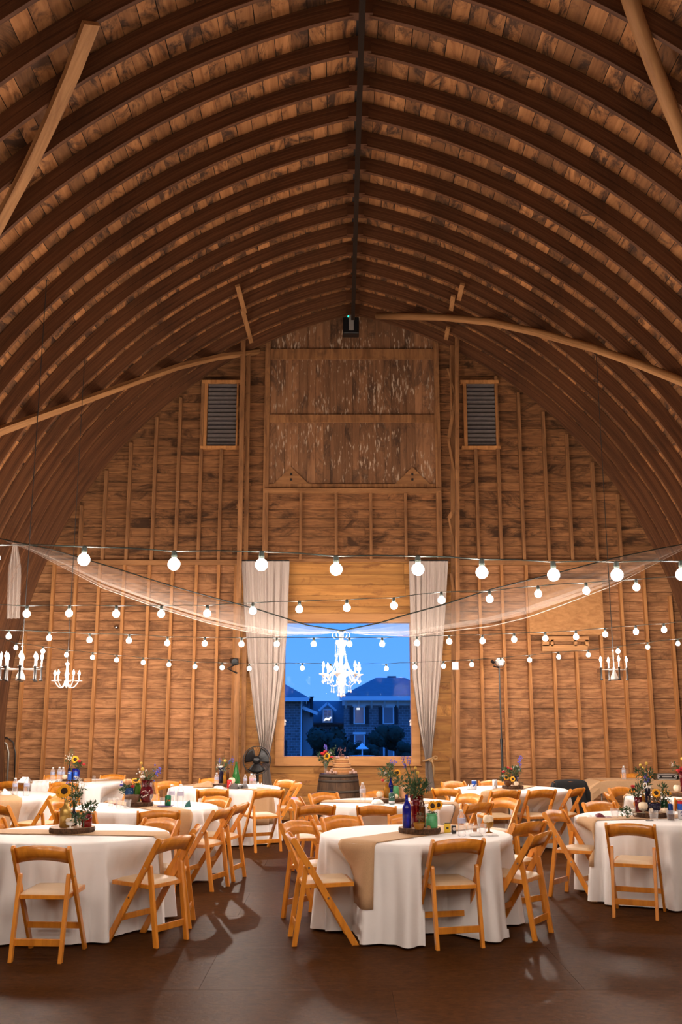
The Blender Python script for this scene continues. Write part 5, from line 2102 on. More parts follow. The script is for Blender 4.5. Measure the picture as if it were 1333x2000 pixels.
bouquet(l, Y - 0.02, [('leaf', 170, 1582, 8), ('leaf', 163, 1578, 7), ('sprig', 187, 1570, 4), ('sprig', 190, 1576, 4), ('white', 168, 1587, 5), ('leaf', 178, 1574, 8), ('cream', 174, 1567, 4)], 'green sprigs with tiny cream flowers in the red jar', 5)
c = on(155, Y - 0.16, zs)
bouquet(c + Vector((0, 0, 0.06)), Y - 0.16, [('leaf', 155, 1600, 8), ('leaf', 148, 1596, 7), ('leaf', 163, 1600, 7), ('white', 152, 1596, 3)], 'loose green sprigs lying against the red jar', 6)

# --- cobalt-bottle table
zs, Y = log_slice('cobalt', 779, 862, 'log slice under the cobalt bottle and red vase')
o, l = vase('bottle', 795.5, Y - 0.08, zs, 17.5, 63, G_cobalt, 'glass_bottle', 'tall cobalt blue glass bottle on a log slice', 'bottle')
o, l = vase('flare', 813, Y + 0.03, zs, 24, 58, G_red, 'vase', 'tall ruby red vase beside the cobalt bottle')
bouquet(l, Y + 0.03, [('leaf', 806, 1540, 12), ('leaf', 818, 1538, 12), ('leaf', 798, 1532, 9), ('grey', 812, 1526, 14), ('grey', 822, 1534, 10), ('sprig', 795, 1505, 4), ('sprig', 838, 1532, 4), ('sprig', 836, 1525, 4), ('leaf', 832, 1538, 6), ('blue', 799, 1487, 5),
                      ('blue', 791, 1496, 4), ('blue', 788, 1483, 4), ('billy', 812, 1500, 3.2), ('billy', 816, 1509, 3.6), ('billy', 824, 1524, 3), ('sprig', 809, 1512, 4), ('leaf', 803, 1550, 9), ('leaf', 815, 1550, 9)], 'big dark leafy bunch with blue larkspur and yellow buttons in the ruby vase', 7)
o, l = vase('bottle', 826, Y - 0.02, zs, 12, 62, G_brown, 'glass_bottle', 'slim amber brown bottle beside the ruby vase', 'bottle')
o, l = vase('jar', 844, Y - 0.06, zs, 23, 27, M_teal if False else G_teal, 'glass_jar', 'mottled green jar holding two sunflowers', 'jar')
bouquet(l, Y - 0.06, [('sun', 845, 1574, 11.5), ('sun', 857, 1572, 10), ('leaf', 846, 1580, 7), ('white', 832, 1573, 4)], 'two open sunflowers in the mottled green jar', 8)
o, l = vase('dish', 819, Y - 0.19, zs, 23, 13, G_amber, 'glass_dish', 'low amber dish of dried flowers at the front of the log slice', 'dish')
bouquet(l, Y - 0.19, [('brown', 819, 1597, 7), ('grey', 819, 1594, 6)], 'tuft of dried flowers in the low amber dish', 9)
p = on(838, Y - 0.2, zs)
b = MB(); b.smooth = True; b.ball(p + Vector((0, 0, 0.016)), 0.017, 8, 6); tag(b.build('walnut', M_cut, loc=p), 'small brown nut at the edge of the cobalt-bottle log slice', 'nut')
Yc = TABLES['cobalt'][1] - 0.04
p = on(874.5, Yc, ZT + 0.012)
s = pxm(Yc, ZT)
root = empty('disposable_camera', p, 'yellow cardboard disposable camera standing on white cloth', 'camera')
b = MB(); b.box(p.x - 6.2 / s, p.x + 6.2 / s, p.y - 0.012, p.y + 0.02, p.z, p.z + 17 / s); part(b, 'camera_body', plain('yellow_card', (0.72, 0.47, 0.02), 0.5), root, bevel=0.004)
b = MB(); b.box(p.x - 2.4 / s, p.x + 2.2 / s, p.y - 0.014, p.y - 0.012, p.z + 7 / s, p.z + 10 / s); part(b, 'lens_window', M_black, root)
b = MB(); b.box(p.x - 5.5 / s, p.x + 5.5 / s, p.y - 0.008, p.y + 0.016, p.z + 17 / s, p.z + 18.2 / s); part(b, 'top_edge', M_black, root)
p = on(887, Yc + 0.03, ZT + 0.002)
root = empty('wind_up_camera', p, 'black and clear little camera behind the yellow one', 'camera')
b = MB(); b.box(p.x - 4.5 / s, p.x + 4.5 / s, p.y - 0.015, p.y + 0.015, p.z, p.z + 15 / s); part(b, 'camera_body', M_black, root, bevel=0.004)
b = MB(); b.tube([p + Vector((0.002, -0.024, 9 / s)), p + Vector((0.002, -0.015, 9 / s))], 0.014, 10); part(b, 'lens', M_chrome, root)
water_bottle(903, Yc - 0.17, ZT, 50, 'clear water bottle on the cobalt-bottle table beside the little cameras')
tumbler(918, Yc + 0.12, ZT, 13, 17, 'tumbler behind the water bottle on the cobalt-bottle table')
tumbler(943, Yc + 0.02, ZT, 18, 19, 'tumbler in front of the amber goblet')
tumbler(928, Yc + 0.14, ZT, 12, 14, 'tumbler between the bottle and the amber goblet', (plain('amber_drink', (0.42, 0.17, 0.05), 0.2), 0.5))
o, l = vase('goblet', 956, Yc + 0.10, ZT, 19, 21, G_amber, 'goblet', 'amber glass goblet holding a cream pumpkin', 'goblet')
ribbed_pumpkin(954.5, Yc + 0.10, l.z - 0.02, 21, 18, 'cream mini pumpkin perched in the amber goblet')
crumple(930, Yc - 0.12, ZT, 26, 6, 'crumpled napkin beside the water bottle on the cobalt-bottle table')
crumple(962, Yc - 0.12, ZT, 22, 4, 'flat napkin at the right edge of the cobalt-bottle table'.replace('right edge', 'lamp stand side'))

# --- One-sign table
zs, Y = log_slice('one', 1238, 1305, 'log slice under the One sign and white pumpkins', dy=-0.02)
o, l = vase('cylinder', 1249, Y + 0.02, zs, 15, 28, G_maroon, 'vase', 'dark maroon cylinder vase with one red tulip')
bouquet(l, Y + 0.02, [('rose', 1237, 1536, 4.5), ('sprig', 1233, 1547, 4), ('leaf', 1240, 1548, 8), ('leaf', 1250, 1546, 8), ('sprig', 1246, 1532, 3), ('white', 1252, 1551, 5), ('leaf', 1252, 1537, 7)], 'red tulip with long leaves in the maroon cylinder vase', 10)
o, l = vase('cylinder', 1268, Y + 0.08, zs, 11, 48, G_navy, 'vase', 'tall navy vase carrying the One sign')
bouquet(l, Y + 0.08, [('billy', 1252, 1494.5, 3.0), ('billy', 1263.5, 1491, 3.1), ('billy', 1257, 1500, 2.8), ('leaf', 1251, 1510, 8), ('leaf', 1271, 1511, 8), ('blue', 1262, 1519, 7), ('white', 1261, 1510, 5), ('cream', 1270, 1508, 3), ('grey', 1257, 1526, 9), ('leaf', 1263, 1534, 9),
                      ('grey', 1266, 1540, 8), ('leaf', 1255, 1517, 8), ('leaf', 1270, 1518, 7)], 'three yellow buttons over purple flowers in the tall navy vase', 11)
o, l = vase('bottle', 1258.5, Y + 0.1, zs, 9, 38, G_amber, 'glass_bottle', 'amber bottle between maroon and navy vases', 'bottle')
p = at(1257, 1539.5, Y - 0.17)
b = MB(); st, w = word('One')
script(b, st, p, 9.5 / pxm(Y, 1.0), 0.0045, slant=0.1)
b.tube([p + Vector((0.03, 0, 0.01)), p + Vector((0.04, 0.22, -0.05))], 0.002, 4)
tag(b.build('table_number', plain('white_acrylic', (0.85, 0.82, 0.78), 0.4), loc=p), 'white script table number reading One', 'table number')
c0 = on(1257.5, Y - 0.12, zs)
o, l = vase('goblet', 1257.5, Y - 0.12, zs, 16, 9, plain('grey_stone', (0.30, 0.26, 0.20), 0.8, noise=0.2), 'pedestal_cup', 'small grey stone pedestal under a white pumpkin', 'stand')
ribbed_pumpkin(1257.5, Y - 0.12, l.z - 0.018, 19, 16, 'white pumpkin raised on the grey stone pedestal')
o, l = vase('bowl', 1281, Y - 0.05, zs, 22, 18, G_navy, 'bowl', 'dark round bowl below the dried hydrangea')
bouquet(l, Y - 0.05, [('brown', 1281, 1557, 12), ('brown', 1274, 1561, 8), ('brown', 1288, 1562, 8), ('sun', 1282, 1549, 10), ('leaf', 1279, 1566, 7)], 'sunflower above a dried brown hydrangea in the dark bowl', 12)
o, l = vase('jar', 1299, Y + 0.02, zs, 14, 24, G_dkgreen, 'glass_jar', 'deep green jar with a drooping sunflower', 'jar')
bouquet(l, Y + 0.02, [('sunside', 1304, 1549, 10), ('leaf', 1297, 1553, 8), ('leaf', 1294, 1541, 8), ('sprig', 1297, 1534, 4), ('white', 1294, 1553, 5), ('leaf', 1303, 1556, 7)], 'drooping sunflower with leaves in the deep green jar', 13)
ribbed_pumpkin(1299, Y - 0.13, zs, 15, 10.5, 'small white pumpkin in front of the deep green jar')
ribbed_pumpkin(1273, Y - 0.1, zs, 9, 9, 'tiny cream gourd under the dark bowl')
Yo = Y
M_canblue = plain('blue_can_paint', (0.015, 0.09, 0.45), 0.3, 0.4)
M_canred = plain('red_can_paint', (0.50, 0.01, 0.015), 0.3, 0.3)
M_canwhite = plain('white_can_paint', (0.72, 0.72, 0.76), 0.35, 0.3)
M_cangreen = plain('green_can_paint', (0.01, 0.17, 0.07), 0.3, 0.4)
M_candgreen = plain('dark_green_can_paint', (0.02, 0.08, 0.06), 0.3, 0.4)
can(1309.5, Yo + 0.12, ZT, 24, 'slim blue can beside the deep green jar', M_canblue)
can(1336, Yo - 0.20, ZT, 36, 'tall can striped red, blue and white at the picture edge', M_canwhite, bands=((0.82, 0.97, M_canred), (0.50, 0.82, M_canblue)), mark=(plain('navy_print', (0.02, 0.03, 0.2), 0.5), [(-0.75, 0.30, -0.60, 0.44, 0.02), (-0.45, 0.30, -0.45, 0.44, 0.02), (-0.2, 0.30, 0.2, 0.44, 0.02), (-0.8, 0.2, 0.6, 0.2, 0.015)]))
tumbler(1278.5, Yo - 0.33, ZT, 19, 19, 'clear tumbler at the front of the One-sign table')
tumbler(1311.5, Yo - 0.33, ZT, 18, 19, 'tumbler half full of dark drink on the One-sign table', (plain('dark_drink', (0.05, 0.012, 0.006), 0.15), 0.62))
tumbler(1202, Yo - 0.06, ZT, 17, 18, 'clear tumbler beside the maroon ribbon')
p = on(1178, Yo - 0.02, ZT)
b = MB(); b.smooth = True
s = pxm(Yo, ZT)
b.grid(lambda u, v: (p.x + (u - .5) * 30 / s, p.y + (v - .5) * 0.14, p.z + 0.006 + (7.5 / s) * (sin(pi * min(1, u * 1.7)) ** 0.6 if u < 0.588 else 0.12) * sin(pi * v) ** 0.5), 16, 8)
tag(b.build('cloth_pouch', plain('maroon_cloth', (0.10, 0.004, 0.018), 0.7), loc=p), 'soft maroon pouch lying on the One-sign table edge', 'pouch')
p = on(1226, Yo - 0.10, ZT)
bouquet(p + Vector((0, 0, 0.02)), Yo - 0.10, [('leaf', 1216, 1585, 6), ('leaf', 1222, 1584, 6), ('cream', 1236, 1583, 6), ('cream', 1241, 1590, 4), ('leaf', 1228, 1586, 5)], 'loose boutonniere of green leaves and pale blooms on white cloth', 14)
crumple(1157, Yo - 0.02, ZT, 22, 5, 'crumpled napkin at the edge of the One-sign table')
b = MB(); q = on(1262, Yo - 0.36, ZT + 0.003); b.bar(q, q + Vector((0.075, 0.0, 0)), 0.006, 0.003); tag(b.build('drink_stirrer', M_iron, loc=q), 'thin dark stirrer lying beside the clear tumbler', 'stirrer')

# --- maroon-vase table
zs, Y = log_slice('maroon', 246, 299, 'log slice under the maroon lettered vase', dy=-0.05)
o, l = vase('urn', 286, Y - 0.06, zs, 27, 42, G_maroon, 'vase', 'bulbous maroon glass vase with white lettering')
b = MB()
p = at(286, 1553, Y - 0.06); s = pxm(Y, 0.9)
for st_ in ([(-7, 5), (-5, 8), (0, 9), (3, 8), (5, 6)], [(5, 7), (8, 9)], [(-8, -2), (-6, 1)], [(-6, -4), (-3, -1)], [(-3, -3), (0, 0), (3, 1.5)], [(2, -1), (6, 3)], [(4, 1), (8, 5), (9, 6)]):
    pts = [p + Vector((x / s, -math.sqrt(max(1e-5, (13.2 / s) ** 2 - (x / s) ** 2)) * (0.93 if z > 4 else 1.0), z / s)) for x, z in st_]
    b.tube(pts, 0.0035, 4)
part_o = b.build('painted_lettering', plain('white_paint', (0.82, 0.8, 0.78), 0.5), o, loc=None)
part_o.location = -Vector(o.location)
bouquet(l, Y - 0.06, [('billy', 276.5, 1490.5, 2.6), ('billy', 279, 1502, 3.4), ('grey', 286, 1519, 9), ('grey', 294, 1515, 9), ('white', 274, 1512, 9), ('cream', 279, 1518, 5), ('blue', 309, 1508, 7), ('grey', 301, 1508, 7), ('leaf', 290, 1524, 7), ('leaf', 296, 1521, 7)], 'airy bunch with purple iris and yellow buttons in the maroon vase', 15)
o, l = vase('bottle', 268, Y + 0.02, zs, 13, 44, G_green, 'glass_bottle', 'leaf green bottle beside the maroon vase', 'bottle')
bouquet(l, Y + 0.02, [('sunside', 265, 1526, 11), ('leaf', 267, 1534, 6)], 'drooping sunflower in the leaf green bottle', 16)
o, l = vase('jar', 252, Y, zs, 18, 26, G_blue, 'glass_jar', 'teal blue jar of mixed flowers beside the leaf green bottle', 'jar')
bouquet(l, Y, [('peach', 249, 1527, 9), ('rose', 259, 1536, 4.5), ('blue', 240, 1533, 6), ('leaf', 246, 1543, 8), ('leaf', 254, 1545, 8), ('sprig', 232, 1541, 3), ('white', 253, 1546, 5), ('leaf', 240, 1546, 5)], 'orange lily and red rose bunch in the teal blue jar', 17)
o, l = vase('bowl', 258, Y - 0.14, zs, 29, 15, plain('brown_basket', (0.10, 0.048, 0.026), 0.8, noise=0.4, nscale=60), 'bowl', 'brown woven bowl in front of the teal jar', 'bowl')
Ym = TABLES['maroon'][1]
tumbler(232, Ym - 0.25, ZT, 15, 17, 'first of two tumblers in front of the brown bowl')
tumbler(248.5, Ym - 0.30, ZT, 16, 17, 'second of two tumblers in front of the brown bowl')
tumbler(216, Ym - 0.05, ZT, 13, 16, 'tumbler on the wall side of the maroon-vase table')
tumbler(226, Ym + 0.10, ZT, 12, 15, 'pink tinted tumbler behind the brown bowl', (plain('pink_drink', (0.5, 0.2, 0.15), 0.2), 0.3))
o, l = vase('goblet', 300, Ym - 0.28, ZT, 16, 26, M_clear, 'wine_glass', 'clear stemmed glass before the maroon vase', 'glass', inner=False)
tumbler(318, Ym - 0.05, ZT, 13, 17, 'tumbler behind the white plate')
p = on(323, Ym - 0.16, ZT)
b = MB(); b.smooth = True
s = pxm(Ym, ZT)
b.lathe([(0.0001, 0.006), (9 / s, 0.006), (15 / s, 0.018), (15.6 / s, 0.018), (9.5 / s, 0.001)], p, 28)
tag(b.build('plate', [M_white], loc=p), 'white plate with a purple rim under the green can', 'plate')
b = MB(); b.smooth = True
b.lathe([(15.2 / s, 0.0195), (15.9 / s, 0.0185), (15.6 / s, 0.016)], (0, 0, 0), 28)
pl = bpy.data.objects['plate']
b.build('rim', plain('purple_rim', (0.06, 0.02, 0.13), 0.5), pl)
can(328, Ym - 0.16, ZT + 0.008, 22, 'green can with an orange mark standing on the white plate', M_cangreen, mark=(plain('orange_print', (0.8, 0.15, 0.03), 0.5), [(0.35, 0.48, 0.75, 0.58, 0.06), (-0.5, 0.3, -0.1, 0.62, 0.02)]))
water_bottle(335, Ym + 0.10, ZT, 40, 'first of two water bottles beside the green can', (0.40, 0.36, 0.68))
water_bottle(352, Ym - 0.12, ZT, 43, 'second of two water bottles, nearest the teal card', (0.40, 0.36, 0.68))
p = on(365, Ym - 0.14, ZT)
b = MB()
s = pxm(Ym, ZT)
b.add([p + Vector(v) for v in ((-5 / s, 0, 0), (6 / s, 0.0, 0.004), (5 / s, 0.02, 13 / s), (-2 / s, 0.03, 8 / s), (-4 / s, 0.07, 0.0), (6 / s, 0.08, 0))], [(0, 1, 2, 3), (3, 2, 5, 4)])
tag(b.build('folded_card', plain('teal_card', (0.015, 0.12, 0.11), 0.6), loc=p, solid=0.002), 'dark teal folded card on the maroon-vase table', 'card')

# --- two-water-bottle table
Yp = TABLES['plainwater'][1]
water_bottle(28.5, Yp - 0.05, ZT, 33, 'first of two water bottles alone on white cloth')
water_bottle(51, Yp - 0.12, ZT, 35, 'second of two water bottles alone on white cloth')
crumple(11, Yp - 0.02, ZT, 20, 12, 'crumpled napkin beside the lone pair of water bottles')

# --- two-blue-cans table
Yb = TABLES['bluecans'][1] - 0.15
zs, _ = log_slice('bluecans', 122, 166, 'log slice under the two blue cans and navy vase', dy=0.0, h=0.03)
water_bottle(102, Yb, ZT, 28, 'first of three water bottles by the wall, set apart', (0.22, 0.36, 0.8))
water_bottle(115, Yb - 0.02, ZT, 29, 'middle of three water bottles by the wall')
water_bottle(122, Yb + 0.06, ZT, 28, 'third of three water bottles by the wall, next to the navy bottle')
o, l = vase('bottle', 134.5, Yb + 0.15, zs, 6, 28, G_navy, 'glass_bottle', 'slim dark bottle behind the blue cans', 'bottle')
bouquet(l, Yb + 0.15, [('white', 136, 1479, 7), ('grey', 139, 1473, 6), ('leaf', 133, 1487, 5), ('grey', 142, 1465, 4)], 'wispy white flowers in the slim dark bottle', 18)
o, l = vase('cylinder', 148, Yb + 0.12, zs, 15, 20, G_cobalt, 'vase', 'cobalt blue cylinder vase behind the blue cans')
bouquet(l, Yb + 0.12, [('sun', 147, 1483.5, 8), ('rose', 155, 1487, 4), ('rose', 164, 1493, 3.5), ('rose', 157, 1492, 3), ('leaf', 146, 1494, 7), ('leaf', 154, 1496, 7), ('leaf', 160, 1494, 5)], 'sunflower and red roses in the cobalt cylinder vase', 19)
can(136, Yb - 0.10, zs, 16, 'first of two blue cans on the far table', M_canblue, mark=(M_canwhite, [(-0.7, 0.75, 0.4, 0.85, 0.05)]))
can(147, Yb - 0.10, zs, 16, 'second of two blue cans, before the cobalt vase', M_canblue, mark=(M_canwhite, [(-0.5, 0.3, 0.4, 0.5, 0.04)]))
ribbed_pumpkin(126, Yb + 0.02, zs, 10, 10, 'small cream pumpkin beside the first blue can')
p = on(171, Yb - 0.03, ZT)
b = MB(); b.box(p.x - 0.055, p.x + 0.055, p.y - 0.04, p.y + 0.04, p.z, p.z + 0.055); tag(b.build('wooden_box', M_ply, loc=p, bevel=0.003), 'little brown wooden box beside the cobalt vase', 'box')
o, l = vase('jar', 183.5, Yb, ZT, 6, 12, M_clear, 'glass_jar', 'tiny clear jar beside the little wooden box', 'jar', inner=False)
p = on(80, Yb - 0.72, ZT)
b = MB()
s = pxm(Yb - .6, ZT)
rr = random.Random(5)
hs = [[rr.random() for _ in range(13)] for _ in range(13)]
def f(u, v):
    x = (u - .5) * 42 / s
    k_ = v * 1.25
    if k_ < 0.7:
        y, z = 0.36 - 0.36 * k_ / 0.7, 0.012 + 0.045 * hs[int(u * 12)][int(v * 12)]
    else:
        y, z = -0.02 - 0.04 * (k_ - .7), 0.03 - (k_ - 0.7) * 0.36
    return (p.x + x * (1 - 0.2 * v), p.y + y - 0.03 * hs[int(v * 12)][int(u * 12)], p.z + z)
b.smooth = True; b.grid(f, 12, 12)
tag(b.build('cloth_napkin', M_cloth, loc=p, solid=0.003), 'bunched white cloth spilling over the edge of the two-blue-cans table', 'napkin')
p = at(44, 1527, 15.32)
b = MB(); s = pxm(15.3, .8)
b.add([p + Vector(v) for v in ((-11 / s, -0.03, -0.01), (12 / s, -0.03, -0.02), (10 / s, 0.04, 8 / s), (-2 / s, 0.04, 9 / s), (-10 / s, 0.12, -0.01), (13 / s, 0.12, 0.0))], [(0, 1, 2, 3), (3, 2, 5, 4)])
tag(b.build('folded_napkin', M_paper, loc=p, solid=0.003), 'white folded napkin laid tent-like over a chair back', 'napkin')

# --- red-can table
Yr = TABLES['redcan'][1] - 0.05
zs, _ = log_slice('redcan', 413, 458, 'log slice under the green cone bottle', dy=0.02)
water_bottle(423, Yr, ZT, 28, 'water bottle beside the navy vase on the red-can table', (0.36, 0.40, 0.75))
o, l = vase('flare', 432, Yr + 0.08, zs, 12, 30, G_navy, 'vase', 'dark navy vase carrying the Nine sign')
bouquet(l, Yr + 0.08, [('grey', 428, 1493, 8), ('grey', 436, 1490, 8), ('blue', 430, 1487, 3), ('billy', 440, 1486, 3), ('grey', 445, 1495, 8), ('blue', 451, 1488, 5), ('blue', 456, 1484, 3), ('sprig', 455, 1484, 3), ('leaf', 436, 1500, 7), ('grey', 430, 1501, 7)], 'grey-green thistle bunch in the dark navy vase', 20)
p = at(423, 1499, Yr - 0.12)
b = MB(); st, w = word('Nine')
script(b, st, p, 6.5 / pxm(Yr, 1.0), 0.004, slant=0.25)
b.tube([p + Vector((0.05, 0, 0)), p + Vector((0.07, 0.19, -0.06))], 0.002, 4)
tag(b.build('table_number', plain('white_acrylic', (0.85, 0.82, 0.78)), loc=p), 'white script table number among grey thistles', 'table number')
o, l = vase('bottle', 439, Yr, zs, 8, 22, G_amber, 'glass_bottle', 'short amber bottle beside the dark navy vase', 'bottle')
o, l = vase('bottle', 444.5, Yr + 0.05, zs, 6, 30, G_brown, 'glass_bottle', 'slim brown bottle beside the cone bottle', 'bottle')
o, l = vase('cone', 461, Yr + 0.04, zs, 17, 41, glass('bottle_green_glass', (0.02, 0.16, 0.03), 0.3), 'glass_bottle', 'bright green cone-shaped bottle', 'bottle')
ribbed_pumpkin(453, Yr - 0.10, zs, 13, 13, 'white pumpkin in front of the green cone bottle')
can(448, Yr - 0.26, ZT, 17, 'red can with a white swirl in front of the white pumpkin', M_canred, mark=(M_canwhite, [(0.0, 0.25, 0.7, 0.7, 0.035), (0.5, 0.65, 0.9, 0.4, 0.03)]))
p = on(467, Yr - 0.30, ZT)
root = empty('cloth_hat', p, 'dark grey cloth cap with two black straps lying on white cloth', 'cap')
b = MB(); b.smooth = True
s = pxm(Yr, ZT)
b.grid(lambda u, v: (p.x + (u - .5) * 40 / s, p.y + (v - .5) * 0.26, p.z + 0.004 + 13 / s * (sin(pi * u) ** 0.7) * (sin(pi * v) ** 0.6) * (0.75 + 0.25 * sin(u * 9))), 20, 10)
part(b, 'hat_body', plain('charcoal_cloth', (0.075, 0.062, 0.058), 0.9, noise=0.3, nscale=40), root)
for u0 in (0.48, 0.66):
    b = MB(); b.smooth = True
    b.grid(lambda u, v: (p.x + (u0 + 0.05 * u - .5) * 40 / s, p.y + (v - .5) * 0.265, p.z + 0.008 + 13 / s * (sin(pi * u0) ** 0.7) * (sin(pi * v) ** 0.6) * (0.75 + 0.25 * sin(u0 * 9))), 2, 10)
    part(b, 'strap', M_black, root)
water_bottle(479, Yr + 0.02, ZT, 24, 'water bottle with blue band beside the pink-banded one', (0.36, 0.42, 0.75))
water_bottle(491, Yr - 0.14, ZT, 27, 'water bottle with a pink band on the red-can table', (0.72, 0.10, 0.20))
water_bottle(497, Yr + 0.06, ZT, 24, 'water bottle half hidden behind the pink-banded one', (0.36, 0.42, 0.75))
tumbler(501, Yr - 0.06, ZT, 10, 11, 'small tumbler beside the pink-banded bottle')
crumple(508, Yr - 0.14, ZT, 16, 12, 'peaked paper napkin beside the small tumbler')
crumple(428, Yr - 0.36, ZT, 26, 6, 'torn napkin scraps in front of the log slice on the red-can table')
crumple(492, Yr - 0.36, ZT, 22, 6, 'crumpled napkin in front of the pink-banded bottle')
p = on(399, Yr - 0.02, ZT)
b = MB(); b.smooth = True
b.grid(lambda u, v: (p.x + (u - .5) * 39 / s, p.y + (v - .5) * 0.26, p.z + 0.008 + 12 / s * (sin(pi * u) ** 0.35) * (sin(pi * v) ** 0.4) * (0.8 + 0.2 * cos(u * 7 + 1))), 18, 8)
tag(b.build('burlap_napkin', M_burlap, loc=p, solid=0.003), 'puffed burlap cloth heaped on the red-can table', 'napkin')

# --- striped-pumpkin table
zs, Y = log_slice('peach', 729, 792, 'log slice under the striped pumpkin and amber bottles')
water_bottle(709, Y - 0.05, ZT, 38, 'lone water bottle on the striped-pumpkin table', (0.55, 0.5, 0.62))
ribbed_pumpkin(742, Y - 0.06, zs, 13, 14, 'tall striped cream pumpkin beside the amber bottle')
o, l = vase('bottle', 756, Y - 0.02, zs, 13, 28, G_amber, 'glass_bottle', 'clear amber bottle behind the green can', 'bottle')
o, l = vase('bottle', 764, Y + 0.02, zs, 9, 38, G_cobalt, 'glass_bottle', 'slim dark blue bottle among the greenery', 'bottle')
bouquet(l, Y + 0.02, [('leaf', 760, 1505, 9), ('leaf', 764, 1516, 9), ('leaf', 747, 1508, 7), ('sprig', 742, 1503, 3), ('sprig', 746, 1512, 3), ('rose', 748, 1524, 3.8), ('blue', 765, 1490, 4), ('blue', 771, 1488, 4), ('sun', 777, 1509, 7), ('leaf', 772, 1516, 7), ('white', 753, 1510, 4), ('leaf', 762, 1498, 6)], 'tall leafy bunch with a red tulip and sunflower in the slim blue bottle', 21)
o, l = vase('jar', 774, Y - 0.02, zs, 12, 22, G_teal, 'glass_jar', 'pale green jar behind the green can', 'jar')
bouquet(l, Y - 0.02, [('leaf', 780, 1530, 9), ('grey', 786, 1524, 9), ('leaf', 775, 1533, 8)], 'low leafy bunch in the pale green jar', 22)
ribbed_pumpkin(774, Y - 0.13, zs, 9, 9, 'little cream pumpkin behind the green can')
p = on(787, Y - 0.02, zs); s = pxm(Y, zs)
b = MB(); b.smooth = True
b.grid(lambda u, v: (p.x + (u - .5) * 11 / s * (1 - abs(v - .55) ** 1.5), p.y + 0.02 * cos(u * 6), p.z + v * 20 / s), 8, 8)
tag(b.build('seashell', plain('peach_shell', (0.66, 0.36, 0.20), 0.5), loc=p, solid=0.01), 'upright peach-coloured shell on the log slice', 'shell')
can(766, Y - 0.28, ZT, 22, 'dark green can in front of the striped-pumpkin log slice', M_candgreen, bands=((0.08, 0.30, M_canwhite),), mark=(M_canwhite, [(-0.6, 0.55, 0.5, 0.72, 0.02)]))
crumple(738, Y - 0.28, ZT, 26, 10, 'folded paper napkin beside the dark green can')

# --- red-rose table
Yq = TABLES['roses'][1] - 0.1
zs, _ = log_slice('roses', 981, 1023, 'log slice under the red roses', dy=-0.05)
can(927, Yq, ZT, 18, 'blue and white can on the red-rose table', M_canwhite, bands=((0.55, 0.9, M_canblue),), mark=(M_canblue, [(-0.6, 0.3, 0.2, 0.55, 0.06)]))
can(967.5, Yq + 0.1, ZT, 18, 'silver white can on the red-rose table', M_canwhite, mark=(plain('bronze_print', (0.25, 0.12, 0.1), 0.5), [(-0.2, 0.3, -0.1, 0.8, 0.05)]))
crumple(918, Yq + 0.05, ZT, 12, 10, 'peaked napkin behind the blue and white can')
o, l = vase('bowl', 993, Yq - 0.06, zs, 17, 12, G_brown, 'bowl', 'dark round bowl of sunflowers by the red roses')
bouquet(l, Yq - 0.06, [('sun', 989, 1519, 7), ('sun', 1002, 1521.5, 6), ('rose', 992, 1499.5, 4), ('rose', 984, 1507, 3.5), ('leaf', 990, 1510, 8), ('leaf', 983, 1523, 6), ('leaf', 998, 1512, 7), ('white', 984, 1515, 4), ('rose', 999, 1502, 3), ('leaf', 986, 1504, 5)], 'sunflowers and red roses spilling from the dark round bowl', 23)
o, l = vase('flare', 1009, Yq + 0.05, zs, 12, 18, G_navy, 'vase', 'dark blue vase with a tall larkspur spike')
bouquet(l, Yq + 0.05, [('blue', 1016, 1484, 5), ('blue', 1016, 1490, 4), ('cream', 1004, 1500, 4), ('cream', 1011, 1497, 2.5), ('cream', 1015, 1504, 2.5), ('leaf', 1009, 1506, 8), ('leaf', 1003, 1505, 6), ('leaf', 1013, 1510, 5)], 'blue larkspur spike with cream blooms in the dark blue vase', 24)
ribbed_pumpkin(1009, Yq - 0.10, zs, 10, 9, 'white pumpkin in front of the dark blue vase')
b = MB(); b.smooth = True; p = on(1017, Yq - 0.06, zs)
rr = random.Random(3)
for i in range(24):
    b.ball(p + Vector((0, 0, 0.035)) + Vector((rr.gauss(0, .02), rr.gauss(0, .015), rr.gauss(0, .015))), 0.009, 5, 4)
b.lathe([(0.02, 0), (0.035, 0.02), (0.0001, 0.06)], p, 10)
tag(b.build('pine_cone', M_brownf, loc=p), 'brown pine cone beside the white pumpkin', 'pine cone')

# --- big-pumpkin table
Yh = TABLES['hidden'][1]
zs, _ = log_slice('hidden', 1306, 1372, 'log slice under the big white pumpkin')
ribbed_pumpkin(1324, Yh - 0.08, zs, 15, 15, 'big white pumpkin near the red rose vase')
o, l = vase('flare', 1338, Yh + 0.04, zs, 20, 38, G_maroon, 'vase', 'dark vase of red roses cut by the picture edge')
bouquet(l, Yh + 0.04, [('rose', 1326, 1505, 5), ('rose', 1333, 1501, 5), ('rose', 1336, 1506, 5), ('billy', 1333, 1482, 3), ('leaf', 1330, 1511, 7), ('leaf', 1338, 1512, 8), ('grey', 1316, 1500, 5), ('white', 1314, 1494, 4), ('sprig', 1318, 1493, 3)], 'red roses and a yellow button in the dark vase', 25)

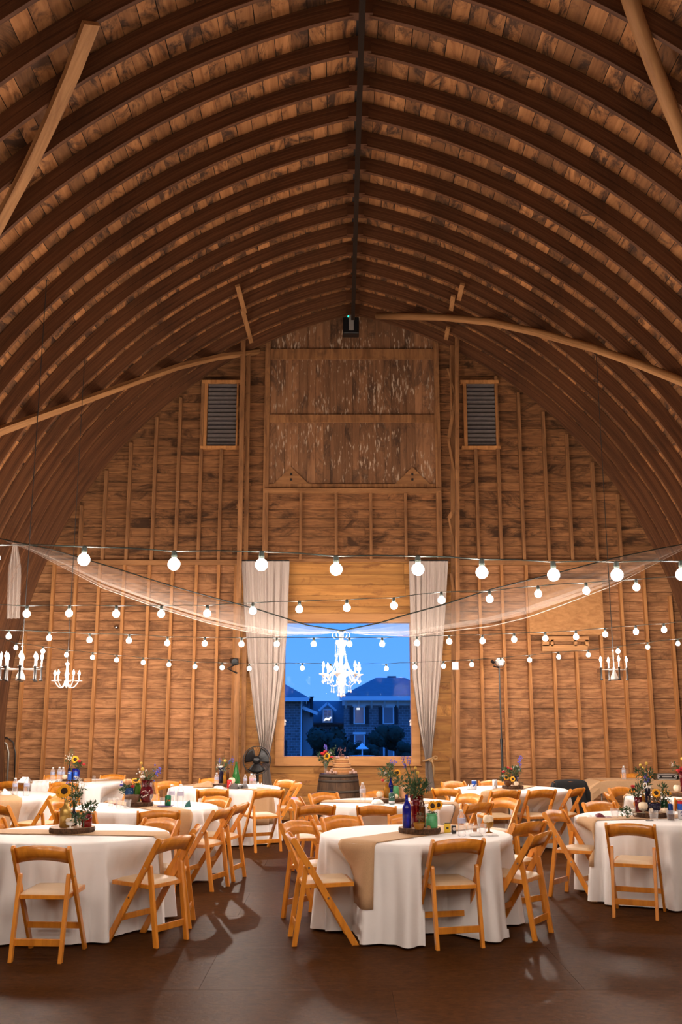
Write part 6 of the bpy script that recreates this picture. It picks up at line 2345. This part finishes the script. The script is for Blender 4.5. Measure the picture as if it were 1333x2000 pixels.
# --- flower vase beside the cake
Y = 16.85
p = on(637, Y, zb)
o, l = vase('flare', 637, Y, zb, 8, 24, M_clear, 'vase', 'slim clear vase beside the cake on the barrel', inner=False)
bouquet(l - Vector((0, 0, 0.10)), Y, [('sun', 639, 1476.5, 7.5), ('rose', 631, 1472, 5), ('rose', 648, 1479, 3.5), ('rose', 636, 1468, 4), ('leaf', 626, 1478, 6), ('leaf', 632, 1484, 7), ('leaf', 643, 1484, 7), ('blue', 635, 1459, 4), ('blue', 638, 1463, 3), ('sprig', 657, 1459, 3), ('sprig', 652, 1463, 3),
                     ('sprig', 620, 1473, 3), ('white', 645, 1470, 4), ('leaf', 648, 1470, 5), ('leaf', 636, 1490, 4)], 'bright sunflower posy with red and blue flowers beside the cake', 26)

# ================================================================== BURLAP TABLE, CASE, JACKET
bx0, bx1, by0, by1 = at(1172, 1530, 16.55).x, 5.75, 16.5, 17.15
ztb = 0.745
root = empty('folding_table', ((bx0 + bx1) / 2, 16.8, 0), 'rectangular folding table against the wall on the lamp stand side', 'table')
b = MB(); b.box(bx0, bx1, by0, by1, ztb - 0.03, ztb - 0.004); part(b, 'tabletop', M_ply, root)
for x in (bx0 + 0.02, bx1 - 0.1):
    b = MB(); b.tube([(x, by0 + 0.04, 0.012), (x, by0 + 0.04, ztb - 0.03), (x, by1 - 0.04, ztb - 0.03), (x, by1 - 0.04, 0.012)], 0.014, 6); part(b, 'leg', plain('galvanised_pipe', (0.35, 0.32, 0.28)), root)
b = MB(); b.smooth = False
xs = [bx0 - 0.26, bx0 - 0.16, bx0 - 0.03] + [bx0 + (bx1 - bx0) * i / 14 for i in range(1, 15)]
prof = []
vs = []
nrow = 8
for i, x in enumerate(xs):
    hang = x < bx0
    dropx = 0.0
    if hang:
        dropx = (bx0 - x) * 0.75
    fr = 0.20 + 0.02 * sin(i * 1.7) - (0.0 if not hang else (bx0 - x) * 0.2)
    row = [(x, by1, ztb - dropx * 0.4), (x, by1 - 0.3, ztb - dropx * 0.6 + 0.001), (x, by0 + 0.02, ztb - dropx * 0.85), (x, by0 - 0.012, ztb - 0.015 - dropx),
           (x + 0.01, by0 - 0.022 - 0.01 * sin(i * 2.1), ztb - fr * 0.5 - dropx), (x + 0.02, by0 - 0.026 - 0.015 * sin(i * 2.1), ztb - fr - dropx)]
    vs += row
m = 6
b.add(vs, [(i * m + j, i * m + j + 1, (i + 1) * m + j + 1, (i + 1) * m + j) for i in range(len(xs) - 1) for j in range(m - 1)])
tag(b.build('burlap_cloth', M_burlap, loc=(bx0, 16.8, ztb), solid=0.004), 'burlap cloth with a drooping corner on the table by the wall', 'tablecloth')
water_bottle(1220, 16.75, ztb + 0.004, 25, 'water bottle alone on the burlap cloth', (0.4, 0.5, 0.75))
p = on(1299, 16.7, ztb + 0.006); s = pxm(16.7, ztb)
root = empty('equipment_case', p, 'black equipment case with silver edges on the burlap cloth', 'case')
b = MB(); b.box(p.x - 18 / s, p.x + 18 / s, p.y - 0.13, p.y + 0.15, p.z, p.z + 10 / s); part(b, 'case_body', M_black, root)
b = MB()
for z in (0.0, 9.0):
    b.box(p.x - 18.6 / s, p.x + 18.6 / s, p.y - 0.14, p.y - 0.128, p.z + z / s, p.z + (z + 1.6) / s)
for x in (-18.6, 16.8):
    b.box(p.x + x / s, p.x + (x + 1.8) / s, p.y - 0.14, p.y - 0.128, p.z, p.z + 10 / s)
b.box(p.x - 16 / s, p.x + 16 / s, p.y - 0.138, p.y - 0.128, p.z + 4.2 / s, p.z + 7.2 / s)
part(b, 'silver_trim', plain('aluminium_trim', (0.75, 0.74, 0.72), 0.3, 0.6), root)
for x in (-12, 11):
    b = MB(); b.box(p.x + (x - 1.5) / s, p.x + (x + 1.5) / s, p.y - 0.146, p.y - 0.138, p.z + 3.5 / s, p.z + 7 / s); part(b, 'latch', M_iron, root)
p = on(1324, 16.72, ztb + 0.006)
b = MB(); b.box(p.x - 6 / s, p.x + 9 / s, p.y - 0.1, p.y + 0.1, p.z, p.z + 8 / s); tag(b.build('audio_box', M_black, loc=p, bevel=0.006), 'low black audio box beside the silver-edged case', 'box')

cx, cy, ca = CHAIRS[-3][:3]
ca = math.radians(ca)
root = empty('black_jacket', (cx, cy, 0.8), 'black jacket draped over a chair back by the burlap table', 'jacket')
b = MB(); b.smooth = True
fwd, rgt = Vector((cos(ca), sin(ca), 0)), Vector((sin(ca), -cos(ca), 0))
O = Vector((cx, cy, 0))
def jk(u, v):
    w = 0.22 + 0.045 * v
    x = (u - .5) * 2
    if v < 0.18:
        y, z = -0.20 - 0.10 * (v / 0.18), 0.805 - 0.02 * abs(x) ** 3 + 0.018 * sin(pi * v / 0.18)
    else:
        t = (v - 0.18) / 0.82
        y, z = -0.31 - 0.02 * t + 0.012 * sin(u * 19 + t * 3) * t, 0.79 - 0.02 * abs(x) ** 3 - 0.47 * t
    return O + rgt * (x * w * (1 + 0.06 * sin(v * 9))) + fwd * y + Vector((0, 0, z))
b.grid(jk, 22, 18)
part(b, 'jacket_back', M_blackcloth, root, solid=0.006)
for s_ in (-1, 1):
    b = MB(); b.smooth = True
    b.tube([O + rgt * s_ * 0.22 + fwd * -0.25 + Vector((0, 0, 0.77)), O + rgt * s_ * 0.275 + fwd * -0.24 + Vector((0, 0, 0.62)), O + rgt * s_ * 0.285 + fwd * -0.23 + Vector((0, 0, 0.42)), O + rgt * s_ * 0.28 + fwd * -0.23 + Vector((0, 0, 0.30))], [0.05, 0.055, 0.05, 0.045], 9)
    part(b, 'sleeve', M_blackcloth, root)

# ================================================================== OUTSIDE, SEEN THROUGH THE WINDOW
GZ = -2.6
b = MB(); b.box(-80, 80, 18.6, 170, GZ - 0.2, GZ)
tag(b.build('ground_outside', plain('dusk_lawn', (0.05, 0.06, 0.04), 0.95), loc=(0, 60, GZ)), 'dark lawn outside the window', 'ground', kind='structure')
M_brick = None


def brick(name, c1, c2, mortar):
    m, n, l, b = new_mat(name)
    t = n.new('ShaderNodeTexCoord')
    mp = n.new('ShaderNodeMapping')
    mp.inputs['Rotation'].default_value = (pi / 2, 0, 0)
    br = n.new('ShaderNodeTexBrick')
    br.inputs['Scale'].default_value = 1.7
    br.inputs['Color1'].default_value = (*c1, 1)
    br.inputs['Color2'].default_value = (*c2, 1)
    br.inputs['Mortar'].default_value = (*mortar, 1)
    l.new(t.outputs['Object'], mp.inputs[0])
    l.new(mp.outputs[0], br.inputs['Vector'])
    l.new(br.outputs[0], b.inputs['Base Color'])
    b.inputs['Roughness'].default_value = 0.9
    return m


M_brick = brick('house_brick', (0.21, 0.17, 0.16), (0.13, 0.105, 0.10), (0.32, 0.30, 0.29))
M_shingle = plain('roof_shingle', (0.15, 0.15, 0.16), 0.9, noise=0.25, nscale=3)
M_trim = plain('white_house_trim', (0.75, 0.74, 0.72), 0.7)
M_shut = plain('dark_shutter', (0.03, 0.025, 0.025), 0.8)
M_hpane = plain('dusk_pane', (0.18, 0.20, 0.22), 0.15)
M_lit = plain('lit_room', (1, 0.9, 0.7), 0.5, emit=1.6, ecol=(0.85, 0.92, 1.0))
YH = 60.0
h = lambda px, py, Y=YH: at(px, py, Y)


def rect(b, xa, xb, ya, yb, Y0, Y1, D=YH):
    """box with picture-measured front extents at distance D, from depth Y0 to Y1"""
    p, q = h(xa, yb, D), h(xb, ya, D)
    b.box(p.x, q.x, Y0, Y1, p.z, q.z)


# big brick house
x0, x1 = h(672, 1400).x, h(862, 1400).x
root = empty('brick_house', ((x0 + x1) / 2, YH, GZ), 'big two-storey brick house with bracketed eaves across the lawn', 'house')
b = MB(); b.box(x0, x1, YH, YH + 9, GZ, h(700, 1364).z); part(b, 'wall', M_brick, root)
ze, zr = h(700, 1361).z, h(760, 1328).z + 0.3
b = MB()
xe0, xe1 = h(664, 1400).x, h(870, 1400).x
ya, yb = YH - 0.6, YH + 9.6
xr0, xr1 = h(739, 1328).x, h(800, 1328).x
b.add([(xe0, ya, ze), (xe1, ya, ze), (xe1, yb, ze), (xe0, yb, ze), (xr0, YH + 4.0, zr), (xr1, YH + 4.0, zr), (xr1, YH + 5, zr), (xr0, YH + 5, zr)],
      [(0, 1, 5, 4), (1, 2, 6, 5), (2, 3, 7, 6), (3, 0, 4, 7), (4, 5, 6, 7), (0, 3, 2, 1)])
b.box(h(764, 1328).x, h(782, 1328).x, YH + 4.2, YH + 4.8, zr, zr + 0.12)
part(b, 'roof', M_shingle, root)
b = MB(); b.box(xe0, xe1, ya - 0.05, ya + 0.1, ze - 0.22, ze + 0.02); b.box(x0 - 0.1, x1 + 0.1, YH - 0.06, YH + 0.02, ze - 0.5, ze - 0.2); part(b, 'eave_board', M_trim, root)
for px in (676, 701, 726, 751, 777, 803):
    b = MB(); p = h(px, 1366)
    b.prism([(YH - 0.5, ze - 0.24), (YH, ze - 0.24), (YH, ze - 0.68), (YH - 0.12, ze - 0.6)], p.x - 0.06, p.x + 0.06)
    part(b, 'eave_bracket', M_trim, root)
for (xa, xb, ya_, yb_) in ((691, 713, 1377, 1414), (748, 770, 1377, 1414), (692, 713, 1431, 1470), (749, 770, 1432, 1478)):
    b = MB(); rect(b, xa, xb, ya_, yb_, YH - 0.08, YH)
    w = part(b, 'house_window', M_trim, root)
    b = MB(); rect(b, xa + 2.5, xb - 2.5, ya_ + 5, yb_ - 2, YH - 0.10, YH - 0.08)
    pn = part(b, 'pane', M_hpane, root); pn.parent = w
    b = MB(); rect(b, xa - 2, xb + 2, ya_ - 1, ya_ + 3, YH - 0.14, YH)
    part(b, 'lintel', M_trim, root)
    for (sa, sb) in ((xa - 7.5, xa - 1), (xb + 1, xb + 7.5)):
        b = MB(); rect(b, sa, sb, ya_ + 4, yb_, YH - 0.10, YH)
        part(b, 'shutter', M_shut, root)
b = MB(); rect(b, 697, 703, 1383, 1386, YH - 0.12, YH - 0.10); part(b, 'lamp_in_window', M_lit, root)

# lower wing with dormer
root = empty('house_wing', (h(640, 1400).x, YH + 2, GZ), 'low house wing with a lit dormer window between the two bigger houses', 'house')
b = MB(); b.box(h(596, 1400).x, h(674, 1400).x, YH + 2, YH + 8, GZ, h(640, 1412).z); part(b, 'wall', M_brick, root)
b = MB()
za, zt = h(640, 1413).z, h(640, 1367).z
b.add([(h(594, 1400).x, YH + 1.6, za), (h(676, 1400).x, YH + 1.6, za), (h(676, 1400).x, YH + 5, zt), (h(594, 1400).x, YH + 5, zt)], [(0, 1, 2, 3)])
part(b, 'roof', M_shingle, root, solid=0.1)
b = MB()
pa, pb, pc = h(626, 1412), h(653, 1412), h(639.5, 1374)
zs_ = h(640, 1386).z
for_y = YH + 1.2
b.add([(pa.x + .08, for_y, pa.z), (pb.x - .08, for_y, pa.z), (pb.x - .08, for_y, zs_), (pc.x, for_y, pc.z - .1), (pa.x + .08, for_y, zs_)] + [(pa.x + .08, YH + 4, pa.z), (pb.x - .08, YH + 4, pa.z), (pb.x - .08, YH + 4, zs_), (pc.x, YH + 4, pc.z - .1), (pa.x + .08, YH + 4, zs_)],
      [(0, 1, 2, 3, 4), (1, 6, 7, 2), (0, 4, 9, 5), (2, 7, 8, 3), (3, 8, 9, 4)])
dm = part(b, 'dormer', plain('grey_siding', (0.30, 0.29, 0.28), 0.8), root)
b = MB()
b.bar((pa.x - .12, for_y - .06, zs_ - .05), (pc.x, for_y - .06, pc.z + .05), 0.12, 0.2); b.bar((pb.x + .12, for_y - .06, zs_ - .05), (pc.x, for_y - .06, pc.z + .05), 0.12, 0.2)
part(b, 'dormer_trim', M_trim, root)
b = MB(); rect(b, 630, 649, 1384, 1411, for_y - 0.04, for_y); part(b, 'dormer_frame', M_trim, root)
for (xa, xb, ya_, yb_) in ((632.5, 639, 1386.5, 1392), (640, 646.5, 1386.5, 1392), (632.5, 639, 1393, 1398), (640, 646.5, 1393, 1398), (632.5, 646.5, 1399.5, 1409)):
    b = MB(); rect(b, xa, xb, ya_, yb_, for_y - 0.06, for_y - 0.04); part(b, 'pane', M_hpane, root)
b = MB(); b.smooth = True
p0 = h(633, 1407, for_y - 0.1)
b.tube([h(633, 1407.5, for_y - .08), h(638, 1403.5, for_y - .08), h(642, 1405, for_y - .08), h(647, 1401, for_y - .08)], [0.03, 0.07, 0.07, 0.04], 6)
part(b, 'lit_interior_streak', M_lit, root)  # glowing streak set before the panes to stand for the lit interior

# left house
root = empty('brick_house', (h(572, 1400).x, YH - 1, GZ), 'darker brick house with pale corner board beside the wing', 'house')
b = MB(); b.box(h(500, 1400).x, h(591, 1400).x, YH - 1, YH + 7, GZ, h(575, 1364).z); part(b, 'wall', M_brick, root)
b = MB()
ze = h(590, 1364).z
xe = h(606, 1364).x
xl = h(490, 1364).x
xm = h(525, 1364).x
b.add([(xl, YH - 1.6, ze), (xe, YH - 1.6, ze), (xe, YH + 7.6, ze), (xl, YH + 7.6, ze), (xm, YH + 3, h(525, 1318).z), (xm - .3, YH + 3, h(525, 1318).z)], [(0, 1, 4, 5), (1, 2, 4), (2, 3, 5, 4), (3, 0, 5), (0, 3, 2, 1)])
part(b, 'roof', M_shingle, root)
b = MB(); b.box(xl, xe, YH - 1.66, YH - 1.5, ze - 0.2, ze + 0.02); part(b, 'eave_board', M_trim, root)
b = MB(); b.box(h(589, 1400).x, h(591.5, 1400).x, YH - 1.08, YH - 0.9, GZ, ze); part(b, 'corner_board', M_trim, root)
b = MB(); b.box(h(556, 1440).x, h(562, 1440).x, YH - 1.06, YH - 1, h(560, 1477).z, h(560, 1445).z); part(b, 'shutter', M_shut, root)
b = MB(); p = h(609.5, 1375); b.tube([(p.x, YH - .5, h(609, 1400).z), (p.x, YH - .5, h(609, 1363).z)], 0.09, 8); b.tube([(p.x, YH - .5, h(609, 1363).z), (p.x, YH - .5, h(609, 1361).z)], 0.14, 8)
part(b, 'chimney_pipe', M_shut, root)
b = MB(); q0, q1 = h(592, 1382), h(621, 1394)
b.add([(q0.x, YH - .8, q0.z), (q1.x, YH - .8, q1.z), (q1.x, YH + 1.5, q1.z), (q0.x, YH + 1.5, q0.z)], [(0, 1, 2, 3)])
part(b, 'porch_roof', M_trim, root, solid=0.18)
b = MB(); b.box(h(592, 1400).x, h(611, 1400).x, YH - .3, YH + 1.5, GZ, h(611, 1390).z); part(b, 'porch_wall', plain('grey_siding', (0.30, 0.29, 0.28)), root)


def tree(px, py, rpx, Y, label, seed, name, squash=1.0, n=900):
    rnd = random.Random(seed)
    c = at(px, py, Y)
    r = rpx / pxm(Y, c.z)
    root = empty(name, (c.x, Y, GZ), label, 'tree')
    b = MB(); b.tube([(c.x, Y, GZ), (c.x + 0.1, Y, c.z)], [r * 0.12, r * 0.06], 7); part(b, 'trunk', M_shut, root)
    b = MB()
    blobs = [(Vector((rnd.uniform(-.6, .6), rnd.uniform(-.5, .5), rnd.uniform(-.6, .5))) * r, rnd.uniform(.35, .6) * r) for _ in range(12)]
    for _ in range(n):
        o, rr = rnd.choice(blobs)
        d = Vector((rnd.gauss(0, 1), rnd.gauss(0, 1), rnd.gauss(0, 1))).normalized()
        p = c + Vector((o.x, o.y, o.z * squash)) + Vector((d.x * rr, d.y * rr, d.z * rr * squash)) * rnd.uniform(.75, 1.05)
        t = Vector((rnd.gauss(0, 1), rnd.gauss(0, 1), rnd.gauss(0, 1))).normalized()
        s = t.cross(d).normalized() if t.cross(d).length > 1e-3 else Vector((1, 0, 0))
        L = r * 0.13
        b.add([p - t * L, p + s * L * .6, p + t * L, p - s * L * .6], [(0, 1, 2, 3)])
    b.smooth = True
    for o, rr in blobs:
        b.ball(c + Vector((o.x, o.y, o.z * squash)), rr * 0.88, 9, 7)
    part(b, 'crown', plain('dusk_foliage', (0.018, 0.030, 0.014), 0.95), root)


tree(644, 1458, 46, 47, 'wide dark bush below the dormer across the lawn', 1, 'bush', 0.95)
tree(752, 1440, 36, 50, 'dark spreading tree in front of the big brick house', 2, 'tree', 0.8)
tree(790, 1466, 22, 49, 'low dark shrub at the lamp-stand-side end of the big house', 3, 'bush', 0.9, 500)
tree(726, 1470, 20, 49, 'low dark shrub under the spreading tree', 6, 'bush', 0.9, 500)
tree(693, 1466, 15, 45, 'small bluish fir between bush and patio umbrella', 4, 'shrub', 1.5, 500)
p = at(708, 1463, 43)
s = pxm(43, p.z)
root = empty('patio_umbrella', (p.x, 43, GZ), 'pale open patio umbrella on the lawn outside', 'umbrella')
b = MB(); b.lathe([(12 / s, 0), (12.2 / s, 0.03), (7 / s, 0.10), (0.02, 0.24), (0.0001, 0.26)], p - Vector((0, 0, 0)), 10); part(b, 'canopy', M_trim, root)
b = MB(); b.tube([(p.x, 43, GZ), (p.x, 43, p.z + 0.2)], 0.03, 6); part(b, 'pole', M_trim, root)
b = MB(); q = at(708, 1479, 43); b.lathe([(0.3, 0), (0.55, 0.02), (0.55, 0.06), (0.0001, 0.06)], (p.x, 43, q.z), 14); b.tube([(p.x, 43, GZ), (p.x, 43, q.z)], 0.05, 6)
tag(b.build('patio_table', M_trim, loc=(p.x, 43, GZ)), 'round pale patio table under the outdoor umbrella', 'table')
